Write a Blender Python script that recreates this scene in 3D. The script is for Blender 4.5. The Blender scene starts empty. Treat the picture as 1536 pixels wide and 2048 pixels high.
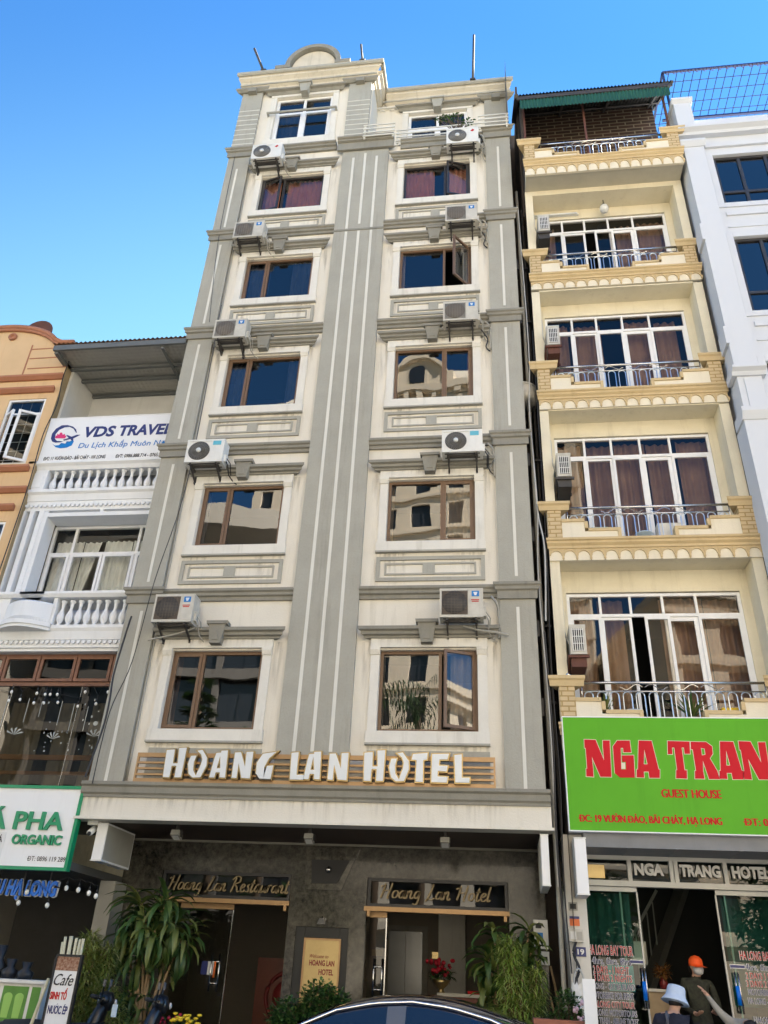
import bpy, math, random
from mathutils import Vector, Matrix
random.seed(7)
S = bpy.context.scene
COL = S.collection
R = math.radians

# ---------------------------------------------------------------- camera
CAM_P = Vector((0.0, -13.146, 1.65))
pit, yaw, rol = R(30.536), R(-8.809), R(2.9795)
F = Vector((math.sin(yaw)*math.cos(pit), math.cos(yaw)*math.cos(pit), math.sin(pit)))
ri = Vector((math.cos(yaw), -math.sin(yaw), 0)); up = ri.cross(F)
RX = ri*math.cos(rol) + up*math.sin(rol); UX = -ri*math.sin(rol) + up*math.cos(rol)
cam = bpy.data.cameras.new('camera'); camo = bpy.data.objects.new('camera', cam); COL.objects.link(camo)
camo.matrix_world = Matrix(((RX.x, UX.x, -F.x, CAM_P.x), (RX.y, UX.y, -F.y, CAM_P.y), (RX.z, UX.z, -F.z, CAM_P.z), (0, 0, 0, 1)))
cam.sensor_fit = 'VERTICAL'; cam.sensor_height = 36.0; cam.lens = 1600/2048*36; cam.clip_end = 3000; cam.clip_start = .05
S.camera = camo

# ---------------------------------------------------------------- sky, sun, exposure
SUN_EL, SUN_AZ = R(42), R(57)          # azimuth clockwise from +Y (towards +X): the sun stands behind the row of houses
w = bpy.data.worlds.new('World'); S.world = w; w.use_nodes = True
nt = w.node_tree; nt.nodes.clear()
sky = nt.nodes.new('ShaderNodeTexSky'); sky.sky_type = 'NISHITA'; sky.sun_disc = False
sky.sun_elevation = SUN_EL; sky.sun_rotation = SUN_AZ
sky.air_density = 1.0; sky.dust_density = 0.0; sky.ozone_density = 3.0; sky.altitude = 0
hs = nt.nodes.new('ShaderNodeHueSaturation'); hs.inputs['Saturation'].default_value = 1.25
hs.inputs['Hue'].default_value = .5
bg = nt.nodes.new('ShaderNodeBackground'); bg.inputs[1].default_value = 0.05
ow = nt.nodes.new('ShaderNodeOutputWorld')
nt.links.new(sky.outputs[0], hs.inputs['Color']); wtc = nt.nodes.new('ShaderNodeTexCoord'); wdt = nt.nodes.new('ShaderNodeVectorMath'); wdt.operation = 'DOT_PRODUCT'; wdt.inputs[1].default_value = (-.26, .966, 0)   # hazier, paler air low over the sun side
wmr = nt.nodes.new('ShaderNodeMapRange'); wmr.interpolation_type = 'SMOOTHSTEP'; wmr.inputs[1].default_value = .44; wmr.inputs[2].default_value = .80
wmx = nt.nodes.new('ShaderNodeMix'); wmx.data_type = 'RGBA'; wmx.blend_type = 'MULTIPLY'; wmx.inputs[7].default_value = (2.9, 1.85, 1.1, 1); wmx.clamp_result = False
nt.links.new(wtc.outputs['Generated'], wdt.inputs[0]); nt.links.new(wdt.outputs['Value'], wmr.inputs[0]); nt.links.new(wmr.outputs[0], wmx.inputs[0]); nt.links.new(hs.outputs[0], wmx.inputs[6])
nt.links.new(wmx.outputs[2], bg.inputs[0]); nt.links.new(bg.outputs[0], ow.inputs[0])
sl = bpy.data.lights.new('sun', 'SUN'); sl.energy = 5.0; sl.angle = R(.5); sl.color = (1, .92, .80)
so = bpy.data.objects.new('sun', sl); COL.objects.link(so); so.location = (20, 10, 40)
sd = Vector((math.sin(SUN_AZ)*math.cos(SUN_EL), math.cos(SUN_AZ)*math.cos(SUN_EL), math.sin(SUN_EL)))
so.rotation_euler = sd.to_track_quat('Z', 'Y').to_euler()
S.view_settings.view_transform = 'Standard'; S.view_settings.look = 'None'
S.view_settings.exposure = 2.92; S.view_settings.gamma = 1.0
S.cycles.max_bounces = 8; S.cycles.transparent_max_bounces = 12; S.cycles.glossy_bounces = 4
S.cycles.use_denoising = True; S.cycles.sample_clamp_indirect = 6

# ---------------------------------------------------------------- materials
M = {}
def _new(name):
    m = bpy.data.materials.new(name); m.use_nodes = True; n = m.node_tree.nodes; l = m.node_tree.links
    M[name] = m
    return m, n, l, n['Principled BSDF']
def mat(name, col, rough=.7, metal=0, var=.08, scale=2.0, streak=0.0, bump=0.0, bscale=40, spec=.5, coat=0, dirt=None, fine=0.0):
    """painted / plastered / metal surface: soft colour variation, vertical rain streaks, grain"""
    m, n, l, p = _new(name)
    p.inputs['Roughness'].default_value = rough; p.inputs['Metallic'].default_value = metal
    p.inputs['Specular IOR Level'].default_value = spec
    if coat: p.inputs['Coat Weight'].default_value = coat; p.inputs['Coat Roughness'].default_value = .03
    tc = n.new('ShaderNodeTexCoord')
    cur = None
    def mixc(fac_socket, a, b):
        x = n.new('ShaderNodeMix'); x.data_type = 'RGBA'; l.new(fac_socket, x.inputs[0])
        if a is None: x.inputs[6].default_value = (*col, 1)
        else: l.new(a, x.inputs[6])
        x.inputs[7].default_value = (*b, 1)
        return x.outputs[2]
    d = dirt or (col[0]*.45, col[1]*.43, col[2]*.38)
    if var:
        t = n.new('ShaderNodeTexNoise'); t.inputs['Scale'].default_value = scale; t.inputs['Detail'].default_value = 6; t.inputs['Roughness'].default_value = .65
        l.new(tc.outputs['Object'], t.inputs['Vector'])
        r = n.new('ShaderNodeMapRange'); r.inputs[1].default_value = .38; r.inputs[2].default_value = .75; r.inputs[3].default_value = 0; r.inputs[4].default_value = min(1, var*2.4)
        l.new(t.outputs[0], r.inputs[0]); cur = mixc(r.outputs[0], cur, d)
    if streak:
        mp = n.new('ShaderNodeMapping'); mp.inputs['Scale'].default_value = (2.6, 2.6, .22); l.new(tc.outputs['Object'], mp.inputs[0])
        t = n.new('ShaderNodeTexNoise'); t.inputs['Scale'].default_value = 2.2; t.inputs['Detail'].default_value = 5; t.inputs['Roughness'].default_value = .7
        l.new(mp.outputs[0], t.inputs['Vector'])
        r = n.new('ShaderNodeMapRange'); r.inputs[1].default_value = .54; r.inputs[2].default_value = .78; r.inputs[3].default_value = 0; r.inputs[4].default_value = min(1, streak*2)
        l.new(t.outputs[0], r.inputs[0]); cur = mixc(r.outputs[0], cur, d)
    if fine:
        t = n.new('ShaderNodeTexNoise'); t.inputs['Scale'].default_value = 30; t.inputs['Detail'].default_value = 4
        l.new(tc.outputs['Object'], t.inputs['Vector'])
        r = n.new('ShaderNodeMapRange'); r.inputs[1].default_value = .45; r.inputs[2].default_value = .75; r.inputs[4].default_value = fine
        l.new(t.outputs[0], r.inputs[0]); cur = mixc(r.outputs[0], cur, d)
    if cur: l.new(cur, p.inputs['Base Color'])
    else: p.inputs['Base Color'].default_value = (*col, 1)
    if bump:
        t = n.new('ShaderNodeTexNoise'); t.inputs['Scale'].default_value = bscale; t.inputs['Detail'].default_value = 4
        l.new(tc.outputs['Object'], t.inputs['Vector'])
        b = n.new('ShaderNodeBump'); b.inputs['Strength'].default_value = bump; b.inputs['Distance'].default_value = .01
        l.new(t.outputs[0], b.inputs['Height']); l.new(b.outputs[0], p.inputs['Normal'])
    return m
def bricks(name, c1, c2, mortar, sx, sz, msize=.02, rough=.8, bump=.5, swap=False):
    m, n, l, p = _new(name); p.inputs['Roughness'].default_value = rough
    tc = n.new('ShaderNodeTexCoord'); sep = n.new('ShaderNodeSeparateXYZ'); cmb = n.new('ShaderNodeCombineXYZ')
    l.new(tc.outputs['Object'], sep.inputs[0])
    ad = n.new('ShaderNodeMath'); ad.operation = 'ADD'; l.new(sep.outputs[0], ad.inputs[0]); l.new(sep.outputs[1], ad.inputs[1])
    l.new(ad.outputs[0], cmb.inputs[0]); l.new(sep.outputs[2], cmb.inputs[1])
    b = n.new('ShaderNodeTexBrick'); b.inputs['Color1'].default_value = (*c1, 1); b.inputs['Color2'].default_value = (*c2, 1); b.inputs['Mortar'].default_value = (*mortar, 1)
    b.inputs['Scale'].default_value = 1; b.inputs['Brick Width'].default_value = sx; b.inputs['Row Height'].default_value = sz; b.inputs['Mortar Size'].default_value = msize
    l.new(cmb.outputs[0], b.inputs['Vector']); l.new(b.outputs[0], p.inputs['Base Color'])
    bm = n.new('ShaderNodeBump'); bm.inputs['Strength'].default_value = bump; bm.inputs['Distance'].default_value = .01; bm.invert = True
    l.new(b.outputs[1], bm.inputs['Height']); l.new(bm.outputs[0], p.inputs['Normal'])
    return m
def glass(name, tint, ior=1.9, refl=(1, 1, 1), wob=.005, trans=1.0, rough=0.0):
    """window pane: sees through with a tint, mirrors by Fresnel; a little wavy"""
    m, n, l, p = _new(name); n.remove(p); out = n['Material Output']
    fr = n.new('ShaderNodeFresnel'); fr.inputs[0].default_value = ior
    gl = n.new('ShaderNodeBsdfGlossy'); gl.inputs['Color'].default_value = (*refl, 1); gl.inputs['Roughness'].default_value = rough
    tr = n.new('ShaderNodeBsdfTransparent'); tr.inputs[0].default_value = (*[t*trans for t in tint], 1)
    mx = n.new('ShaderNodeMixShader')
    tc = n.new('ShaderNodeTexCoord'); t = n.new('ShaderNodeTexNoise'); t.inputs['Scale'].default_value = 1.1; t.inputs['Detail'].default_value = 1
    l.new(tc.outputs['Object'], t.inputs['Vector'])
    b = n.new('ShaderNodeBump'); b.inputs['Strength'].default_value = .6; b.inputs['Distance'].default_value = wob
    l.new(t.outputs[0], b.inputs['Height']); l.new(b.outputs[0], gl.inputs['Normal'])
    l.new(fr.outputs[0], mx.inputs[0]); l.new(tr.outputs[0], mx.inputs[1]); l.new(gl.outputs[0], mx.inputs[2]); l.new(mx.outputs[0], out.inputs[0])
    return m
def cloth(name, col, fold=28, amp=.25, rough=.9, trans=.0):
    m, n, l, p = _new(name); p.inputs['Roughness'].default_value = rough
    tc = n.new('ShaderNodeTexCoord'); t = n.new('ShaderNodeTexNoise'); t.inputs['Scale'].default_value = 3
    l.new(tc.outputs['Object'], t.inputs['Vector'])
    x = n.new('ShaderNodeMix'); x.data_type = 'RGBA'; x.inputs[6].default_value = (*col, 1); x.inputs[7].default_value = (col[0]*.6, col[1]*.55, col[2]*.5, 1)
    l.new(t.outputs[0], x.inputs[0]); l.new(x.outputs[2], p.inputs['Base Color'])
    return m
def leafmat(name, c1, c2, c3, scale=3.0, rough=.45, tl=.25):
    m, n, l, p = _new(name); p.inputs['Roughness'].default_value = rough
    g = n.new('ShaderNodeNewGeometry'); r = n.new('ShaderNodeValToRGB')
    r.color_ramp.elements[0].color = (*c1, 1); r.color_ramp.elements[1].color = (*c3, 1); e = r.color_ramp.elements.new(.5); e.color = (*c2, 1)
    l.new(g.outputs['Random Per Island'], r.inputs[0]); l.new(r.outputs[0], p.inputs['Base Color'])
    out = n['Material Output']; t = n.new('ShaderNodeBsdfTranslucent'); l.new(r.outputs[0], t.inputs[0])
    mx = n.new('ShaderNodeMixShader'); mx.inputs[0].default_value = tl
    l.new(p.outputs[0], mx.inputs[1]); l.new(t.outputs[0], mx.inputs[2]); l.new(mx.outputs[0], out.inputs[0])
    return m

mat('cream', (.72, .682, .595), .9, var=.07, scale=.9, streak=.22, bump=.25, fine=.03, dirt=(.42,.38,.30))
mat('cream_trim', (.71, .685, .62), .85, var=.08, scale=2.0, streak=.22, bump=.15, fine=.05)
mat('grey', (.375, .365, .315), .85, var=.10, scale=1.2, streak=.2, bump=.3, fine=.1)
mat('grey_dark', (.26, .25, .212), .85, var=.12, scale=2.5, streak=.2, bump=.3, fine=.1)
mat('strip_white', (.66,.65,.59), .8, var=.06, streak=.12)
mat('brown_alu', (.16, .095, .055), .45, var=.06, scale=6)
mat('dark_alu', (.035, .034, .036), .4, var=.05)
mat('white_alu', (.78, .79, .80), .4, var=.05, scale=5, streak=.1)
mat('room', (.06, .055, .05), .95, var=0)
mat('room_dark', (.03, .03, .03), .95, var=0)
glass('pane_hotel', (.72, .72, .74), 1.85)
glass('pane_clear', (.92, .94, .94), 1.40)
glass('pane_guest', (.78, .77, .76), 1.5)
glass('pane_blue', (.10, .14, .22), 2.0)
glass('pane_smoke', (.50, .52, .50), 1.5)
glass('pane_green', (.40, .62, .57), 1.42)
cloth('curtain_rust', (.72, .33, .19)); cloth('curtain_brown', (.16, .085, .055)); cloth('curtain_beige', (.42, .36, .28)); cloth('curtain_white', (.84, .88, .88)); cloth('curtain_blue', (.06, .09, .16))
cloth('curtain_mauve', (.40, .26, .17)); cloth('backing_teal', (.05, .135, .125))
mat('ac_white', (.72, .72, .69), .45, var=.07, scale=5, streak=.12)
mat('ac_dirty', (.55, .53, .47), .5, var=.14, scale=6, streak=.2)
mat('ac_grille', (.06, .058, .055), .6, var=.1, scale=20)
mat('ac_grille_brown', (.13, .105, .085), .7, var=.2, scale=12)
mat('ac_grille_grey', (.24, .235, .22), .6, var=.12, scale=10)
mat('black', (.012, .012, .013), .5, var=0)
mat('rubber', (.02, .02, .02), .7, var=0)
mat('iron', (.05, .046, .043), .6, var=.15, scale=8)
mat('iron_rust', (.12, .045, .03), .75, var=.2, scale=14)
mat('steel', (.62, .62, .62), .22, 1.0, var=0)
mat('gold', (.43,.275,.14), .42, .55, var=.12, scale=8)
mat('brass', (.46, .35, .17), .28, .85, var=.1, scale=5)
mat('sign_white', (.80, .81, .82), .45, var=.03, scale=1.5, streak=.05)
mat('letter_white', (.70,.72,.72), .3, var=.02)
mat('letter_white_dirty', (.66, .66, .63), .5, var=.1, scale=8)
mat('ink_navy', (.025, .035, .16), .4, var=0); mat('ink_blue', (.0, .17, .52), .4, var=0); mat('ink_black', (.015, .015, .02), .5, var=0)
mat('ink_red', (.50, .008, .012), .5, var=0, spec=.2); mat('ink_green', (.0, .22, .10), .35, var=0); mat('ink_pink', (.70, .03, .16), .4, var=0)
mat('ink_orange', (.75, .16, .03), .4, var=0); mat('ink_maroon', (.22, .02, .02), .4, var=0)
mat('blue_letter', (.0, .16, .75), .35, var=0)
mat('lime', (.105,.40,.018), .5, var=.06, scale=1.2, streak=.10, bump=.25, bscale=2.2, spec=.2)
mat('green_frame', (.0, .26, .11), .35, var=0)
mat('wire', (.02, .02, .022), .6, var=0); mat('wire_grey', (.45, .45, .43), .6, var=0); mat('pipe_grey', (.36, .35, .31), .6, var=.08)
# ---------------------------------------------------------------- mesh helpers
class MB:
    def __init__(s): s.v = []; s.f = []; s.mi = []; s.m = 0; s.sm = []; s.smooth = False
    def add(s, vs, fs):
        o = len(s.v); s.v += [tuple(x) for x in vs]
        for f in fs: s.f.append([i+o for i in f]); s.mi.append(s.m); s.sm.append(s.smooth)
        return s
    def box(s, x0, x1, y0, y1, z0, z1):
        x0, x1 = min(x0, x1), max(x0, x1); y0, y1 = min(y0, y1), max(y0, y1); z0, z1 = min(z0, z1), max(z0, z1)
        return s.add([(x0,y0,z0),(x1,y0,z0),(x1,y1,z0),(x0,y1,z0),(x0,y0,z1),(x1,y0,z1),(x1,y1,z1),(x0,y1,z1)],
                     [(3,2,1,0),(4,5,6,7),(0,1,5,4),(1,2,6,5),(2,3,7,6),(3,0,4,7)])
    def quad(s, a, b, c, d): return s.add([a,b,c,d], [(0,1,2,3)])
    def prism(s, poly, y0, y1):
        """polygon in (x,z), from y0 (front) to y1"""
        n = len(poly); a = sum(poly[i][0]*poly[(i+1)%n][1]-poly[(i+1)%n][0]*poly[i][1] for i in range(n))
        if a < 0: poly = poly[::-1]
        vs = [(x,y0,z) for x,z in poly]+[(x,y1,z) for x,z in poly]
        return s.add(vs, [tuple(range(n)), tuple(range(2*n-1,n-1,-1))]+[((i+1)%n,i,i+n,(i+1)%n+n) for i in range(n)])
    def run_x(s, prof, x0, x1, m0=0.0, m1=0.0):
        """profile [(y,z)] swept along x; m0/m1 stretch the ends with the projection (mitred returns)"""
        n = len(prof); yb = max(p[0] for p in prof)
        vs = [(x0-m0*(yb-y), y, z) for y,z in prof]+[(x1+m1*(yb-y), y, z) for y,z in prof]
        return s.add(vs, [tuple(range(n)), tuple(range(2*n-1,n-1,-1))]+[((i+1)%n,i,i+n,(i+1)%n+n) for i in range(n)])
    def run_y(s, prof, y0, y1):
        """profile [(x,z)] swept along y"""
        n = len(prof); vs = [(x,y0,z) for x,z in prof]+[(x,y1,z) for x,z in prof]
        return s.add(vs, [tuple(range(n)), tuple(range(2*n-1,n-1,-1))]+[((i+1)%n,i,i+n,(i+1)%n+n) for i in range(n)])
    def tube(s, pts, r, n=6, cap=True):
        pts = [Vector(p) for p in pts]; k = len(pts); vs = []; rr = r if isinstance(r,(list,tuple)) else [r]*k
        for i,p in enumerate(pts):
            t = (pts[min(i+1,k-1)]-pts[max(i-1,0)])
            if t.length < 1e-9: t = Vector((0,0,1))
            t.normalize(); a = t.cross(Vector((0,0,1)) if abs(t.z) < .9 else Vector((1,0,0))).normalized(); b = t.cross(a)
            vs += [p+(a*math.cos(2*math.pi*j/n)+b*math.sin(2*math.pi*j/n))*rr[i] for j in range(n)]
        fs = [(i*n+j, i*n+(j+1)%n, (i+1)*n+(j+1)%n, (i+1)*n+j) for i in range(k-1) for j in range(n)]
        if cap: fs += [tuple(range(n-1,-1,-1)), tuple((k-1)*n+j for j in range(n))]
        sm = s.smooth; s.smooth = n > 5; s.add(vs, fs); s.smooth = sm
        return s
    def bar(s, a, b, w, h=None):
        """square bar between two points"""
        a = Vector(a); b = Vector(b); h = h or w; t = (b-a).normalized(); u = t.cross(Vector((0,0,1)) if abs(t.z) < .9 else Vector((0,1,0))).normalized(); v = t.cross(u)
        vs = [p+u*(i*w/2)+v*(j*h/2) for p in (a,b) for i,j in ((-1,-1),(1,-1),(1,1),(-1,1))]
        return s.add(vs, [(0,1,2,3),(7,6,5,4),(0,4,5,1),(1,5,6,2),(2,6,7,3),(3,7,4,0)])
    def lathe(s, prof, c, n=14, axis='z'):
        """prof [(r,h)] round an axis through c"""
        vs = []; c = Vector(c)
        for r,h in prof:
            for j in range(n):
                a = 2*math.pi*j/n; u, v = r*math.cos(a), r*math.sin(a)
                vs.append(c+(Vector((u,v,h)) if axis=='z' else Vector((u,-h,v)) if axis=='y' else Vector((h,u,v))))
        k = len(prof); fs = [(i*n+j, i*n+(j+1)%n, (i+1)*n+(j+1)%n, (i+1)*n+j) for i in range(k-1) for j in range(n)]
        fs += [tuple(range(n-1,-1,-1)), tuple((k-1)*n+j for j in range(n))]
        sm = s.smooth; s.smooth = True; s.add(vs, fs); s.smooth = sm
        return s
    def ball(s, c, r, n=10, sz=1.0):
        k = 7; return s.lathe([(max(.002,r*math.sin(math.pi*i/(k-1))), -r*sz*math.cos(math.pi*i/(k-1))) for i in range(k)], c, n)
    def wall(s, x0, x1, z0, z1, y, holes, depth=.2, back=False):
        """sheet facing -y at depth y with rectangular holes and their reveals"""
        xs = sorted({x0,x1,*[h[0] for h in holes],*[h[1] for h in holes]}); zs = sorted({z0,z1,*[h[2] for h in holes],*[h[3] for h in holes]})
        for i in range(len(xs)-1):
            for j in range(len(zs)-1):
                cx, cz = (xs[i]+xs[i+1])/2, (zs[j]+zs[j+1])/2
                if any(h[0]<cx<h[1] and h[2]<cz<h[3] for h in holes): continue
                s.quad((xs[i],y,zs[j]),(xs[i+1],y,zs[j]),(xs[i+1],y,zs[j+1]),(xs[i],y,zs[j+1]))
        for a,b,c,d in holes:
            Y = y+depth
            s.quad((a,y,c),(a,Y,c),(b,Y,c),(b,y,c)); s.quad((a,y,d),(b,y,d),(b,Y,d),(a,Y,d))
            s.quad((a,y,c),(a,y,d),(a,Y,d),(a,Y,c)); s.quad((b,y,c),(b,Y,c),(b,Y,d),(b,y,d))
        return s
    def build(s, name, mats, parent=None, loc=None):
        me = bpy.data.meshes.new(name); L = Vector(loc) if loc else Vector((0,0,0))
        me.from_pydata([tuple(Vector(v)-L) for v in s.v], [], s.f)
        for m in (mats if isinstance(mats,(list,tuple)) else [mats]): me.materials.append(M[m] if isinstance(m,str) else m)
        me.polygons.foreach_set('material_index', s.mi); me.polygons.foreach_set('use_smooth', s.sm); me.update()
        return link(name, me, parent, L)
def link(name, me, parent=None, L=None):
    o = bpy.data.objects.new(name, me); COL.objects.link(o)
    if L is not None: o.location = L
    if parent is not None:
        o.parent = parent
        chain = Matrix.Identity(4); q = parent
        while q is not None: chain = (Matrix.Translation(q.location) @ q.rotation_euler.to_matrix().to_4x4() if q.parent is None else q.matrix_parent_inverse @ Matrix.Translation(q.location)) @ chain; q = q.parent
        o.matrix_parent_inverse = chain.inverted()
    return o
def tag(o, label=None, cat=None, group=None, kind=None):
    if label: o['label'] = label
    if cat: o['category'] = cat
    if group: o['group'] = group
    if kind: o['kind'] = kind
    return o
def thing(name, loc, label, cat, group=None):
    o = bpy.data.objects.new(name, None); COL.objects.link(o); o.location = loc; o.empty_display_size = .3
    return tag(o, label, cat, group)
def kids(o): return [c for c in bpy.data.objects if c.parent is o]
def dup(root, loc, label=None, rz=None):
    """copy of a thing with copies of its parts and sub-parts"""
    c = root.copy(); COL.objects.link(c); c.location = loc
    if rz is not None: c.rotation_euler.z = rz
    if label: c['label'] = label
    for p in list(root.children):
        q = p.copy(); COL.objects.link(q); q.parent = c
        for g in list(p.children):
            t = g.copy(); COL.objects.link(t); t.parent = q
    return c
def text_mesh(body, x0, x1, z0, z1, y, depth=.006, shear=0.0, bold=0.0, base=True):
    """lettering facing -y; x0..x1 its extent, z0 the baseline, z1 the cap height (base=False: z0..z1 the whole extent)"""
    def mk(t):
        cu = bpy.data.curves.new('t','FONT'); cu.body = t; cu.extrude = .5; cu.offset = bold; cu.shear = shear; cu.resolution_u = 3
        o = bpy.data.objects.new('t',cu); COL.objects.link(o)
        me = bpy.data.meshes.new_from_object(o.evaluated_get(bpy.context.evaluated_depsgraph_get()))
        bpy.data.objects.remove(o); bpy.data.curves.remove(cu); return me
    BASE = {'Đ':'D','Ư':'U','Ờ':'O','Ơ':'O','Ớ':'O'}; plain = ''.join(BASE.get(c,c) for c in body)
    me = mk(plain); bars = []
    def ext(t):
        q = mk(t); e = [v.co.x for v in q.vertices]; bpy.data.meshes.remove(q); return min(e), max(e)
    for i,ch in enumerate(body):                     # barred D and horned vowels: plain letter plus its mark, drawn by hand
        if ch in BASE:
            r_ = ext('|'+plain[:i+1])[1]-(ext('|'+plain[0])[1]-ext(plain[0])[1]); l_ = r_-(ext(plain[i])[1]-ext(plain[i])[0]); bars.append((ch, l_, r_))
    if base: h = mk('H'); zz = [v.co.y for v in h.vertices]; bpy.data.meshes.remove(h)
    else: zz = [v.co.y for v in me.vertices]
    xx = [v.co.x for v in me.vertices]; a, b = min(xx), max(xx); c, d = min(zz), max(zz)
    kx = (x1-x0)/(b-a); kz = (z1-z0)/(d-c)
    vs = [(x0+(v.co.x-a)*kx, y-(v.co.z+.5)*depth, z0+(v.co.y-c)*kz) for v in me.vertices]
    fs = [tuple(p.vertices) for p in me.polygons]; bpy.data.meshes.remove(me)
    H_ = z1-z0; tk = H_*(.075+bold*.8)
    def quad_(pts):
        n = len(vs); vs.extend((x0+(px-a)*kx+shear*pz*.7*kx, y-depth*1.02, z0+pz*H_) for px,pz in pts); fs.append((n,n+1,n+2,n+3))
    for ch,l_,r_ in bars:
        if ch == 'Đ': quad_([(l_-.13,.5-tk/H_),(l_+.36,.5-tk/H_),(l_+.36,.5+tk/H_),(l_-.13,.5+tk/H_)])
        else:
            o_ = 0 if ch == 'Ư' else -.07; quad_([(r_-.06+o_,.80),(r_+.06+o_,.86),(r_+.13+o_,1.08),(r_+.04+o_,1.08)])
            m_ = (l_+r_)/2
            if ch == 'Ờ': quad_([(m_+.0,1.10),(m_+.11,1.10),(m_-.03,1.30),(m_-.15,1.30)])
            if ch == 'Ớ': quad_([(m_-.11,1.10),(m_-.0,1.10),(m_+.15,1.30),(m_+.03,1.30)])
    return vs, fs
def text(name, parent, m, body, x0, x1, z0, z1, y, heavy=0, **k):
    b = MB()
    if heavy:                                            # thickened by two side copies (keeps the accents clean)
        for q in (-1,1): b.add(*text_mesh(body, x0+q*heavy, x1+q*heavy, z0, z1, y+.0008*(q+2), **k))
    b.add(*text_mesh(body, x0, x1, z0, z1, y, **k)); return b.build(name, m, parent)
def glyph_mesh(polys, y, depth, inflate=0.0, dx=0.0):
    """flat letter outlines (x,z) with holes -> solid letter from y back to y+depth"""
    cu = bpy.data.curves.new('g','CURVE'); cu.dimensions = '2D'; cu.fill_mode = 'BOTH'; cu.extrude = depth/2; cu.offset = inflate
    for poly in polys:
        n = len(poly); a = sum(poly[i][0]*poly[(i+1)%n][1]-poly[(i+1)%n][0]*poly[i][1] for i in range(n))
        if (a < 0) == (poly is polys[0]): poly = poly[::-1]
        sp = cu.splines.new('POLY'); sp.points.add(len(poly)-1); sp.use_cyclic_u = True
        for p,(x,z) in zip(sp.points, poly): p.co = (x+dx, z, 0, 1)
    o = bpy.data.objects.new('g',cu); COL.objects.link(o)
    me = bpy.data.meshes.new_from_object(o.evaluated_get(bpy.context.evaluated_depsgraph_get()))
    bpy.data.objects.remove(o); bpy.data.curves.remove(cu)
    vs = [(v.co.x, y+depth/2-v.co.z, v.co.y) for v in me.vertices]; fs = [tuple(p.vertices) for p in me.polygons]; bpy.data.meshes.remove(me)
    return vs, fs
def curtain(x0, x1, z0, z1, y, amp=.035, lam=.13, n=None, lean=0.0):
    b = MB(); b.smooth = True; n = n or max(8, int((x1-x0)/lam*6)); ph = random.random()*6; vs = []
    for j,t in enumerate((0, .5, 1)):
        for i in range(n+1):
            u = i/n; a = amp*(1.1-.4*t); x = x0+(x1-x0)*u
            vs.append((x+lean*(1-t)*u, y+a*math.sin(2*math.pi*(x-x0)/lam+ph+.6*math.sin(x*7))+a*.4*math.sin(x*31+t), z0+(z1-z0)*t))
    b.add(vs, [(j*(n+1)+i, j*(n+1)+i+1, (j+1)*(n+1)+i+1, (j+1)*(n+1)+i) for j in range(2) for i in range(n)])
    return b
def frame(b, x0, x1, z0, z1, y0, y1, w, mull=(), trans=()):
    """window frame: outer members, mullions at x, transoms at z"""
    b.box(x0, x0+w, y0, y1, z0, z1); b.box(x1-w, x1, y0, y1, z0, z1); b.box(x0+w, x1-w, y0, y1, z1-w, z1); b.box(x0+w, x1-w, y0, y1, z0, z0+w)
    for x in mull: b.box(x-w/2, x+w/2, y0+.003, y1-.003, z0+w, z1-w)
    for z in trans: b.box(x0+w, x1-w, y0+.006, y1-.006, z-w/2, z+w/2)
    return b
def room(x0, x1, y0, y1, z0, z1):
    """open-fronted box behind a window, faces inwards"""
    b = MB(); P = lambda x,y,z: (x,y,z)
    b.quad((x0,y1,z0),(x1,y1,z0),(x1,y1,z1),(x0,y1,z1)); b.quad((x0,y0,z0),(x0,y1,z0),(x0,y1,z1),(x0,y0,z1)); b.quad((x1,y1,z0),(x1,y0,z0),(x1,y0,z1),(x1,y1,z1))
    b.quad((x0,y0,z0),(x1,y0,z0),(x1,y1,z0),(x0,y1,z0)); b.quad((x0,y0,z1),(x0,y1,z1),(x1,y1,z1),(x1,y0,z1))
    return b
def rotz_pts(vs, c, a):
    ca, sa = math.cos(a), math.sin(a); return [(c[0]+(x-c[0])*ca-(y-c[1])*sa, c[1]+(x-c[0])*sa+(y-c[1])*ca, z) for x,y,z in vs]
# ---------------------------------------------------------------- ground
def structure(name, b, m): return tag(b.build(name, m), kind='structure')
mat('asphalt', (.055, .054, .052), .9, var=.2, scale=.7, bump=.4, bscale=60, fine=.25, dirt=(.03,.03,.03))
mat('paving', (.16, .145, .13), .85, var=.15, scale=1.1, bump=.2, fine=.15)
mat('kerb', (.38, .37, .34), .85, var=.15, scale=2)
mat('soil', (.10, .09, .06), .95, var=.2, scale=.2)
g = MB(); g.quad((-900,-900,.08),(900,-900,.08),(900,900,.08),(-900,900,.08)); structure('ground', g, 'soil')
g = MB(); g.quad((-120,-19,.10),(120,-19,.10),(120,-2.6,.10),(-120,-2.6,.10)); structure('road', g, 'asphalt')
g = MB(); g.quad((-120,-2.45,.235),(120,-2.45,.235),(120,2.0,.235),(-120,2.0,.235)); structure('pavement', g, 'paving')
g = MB(); g.box(-120,120,-2.6,-2.45,.07,.24); structure('kerb', g, 'kerb')
g = MB(); g.box(-120,120,-19.2,-19,.07,.24); g.quad((-120,-26,.235),(120,-26,.235),(120,-19.2,.235),(-120,-19.2,.235)); structure('pavement_opposite', g, 'paving')

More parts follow.
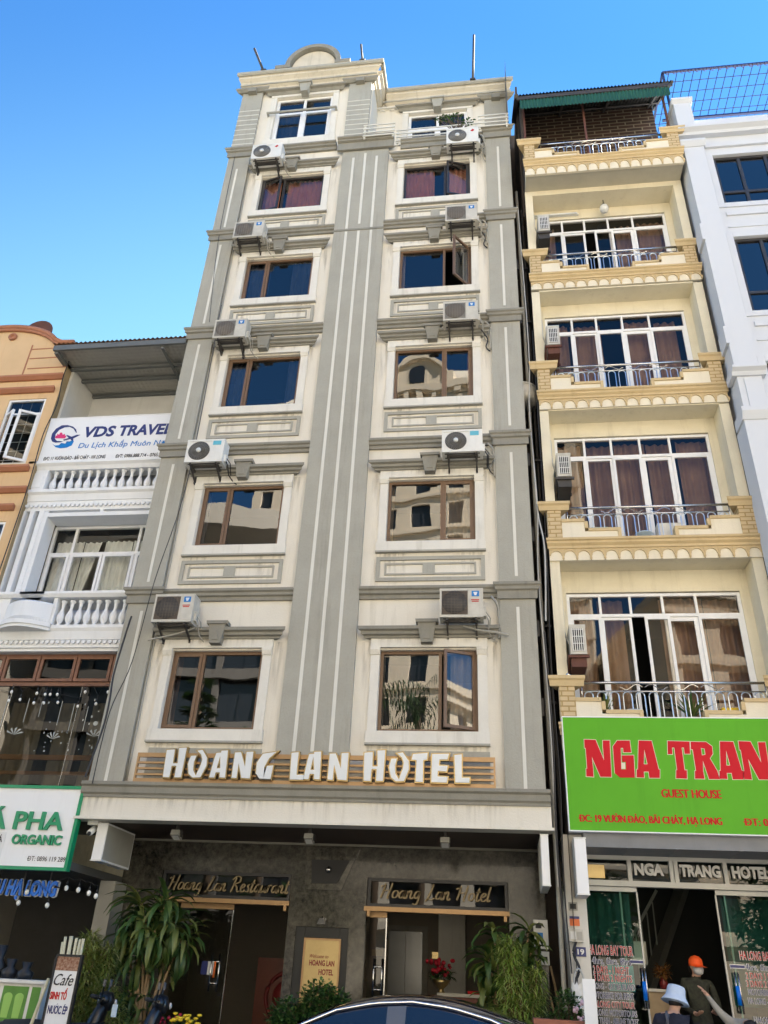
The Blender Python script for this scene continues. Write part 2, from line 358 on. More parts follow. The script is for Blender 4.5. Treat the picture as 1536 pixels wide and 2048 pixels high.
# ---------------------------------------------------------------- the hotel
XL, XR = -6.80, .74
HP = [(-6.80,-6.20), (-3.64,-2.41), (.12,.74)]          # pilasters
LW, RW = (-5.78,-4.09), (-1.98,-.29)                     # window openings of the two bays
ROWS = [(5.27,6.70), (8.84,10.24), (12.24,13.68), (15.46,16.84), (18.60,19.95)]
BANDS = [7.88, 11.20, 14.49, 17.78]
hotel = thing('hotel_building', (-3.0, 0, .1), 'tall narrow cream hotel with grey pilasters and dark canopy entrance', 'hotel')
def hp(name, b, m, par=None): return b.build(name, m, par or hotel)
holes = [(b[0],b[1],r[0],r[1]) for b in (LW,RW) for r in ROWS]
b = MB(); b.wall(-6.2, -3.64, 4.2, 21.0, .03, holes[:5], .16); b.wall(-2.41, .12, 4.2, 20.8, .03, holes[5:], .16)
b.quad((-3.64,.03,4.2),(-2.41,.03,4.2),(-2.41,.03,20.8),(-3.64,.03,20.8))
hp('front_wall', b, 'cream')
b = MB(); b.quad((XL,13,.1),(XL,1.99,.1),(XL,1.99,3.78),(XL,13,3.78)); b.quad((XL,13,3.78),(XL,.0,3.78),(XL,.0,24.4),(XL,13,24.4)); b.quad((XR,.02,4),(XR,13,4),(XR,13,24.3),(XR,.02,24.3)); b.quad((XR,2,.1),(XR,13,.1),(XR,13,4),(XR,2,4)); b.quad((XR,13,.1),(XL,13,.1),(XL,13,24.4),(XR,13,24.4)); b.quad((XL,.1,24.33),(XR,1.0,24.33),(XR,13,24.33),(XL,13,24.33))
mat('side_wall', (.16,.15,.13), .95, var=.25, scale=.6, streak=.3); hp('side_wall', b, 'side_wall')  # wall colour darkened for the shade of the narrow gap
# pilasters with the white painted strips
for k,(a,c) in enumerate(HP):
    b = MB(); z1 = 20.62 if k == 1 else (21.0 if k == 0 else 20.70)
    b.box(a, c, -.06, .06, 4.22, z1); po = hp('pilaster', b, 'grey')
    if k == 1:
        for x in (-3.33,-3.02,-2.71):
            for za,zb in ((4.9,17.5),(17.75 if x==-3.02 else 17.6,20.35 if x!=-3.02 else 20.5)):
                s = MB(); s.box(x-.03,x+.03,-.066,-.05,za,zb); hp('inlay_strip', s, 'strip_white', po)
        s = MB(); s.box(a-.004,c+.004,-.075,.0,17.52,17.58); hp('groove_band', s, 'grey_dark', po)
    else:
        x = (a+c)/2
        for za,zb in ((4.35,7.45),(8.05,10.75),(11.4,14.05),(14.7,17.35),(18.0,20.3)):
            s = MB(); s.box(x-.027,x+.027,-.066,-.05,za,zb); hp('inlay_strip', s, 'strip_white', po)
# string courses
def course(x0, x1, zt, yb, p=.13, h=.22, m0=0, m1=0, name='string_course', m='grey_dark'):
    b = MB(); b.run_x([(yb,zt-h),(yb,zt),(yb-p,zt),(yb-p,zt-.05),(yb-p*.72,zt-.075),(yb-p*.72,zt-.13),(yb-p*.38,zt-.15),(yb-p*.38,zt-h)], x0, x1, m0, m1)
    return hp(name, b, m)
for z in BANDS:
    course(-6.2+.02, -3.64, z, .03); course(-2.41, .12-.02, z, .03)
    for a,c in (HP[0],HP[2]): course(a-.0, c, z+.02, -.06, .11, .30, 1, 1)
course(-6.2+.02, -3.84, 21.1, .03, .16, .26); course(-6.8, -6.2, 21.1, -.06, .12, .32, 1, 1)
# windows of the five middle floors
def trap(b, cx, zt, wt, wb, h, y0, y1): b.prism([(cx-wt/2,zt),(cx+wt/2,zt),(cx+wb/2,zt-h),(cx-wb/2,zt-h)], y0, y1)
def hotel_window(bay, row, mull, fm, curt, opening=None, crt_span=None, lower_panel=True):
    x0,x1 = bay; z0,z1 = row; sx0,sx1,sb,st = x0-.155, x1+.165, z0-.20, z1+.17
    su = MB()                                   # white surround, sunk profile in two steps
    su.box(sx0, x0-.004, -.005, .03, z0-.004, z1+.02); su.box(x1+.004, sx1, -.005, .03, z0-.004, z1+.02)
    su.box(sx0-.01, sx1+.01, -.03, .03, z1+.03, st+.02)          # head
    su.box(sx0-.02, sx1+.02, -.035, .03, sb, z0-.006)            # sill apron
    for sx in (sx0, x1+.004):                                     # scrolled ears under the head
        e = sx+ (x0-.004-sx0)
        su.run_x([(.03,z1-.1),(.03,z1+.028),(-.055,z1+.028),(-.055,z1-.02),(-.02,z1-.1)], sx-.012, e+.012)
    so_ = hp('window_surround', su, 'cream_trim')
    sl_ = MB(); sl_.box(sx0-.025, sx1+.025, -.045, .03, sb-.035, sb-.002); hp('sill_edge', sl_, 'grey', so_)
    cr = MB(); zc = st+.02; cx0, cx1 = sx0-.05, sx1+.05
    cr.run_x([(.03,zc),(.03,zc+.19),(-.16,zc+.19),(-.16,zc+.13),(-.11,zc+.11),(-.11,zc+.055),(-.06,zc+.04),(-.06,zc)], cx0, cx1, 1, 1); hp('window_crown', cr, 'grey_dark', so_)
    ks = MB(); cx = (x0+x1)/2-.02
    trap(ks, cx, zc+.30, .40, .38, .06, -.20, -.0); trap(ks, cx, zc+.24, .32, .2, .36, -.172, .0); trap(ks, cx, zc+.10, .02, .12, .16, -.185, -.165)
    hp('keystone', ks, 'grey_dark', so_)
    if lower_panel:
        za, zb = sb-.62, sb-.12; p = MB()
        for (i, w_, y_) in ((0, .07, -.004), (.16, .035, .008)):
            a_,c_,e_,f_ = sx0+.0+i, sx1-i, za+i*.8, zb-i*.8
            p.box(a_,c_,y_,.03,f_-w_,f_); p.box(a_,c_,y_,.03,e_,e_+w_); p.box(a_,a_+w_,y_,.03,e_+w_,f_-w_); p.box(c_-w_,c_,y_,.03,e_+w_,f_-w_)
        p.box(cx-.11,cx+.11,-.0,.03,za+.13,zb-.13); hp('recess_panel', p, 'grey')
    # frame, panes, curtain, room
    fr = MB(); w_ = .055
    frame(fr, x0+.004, x1-.004, z0+.004, z1-.004, .10, .17, w_, (mull,))
    small = (mull+.03, x1-.05) if mull > (x0+x1)/2 else (x0+.05, mull-.03)
    W = hp('window', fr, fm)
    big = (x0+.05, mull-.02) if mull > (x0+x1)/2 else (mull+.02, x1-.05)
    pn = MB(); pn.quad((big[0],.135,z0+.05),(big[1],.135,z0+.05),(big[1],.135,z1-.05),(big[0],.135,z1-.05)); hp('pane', pn, 'pane_hotel', W)
    sa = MB(); sp = MB(); a,c = small
    fw = .05; y_ = .085
    frame(sa, a, c, z0+.045, z1-.045, y_, y_+.045, fw)
    sp.quad((a+fw,y_+.02,z0+.045+fw),(c-fw,y_+.02,z0+.045+fw),(c-fw,y_+.02,z1-.045-fw),(a+fw,y_+.02,z1-.045-fw))
    if opening:
        piv = (c, y_+.02) if opening > 0 else (a, y_+.02)
        sa.v = rotz_pts(sa.v, piv, R(opening)); sp.v = rotz_pts(sp.v, piv, R(opening))
    hp('sash', sa, fm, W); hp('sash_pane', sp, 'pane_hotel', W)
    if curt:
        for q,(u0,u1) in enumerate(crt_span or ((0,1),)):
            hp('curtain', curtain(x0+(x1-x0)*u0, x0+(x1-x0)*u1, z0-.05, z1+.02, .235+.03*q), curt, W)
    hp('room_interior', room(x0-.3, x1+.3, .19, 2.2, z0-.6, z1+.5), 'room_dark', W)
lm, rm = -5.20, -.93
hotel_window(LW, ROWS[0], lm, 'brown_alu', 'curtain_brown', None, ((0,.08),(.94,1)), False)
hotel_window(LW, ROWS[1], lm, 'brown_alu', 'curtain_blue', None, ((0,.08),(.93,1)))
hotel_window(LW, ROWS[2], -5.26, 'brown_alu', 'curtain_blue', None, ((0.02,.3),(.8,1)))
hotel_window(LW, ROWS[3], -5.22, 'brown_alu', 'curtain_blue', None, ((0.05,.35),(.66,.95)))
hotel_window(LW, ROWS[4], -5.17, 'dark_alu', 'curtain_rust', -14, ((.03,.30),(.40,1)))
hotel_window(RW, ROWS[0], rm, 'brown_alu', 'curtain_beige', 24, ((0,.05),(.72,1)), False)
hotel_window(RW, ROWS[1], rm, 'brown_alu', 'curtain_beige', None, ((0,.06),(.68,1)))
hotel_window(RW, ROWS[2], rm, 'brown_alu', 'curtain_brown', None, ((0,.05),(.92,1)))
hotel_window(RW, ROWS[3], rm, 'brown_alu', 'curtain_beige', 52, ((0,.07),(.88,1)))
hotel_window(RW, ROWS[4], rm, 'dark_alu', 'curtain_rust', 17, ((0,.46),(.68,1)))
for a,c in ((-5.88,-3.90),(-2.12,-.11)):
    b = MB(); b.box(a,c,.008,.03,4.42,4.95); hp('recess_panel', b, 'grey')

# rain and rust runs under sills, crowns and air conditioners
m_, n, l, p = _new('stain'); n.remove(p); out = n['Material Output']
df = n.new('ShaderNodeBsdfDiffuse'); df.inputs[0].default_value = (.17,.14,.10,1); tr_ = n.new('ShaderNodeBsdfTransparent'); mx_ = n.new('ShaderNodeMixShader')
tc = n.new('ShaderNodeTexCoord'); sp_ = n.new('ShaderNodeSeparateXYZ'); l.new(tc.outputs['Generated'], sp_.inputs[0])
mp = n.new('ShaderNodeMapping'); mp.inputs['Scale'].default_value = (9,9,.8); l.new(tc.outputs['Object'], mp.inputs[0])
ns = n.new('ShaderNodeTexNoise'); ns.inputs['Scale'].default_value = 1.6; ns.inputs['Detail'].default_value = 5; l.new(mp.outputs[0], ns.inputs['Vector'])
rg = n.new('ShaderNodeMapRange'); rg.inputs[1].default_value = .46; rg.inputs[2].default_value = .72; rg.inputs[4].default_value = .5; l.new(ns.outputs[0], rg.inputs[0])
def _m(op, a, b_):
    q = n.new('ShaderNodeMath'); q.operation = op
    for i,v in enumerate((a,b_)):
        if isinstance(v,(int,float)): q.inputs[i].default_value = v
        else: l.new(v,q.inputs[i])
    return q.outputs[0]
ex = _m('MULTIPLY', _m('MULTIPLY', sp_.outputs[0], _m('SUBTRACT',1.0,sp_.outputs[0])), 4.0); ez = _m('POWER', sp_.outputs[2], 1.3)
l.new(_m('MULTIPLY', _m('MULTIPLY', ex, ez), rg.outputs[0]), mx_.inputs[0]); l.new(tr_.outputs[0], mx_.inputs[1]); l.new(df.outputs[0], mx_.inputs[2]); l.new(mx_.outputs[0], out.inputs[0])
def stain(x0, x1, z0, z1, y):
    b = MB(); b.quad((x0,y,z0),(x1,y,z0),(x1,y,z1),(x0,y,z1)); hp('water_stain', b, 'stain')
for (a,c) in (LW,RW):
    for (za,zb) in ROWS:
        stain(a-.3, a+.5, za-1.15, za-.24, .024); stain(c-.45, c+.3, za-1.0, za-.24, .024); stain(a-.35,a-.1,zb-.9,zb+.15,.0235); stain(c+.14,c+.38,zb-1.0,zb+.15,.0235)
        stain(a-.1, c+.1, zb+.05, zb+.19, -.0335)
for x,z in ((-6.1,7.0),(-6.08,10.4),(-6.0,13.8),(-6.0,17.0),(-.6,7.0),(-.55,10.45),(-.5,13.9),(-.55,17.0)): stain(x-.05, x+.5, z-.9, z+.1, .0245)
for x in (-6.6,-5.2,-4.1,-2.9,-1.6,-.4): stain(x-.6, x+.6, 3.80, 4.18, -.0735)
for x,z in () and ((-6.5,7.5),(-6.4,10.8),(-3.3,16.9),(-2.7,12.6),(-3.1,8.8),(.4,7.5),(.45,10.8),(.4,14.1),(-6.5,14.1),(-3.0,20.4)): stain(x-.3, x+.3, z-1.8, z, -.0625)

# top storey: tower on the left, set-back room with a balcony on the right
SB = .9
TWL = (-5.76,-4.12,21.52,23.46)
b = MB(); b.wall(-6.2,-3.64,21.0,24.2,.03,[TWL],.14); b.quad((-2.99,.03,20.6),(-2.99,SB,20.6),(-2.99,SB,24.3),(-2.99,.03,24.3)); b.quad((-3.1,.03,20.6),(-2.99,.03,20.6),(-2.99,.03,24.3),(-3.1,.03,24.3))
TWR = (-2.06,-.37,21.52,23.50)
b.wall(-2.99,.13,20.85,24.3,SB,[TWR],.14)
b.quad((-2.99,.03,20.85),(.74,.03,20.85),(.74,SB,20.85),(-2.99,SB,20.85))
hp('upper_wall', b, 'cream')
for a,c,y_ in ((-6.8,-6.2,-.06),(-3.66,-3.02,-.06),(.13,.79,SB-.09)):
    b = MB(); b.box(a,c,y_,y_+.12,20.85,23.72)
    po = hp('upper_pilaster', b, 'grey')
    for k in range(8):
        z = 21.35+k*.215; s = MB(); s.box(a-.004,c+.004,y_-.006,y_+.1,z,z+.028); hp('groove_band', s, 'strip_white', po)
    s = MB(); s.run_x([(y_+.1,23.72),(y_+.1,23.86),(y_-.1,23.86),(y_-.1,23.80),(y_-.04,23.72)], a, c, 1, 1); s.box((a+c)/2-.12,(a+c)/2+.12,y_-.13,y_+.05,23.63,23.80); hp('capital', s, 'grey_dark', po)
mat('cornice_shaded', (.60,.55,.45), .9, var=.14, scale=1.5, streak=.25, bump=.2)  # toned down from the cream: the cornice's shade is in the colour
CP = lambda yb: [(yb,23.86),(yb,24.34),(yb-.28,24.34),(yb-.28,24.29),(yb-.24,24.26),(yb-.24,24.18),(yb-.16,24.10),(yb-.13,24.02),(yb-.13,23.96),(yb-.07,23.92),(yb-.05,23.86)]
b = MB(); b.run_x(CP(.0), -6.80, -2.99, .6, 1); tc_ = hp('roof_cornice', b, 'cornice_shaded')
yb = SB
b = MB(); b.run_x(CP(SB), -2.72, .78, 0, .6); hp('roof_cornice', b, 'cornice_shaded')
b = MB(); pr = CP(0); b.run_y([(-2.99-y, z) for y,z in pr], .0, SB); hp('roof_cornice', b, 'cornice_shaded')
for (x0,x1,y_) in ((-6.80,-2.99,0),(-2.71,.78,SB)):
    b = MB(); b.run_x([(y_-.2,24.342),(y_-.2,24.39),(y_-.32,24.39),(y_-.32,24.30),(y_-.283,24.26),(y_-.283,24.342)], x0-.19, x1+(.31 if y_ == 0 else .19)); hp('cornice_edge', b, 'grey')
    b = MB(); b.run_x([(y_-.12,23.97),(y_-.12,24.03),(y_-.15,24.03),(y_-.15,23.97)], x0-.10, x1+.12); hp('cornice_edge', b, 'grey')
b = MB(); b.run_y([(-2.79,24.342),(-2.79,24.39),(-2.67,24.39),(-2.67,24.30),(-2.707,24.26),(-2.707,24.342)], -.199, SB-.33); hp('cornice_edge', b, 'grey')
b = MB()                                                     # notched frieze under the cornice
x = -6.1
while x < -3.75:
    b.box(x, x+.14, -.0, .03, 23.74, 23.86); x += .27
x = -2.9
while x < .0:
    b.box(x, x+.14, SB-.035, SB, 23.74, 23.86); x += .27
b.box(-6.2,-3.66,-.045,.03,23.80,23.86); b.box(-2.99,.13,SB-.08,SB,23.80,23.86)
hp('frieze', b, 'cream_trim')
def arc(cx, cz, rx, rz, a0, a1, n=24): return [(cx+rx*math.cos(R(a0+(a1-a0)*i/n)), cz+rz*math.sin(R(a0+(a1-a0)*i/n))) for i in range(n+1)]
b = MB(); b.prism([(-4.19,24.35),(-5.51,24.35)][::-1]+arc(-4.85,24.95,.66,.80,0,180), .05, .45); pd = hp('pediment', b, 'cornice_shaded')
b = MB(); ou = arc(-4.85,24.95,.84,.98,0,180,28); inn = arc(-4.85,24.95,.70,.83,0,180,28)
for i in range(28): b.prism([ou[i],ou[i+1],inn[i+1],inn[i]], -.08, .5)
hp('pediment_arch', b, 'grey_dark', pd)
b = MB(); b.box(-5.98,-5.52,-.1,.4,24.82,24.96); b.box(-4.18,-3.72,-.1,.4,24.82,24.96); b.box(-5.9,-3.8,.06,.4,24.36,24.82); hp('pediment_foot', b, 'grey_dark', pd)
def top_window(bay, y, n, low=True):
    x0,x1,z0,z1 = bay; su = MB()
    su.box(x0-.17,x0-.004,y-.035,y,z0,z1+.1); su.box(x1+.004,x1+.17,y-.035,y,z0,z1+.1); su.box(x0-.2,x1+.2,y-.06,y,z0-.28,z0-.004); su.box(x0-.17,x1+.17,y-.045,y,z1+.004,z1+.12)
    so_ = hp('window_surround', su, 'cream_trim')
    s = MB(); zc = z1+.10; s.run_x([(y,zc),(y,zc+.17),(y-.17,zc+.17),(y-.17,zc+.11),(y-.1,zc+.09),(y-.06,zc)], x0-.22, x1+.22, 1, 1); hp('window_crown', s, 'grey_dark', so_)
    s = MB(); cx = (x0+x1)/2; trap(s, cx, zc+.30, .4, .38, .06, y-.25, y); trap(s, cx, zc+.24, .34, .2, .38, y-.21, y); hp('keystone', s, 'grey', so_)
    f = MB(); zm = z0+(z1-z0)*.66
    frame(f, x0+.004, x1-.004, z0+.004, z1-.004, y+.06, y+.12, .075, (cx,), (zm,)); W = hp('window', f, 'white_alu')
    for a,c in ((x0+.07,cx-.03),(cx+.03,x1-.07)):
        s = MB(); frame(s, a, c, z0+.07, zm-.03, y+.045, y+.10, .05); hp('sash', s, 'white_alu', W)
        for e,f_ in ((z0+.12,zm-.08),(zm+.03,z1-.07)):
            p = MB(); p.quad((a,y+.09,e),(c,y+.09,e),(c,y+.09,f_),(a,y+.09,f_)); hp('pane', p, 'pane_hotel', W)
    hp('curtain', curtain(x0, cx-.2, z0-.1, z1, y+.4), 'curtain_blue', W); hp('room_interior', room(x0-.2,x1+.2,y+.15,y+2.5,z0-.4,z1+.5), 'room_dark', W)
    return W
W = top_window(TWL, .03, 0)
b = MB(); b.tube([(-5.95,-.1,22.62),(-3.95,-.1,22.62)], .035, 8); b.box(-5.95,-5.9,-.1,.03,22.59,22.65); b.box(-4.0,-3.95,-.1,.03,22.59,22.65); hp('window_bar', b, 'pipe_grey', W)
top_window(TWR, SB, 1)
# capital of the middle pilaster and the balcony ledge
course(-3.78, -2.27, 21.05, -.06, .18, .42, 0, 0); course(-2.27+.17, .12, 20.95, .03, .12, .3); course(.12, .74, 21.02, -.06, .13, .36, 1, 1)
for x0,x1,y_ in ((-3.10,-2.24,-.24),(-2.24,-.06,-.02),(-.06,.74,-.22)):
    b = MB()
    for k in range(4): z = 20.96+k*.15; b.box(x0+.001,x1-.001,y_,y_+.02,z,z+.036)
    for x in (x0+.02,x1-.08): b.box(x,x+.05,y_+.021,y_+.06,20.9,21.44)
    hp('balcony_rail', b, 'strip_white')
b = MB(); b.tube([(-.5,-.05,21.2),(-.5,-.05,20.5)],.02); hp('drain_pipe', b, 'pipe_grey')

# canopy storey-height fascia over the recessed entrance
b = MB(); b.box(XL-.06, XR+.06, -.07, .35, 3.78, 4.22); b.box(XL-.09, XR+.09, -.12, .2, 3.76, 3.80); hp('canopy_fascia', b, 'cream')
b = MB(); b.run_x([(.2,4.222),(.2,4.38),(-.02,4.38),(-.17,4.35),(-.17,4.30),(-.13,4.27),(-.13,4.18),(-.10,4.15),(-.10,4.11),(-.06,4.11),(-.06,4.222)], XL-.06, XR+.06, 0, 0); hp('canopy_cornice', b, 'grey_dark')
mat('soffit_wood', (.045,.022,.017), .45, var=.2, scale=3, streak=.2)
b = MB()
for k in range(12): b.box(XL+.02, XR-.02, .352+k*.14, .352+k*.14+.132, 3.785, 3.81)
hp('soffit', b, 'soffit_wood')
# dark granite ground floor
m, n, l, p = _new('granite'); p.inputs['Roughness'].default_value = .15
tc = n.new('ShaderNodeTexCoord'); v1 = n.new('ShaderNodeTexNoise'); v1.inputs['Scale'].default_value = 9; v1.inputs['Detail'].default_value = 9; v1.inputs['Roughness'].default_value = .75
v2 = n.new('ShaderNodeTexNoise'); v2.inputs['Scale'].default_value = 1.6; l.new(tc.outputs['Object'], v1.inputs['Vector']); l.new(tc.outputs['Object'], v2.inputs['Vector'])
rp = n.new('ShaderNodeValToRGB'); rp.color_ramp.elements[0].position = .35; rp.color_ramp.elements[0].color = (.014,.013,.011,1); rp.color_ramp.elements[1].position = .72; rp.color_ramp.elements[1].color = (.135,.125,.10,1)
ad = n.new('ShaderNodeMath'); ad.operation = 'MULTIPLY_ADD'; l.new(v2.outputs[0], ad.inputs[0]); ad.inputs[1].default_value = .35; l.new(v1.outputs[0], ad.inputs[2])
sb_ = n.new('ShaderNodeMath'); sb_.operation = 'SUBTRACT'; l.new(ad.outputs[0], sb_.inputs[0]); sb_.inputs[1].default_value = .17
l.new(sb_.outputs[0], rp.inputs[0]); l.new(rp.outputs[0], p.inputs['Base Color'])
GY = 2.0
b = MB(); b.wall(XL, XR, .25, 3.78, GY, [(-6.05,-3.66,.25,3.26),(-2.3,.13,.25,3.25),(-3.5,-2.58,.9,2.45)], .12); hp('entrance_wall', b, 'granite')
b = MB(); b.quad((-3.5,GY+.115,.9),(-2.58,GY+.115,.9),(-2.58,GY+.115,2.45),(-3.5,GY+.115,2.45))
fr_ = .16
for x0,x1,z0,z1 in ((-3.5,-3.5+fr_,.9,2.45),(-2.58-fr_,-2.58,.9,2.45),(-3.5+fr_,-2.58-fr_,2.45-fr_,2.45)): b.box(x0+.002,x1-.002,GY+.03,GY+.11,z0,z1-.002)
mat('slate', (.012,.014,.015), .45, var=.1); hp('niche', b, 'slate')
b = MB(); b.box(XL+.01,XR,GY-.05,GY,3.74,3.778); hp('soffit_trim', b, 'grey_dark')
b = MB(); b.prism([(-3.42,3.70),(-2.46,3.70),(-2.74,3.02),(-3.38,3.02)], GY-.10, GY+.0); em = hp('emblem_relief', b, 'granite')
b = MB(); b.prism([(-3.30,3.50),(-2.62,3.50),(-2.82,3.12),(-3.27,3.12)], GY-.115, GY-.101); hp('emblem_panel', b, 'black', em)
b = MB(); b.ball((-2.98,GY-.13,3.34), .055, 6); hp('emblem_boss', b, 'steel', em)
hp('lobby_floor', MB().box(XL+.1,XR-.1,.3,9,.24,.32), 'granite')
# doors, transoms, gold beams
def entrance(x0, x1, zt, zb, leaf, nm):
    f = MB(); frame(f, x0+.01, x1-.01, zb, zt, GY+.02, GY+.1, .05); W = hp('transom', f, 'dark_alu')
    p = MB(); p.quad((x0+.05,GY+.06,zb+.05),(x1-.05,GY+.06,zb+.05),(x1-.05,GY+.06,zt-.05),(x0+.05,GY+.06,zt-.05)); hp('pane', p, 'pane_smoke', W)
    g_ = MB(); g_.box(x0-.03, x1+.01, GY-.06, GY+.10, zb-.075, zb-.005); bm_ = hp('door_beam', g_, 'gold')
    for q in (x0+.05, x1-.06):
        e = MB(); e.box(q-.025,q+.025,GY-.05,GY+.02,zb-.16,zb-.076); hp('beam_bracket', e, 'gold', bm_)
    for (a,c) in leaf:
        d = MB(); d.quad((a,GY+.15,.33),(c,GY+.15,.33),(c,GY+.15,zb-.10),(a,GY+.15,zb-.10)); D = hp('glass_door', d, 'pane_smoke')
        e = MB(); e.box(a,c,GY+.135,GY+.165,zb-.16,zb-.077); hp('door_rail', e, 'gold', D)
        e = MB(); e.box(c-.012,c+.004,GY+.135,GY+.165,.33,zb-.165); hp('door_edge', e, 'steel', D)
    return W
entrance(-6.05,-3.66,3.26,2.83,[(-5.66,-4.68)],'r')
entrance(-2.30,.13,3.25,2.80,[(-2.25,-1.95)],'h')
def door_handle(x, z0, z1, y=GY+.06):
    b = MB()
    for dx in (-.07,.07): b.tube([(x+dx,y,z0),(x+dx,y,z1)],.016,8)
    for z in (z0+.12,z1-.12): b.tube([(x-.07,y,z),(x+.07,y,z)],.013,8)
    hp('door_handle', b, 'steel')
door_handle(-2.06,1.45,2.02); door_handle(-4.86,1.42,1.98)
b = MB(); b.tube([(-4.86,GY+.03,1.62),(-4.86,GY+.03,1.86)],.02,8); hp('handle_grip', b, 'ink_orange')
# lobby: lift, light panel
b = MB(); b.quad((XL+.1,6,.3),(XR-.1,6,.3),(XR-.1,6,3.78),(XL+.1,6,3.78)); b.quad((XL+.1,2.2,.3),(XL+.1,6,.3),(XL+.1,6,3.78),(XL+.1,2.2,3.78)); b.quad((XR-.1,6,.3),(XR-.1,2.2,.3),(XR-.1,2.2,3.78),(XR-.1,6,3.78)); b.quad((-3.08,2.15,.3),(-3.08,6,.3),(-3.08,6,3.78),(-3.08,2.15,3.78)); b.quad((XL,2.12,3.77),(XL,6,3.77),(XR,6,3.77),(XR,2.12,3.77))
mat('lobby_wall', (.22,.19,.15), .8, var=.06); hp('lobby_wall', b, 'lobby_wall')
f = MB(); frame(f, -2.48,-1.55,.3,2.75,5.90,5.98,.11); li = hp('lift_door', f, 'grey_dark')
mat('lift_steel', (.22,.22,.22), .32, 1.0, var=.1)
b = MB(); b.box(-2.37,-2.02,5.93,5.97,.3,2.64); b.box(-2.012,-1.66,5.93,5.97,.3,2.64); hp('leaf', b, 'lift_steel', li)
b = MB(); b.box(-1.30,-.75,5.6,5.98,.3,3.05); hp('lobby_column', b, 'cream_trim')
for x in (-2.72,-1.45):
    b = MB(); b.box(x,x+.22,5.86,5.9,2.16,2.28); hp('lift_plate', b, 'brass')
# ---------------------------------------------------------------- things fixed to the hotel
GL = {'H':[(-5.448,4.851),(-5.305,4.863),(-5.300,4.636),(-5.221,4.638),(-5.239,4.888),(-5.104,4.896),(-5.120,4.409),(-5.236,4.407),(-5.234,4.591),(-5.312,4.590),(-5.320,4.405),(-5.434,4.409)],
'O':[(-5.012,4.761),(-4.915,4.767),(-4.941,4.656),(-4.935,4.536),(-4.877,4.448),(-4.825,4.598),(-4.809,4.698),(-4.840,4.778),(-4.924,4.844),(-4.827,4.865),(-4.725,4.729),(-4.719,4.599),(-4.794,4.414),(-4.925,4.408),(-5.003,4.466),(-5.044,4.624)],
'A':[(-4.584,4.816),(-4.506,4.821),(-4.507,4.853),(-4.389,4.859),(-4.375,4.414),(-4.474,4.420),(-4.478,4.498),(-4.545,4.497),(-4.557,4.415),(-4.647,4.417),(-4.603,4.731)],
'Ah':[(-4.511,4.752),(-4.483,4.569),(-4.539,4.568)],
'N':[(-4.268,4.826),(-4.164,4.833),(-4.070,4.609),(-4.074,4.838),(-3.955,4.844),(-3.960,4.409),(-4.106,4.418),(-4.178,4.637),(-4.182,4.411),(-4.272,4.416)],
'G':[(-3.794,4.812),(-3.558,4.849),(-3.680,4.734),(-3.742,4.595),(-3.732,4.452),(-3.707,4.615),(-3.595,4.630),(-3.616,4.407),(-3.805,4.412),(-3.874,4.494),(-3.879,4.662)],
'L':[(-3.317,4.832),(-3.195,4.846),(-3.195,4.486),(-3.073,4.488),(-3.079,4.405),(-3.303,4.407)],
'T':[(-1.331,4.839),(-1.091,4.862),(-1.099,4.753),(-1.160,4.742),(-1.159,4.403),(-1.280,4.407),(-1.272,4.740),(-1.353,4.745)],
'E':[(-1.026,4.843),(-0.750,4.853),(-0.776,4.757),(-0.903,4.755),(-0.910,4.666),(-0.770,4.663),(-0.790,4.570),(-0.926,4.578),(-0.929,4.500),(-0.769,4.493),(-0.785,4.402),(-1.033,4.405)]}
sg = thing('hotel_sign', (-3.0,-.1,4.35), 'long gold barred sign with big white raised letters above the hotel canopy', 'sign')
b = MB()
for k,z in enumerate((4.375,4.475,4.57,4.665,4.79)):
    h = .035 if k in (0,4) else .016; b.box(-5.98,-.03,-.15,-.10,z-h,z+h)
b.box(-5.98,-5.95,-.152,-.098,4.34,4.825); b.box(-.06,-.03,-.152,-.098,4.34,4.825)
for x in (-5.5,-4.0,-2.5,-1.0): b.box(x,x+.03,-.10,.02,4.36,4.80)
b.build('bar_frame', 'gold', sg)
for ch,dx in (('H',0),('O',0),('A',0),('N',0),('G',0),('L',0),('A',1.565),('N',1.585),('H',3.33),('O',3.335),('T',0),('E',0),('L',2.645)):
    P = [GL[ch]]+([GL['Ah']] if ch == 'A' else [])
    q = MB(); q.add(*glyph_mesh(P, -.235, .09, .014, dx)); lo = q.build('letter', 'brass', sg)
    q = MB(); q.add(*glyph_mesh(P, -.25, .03, -.004, dx)); q.build('letter_face', 'letter_white', lo)

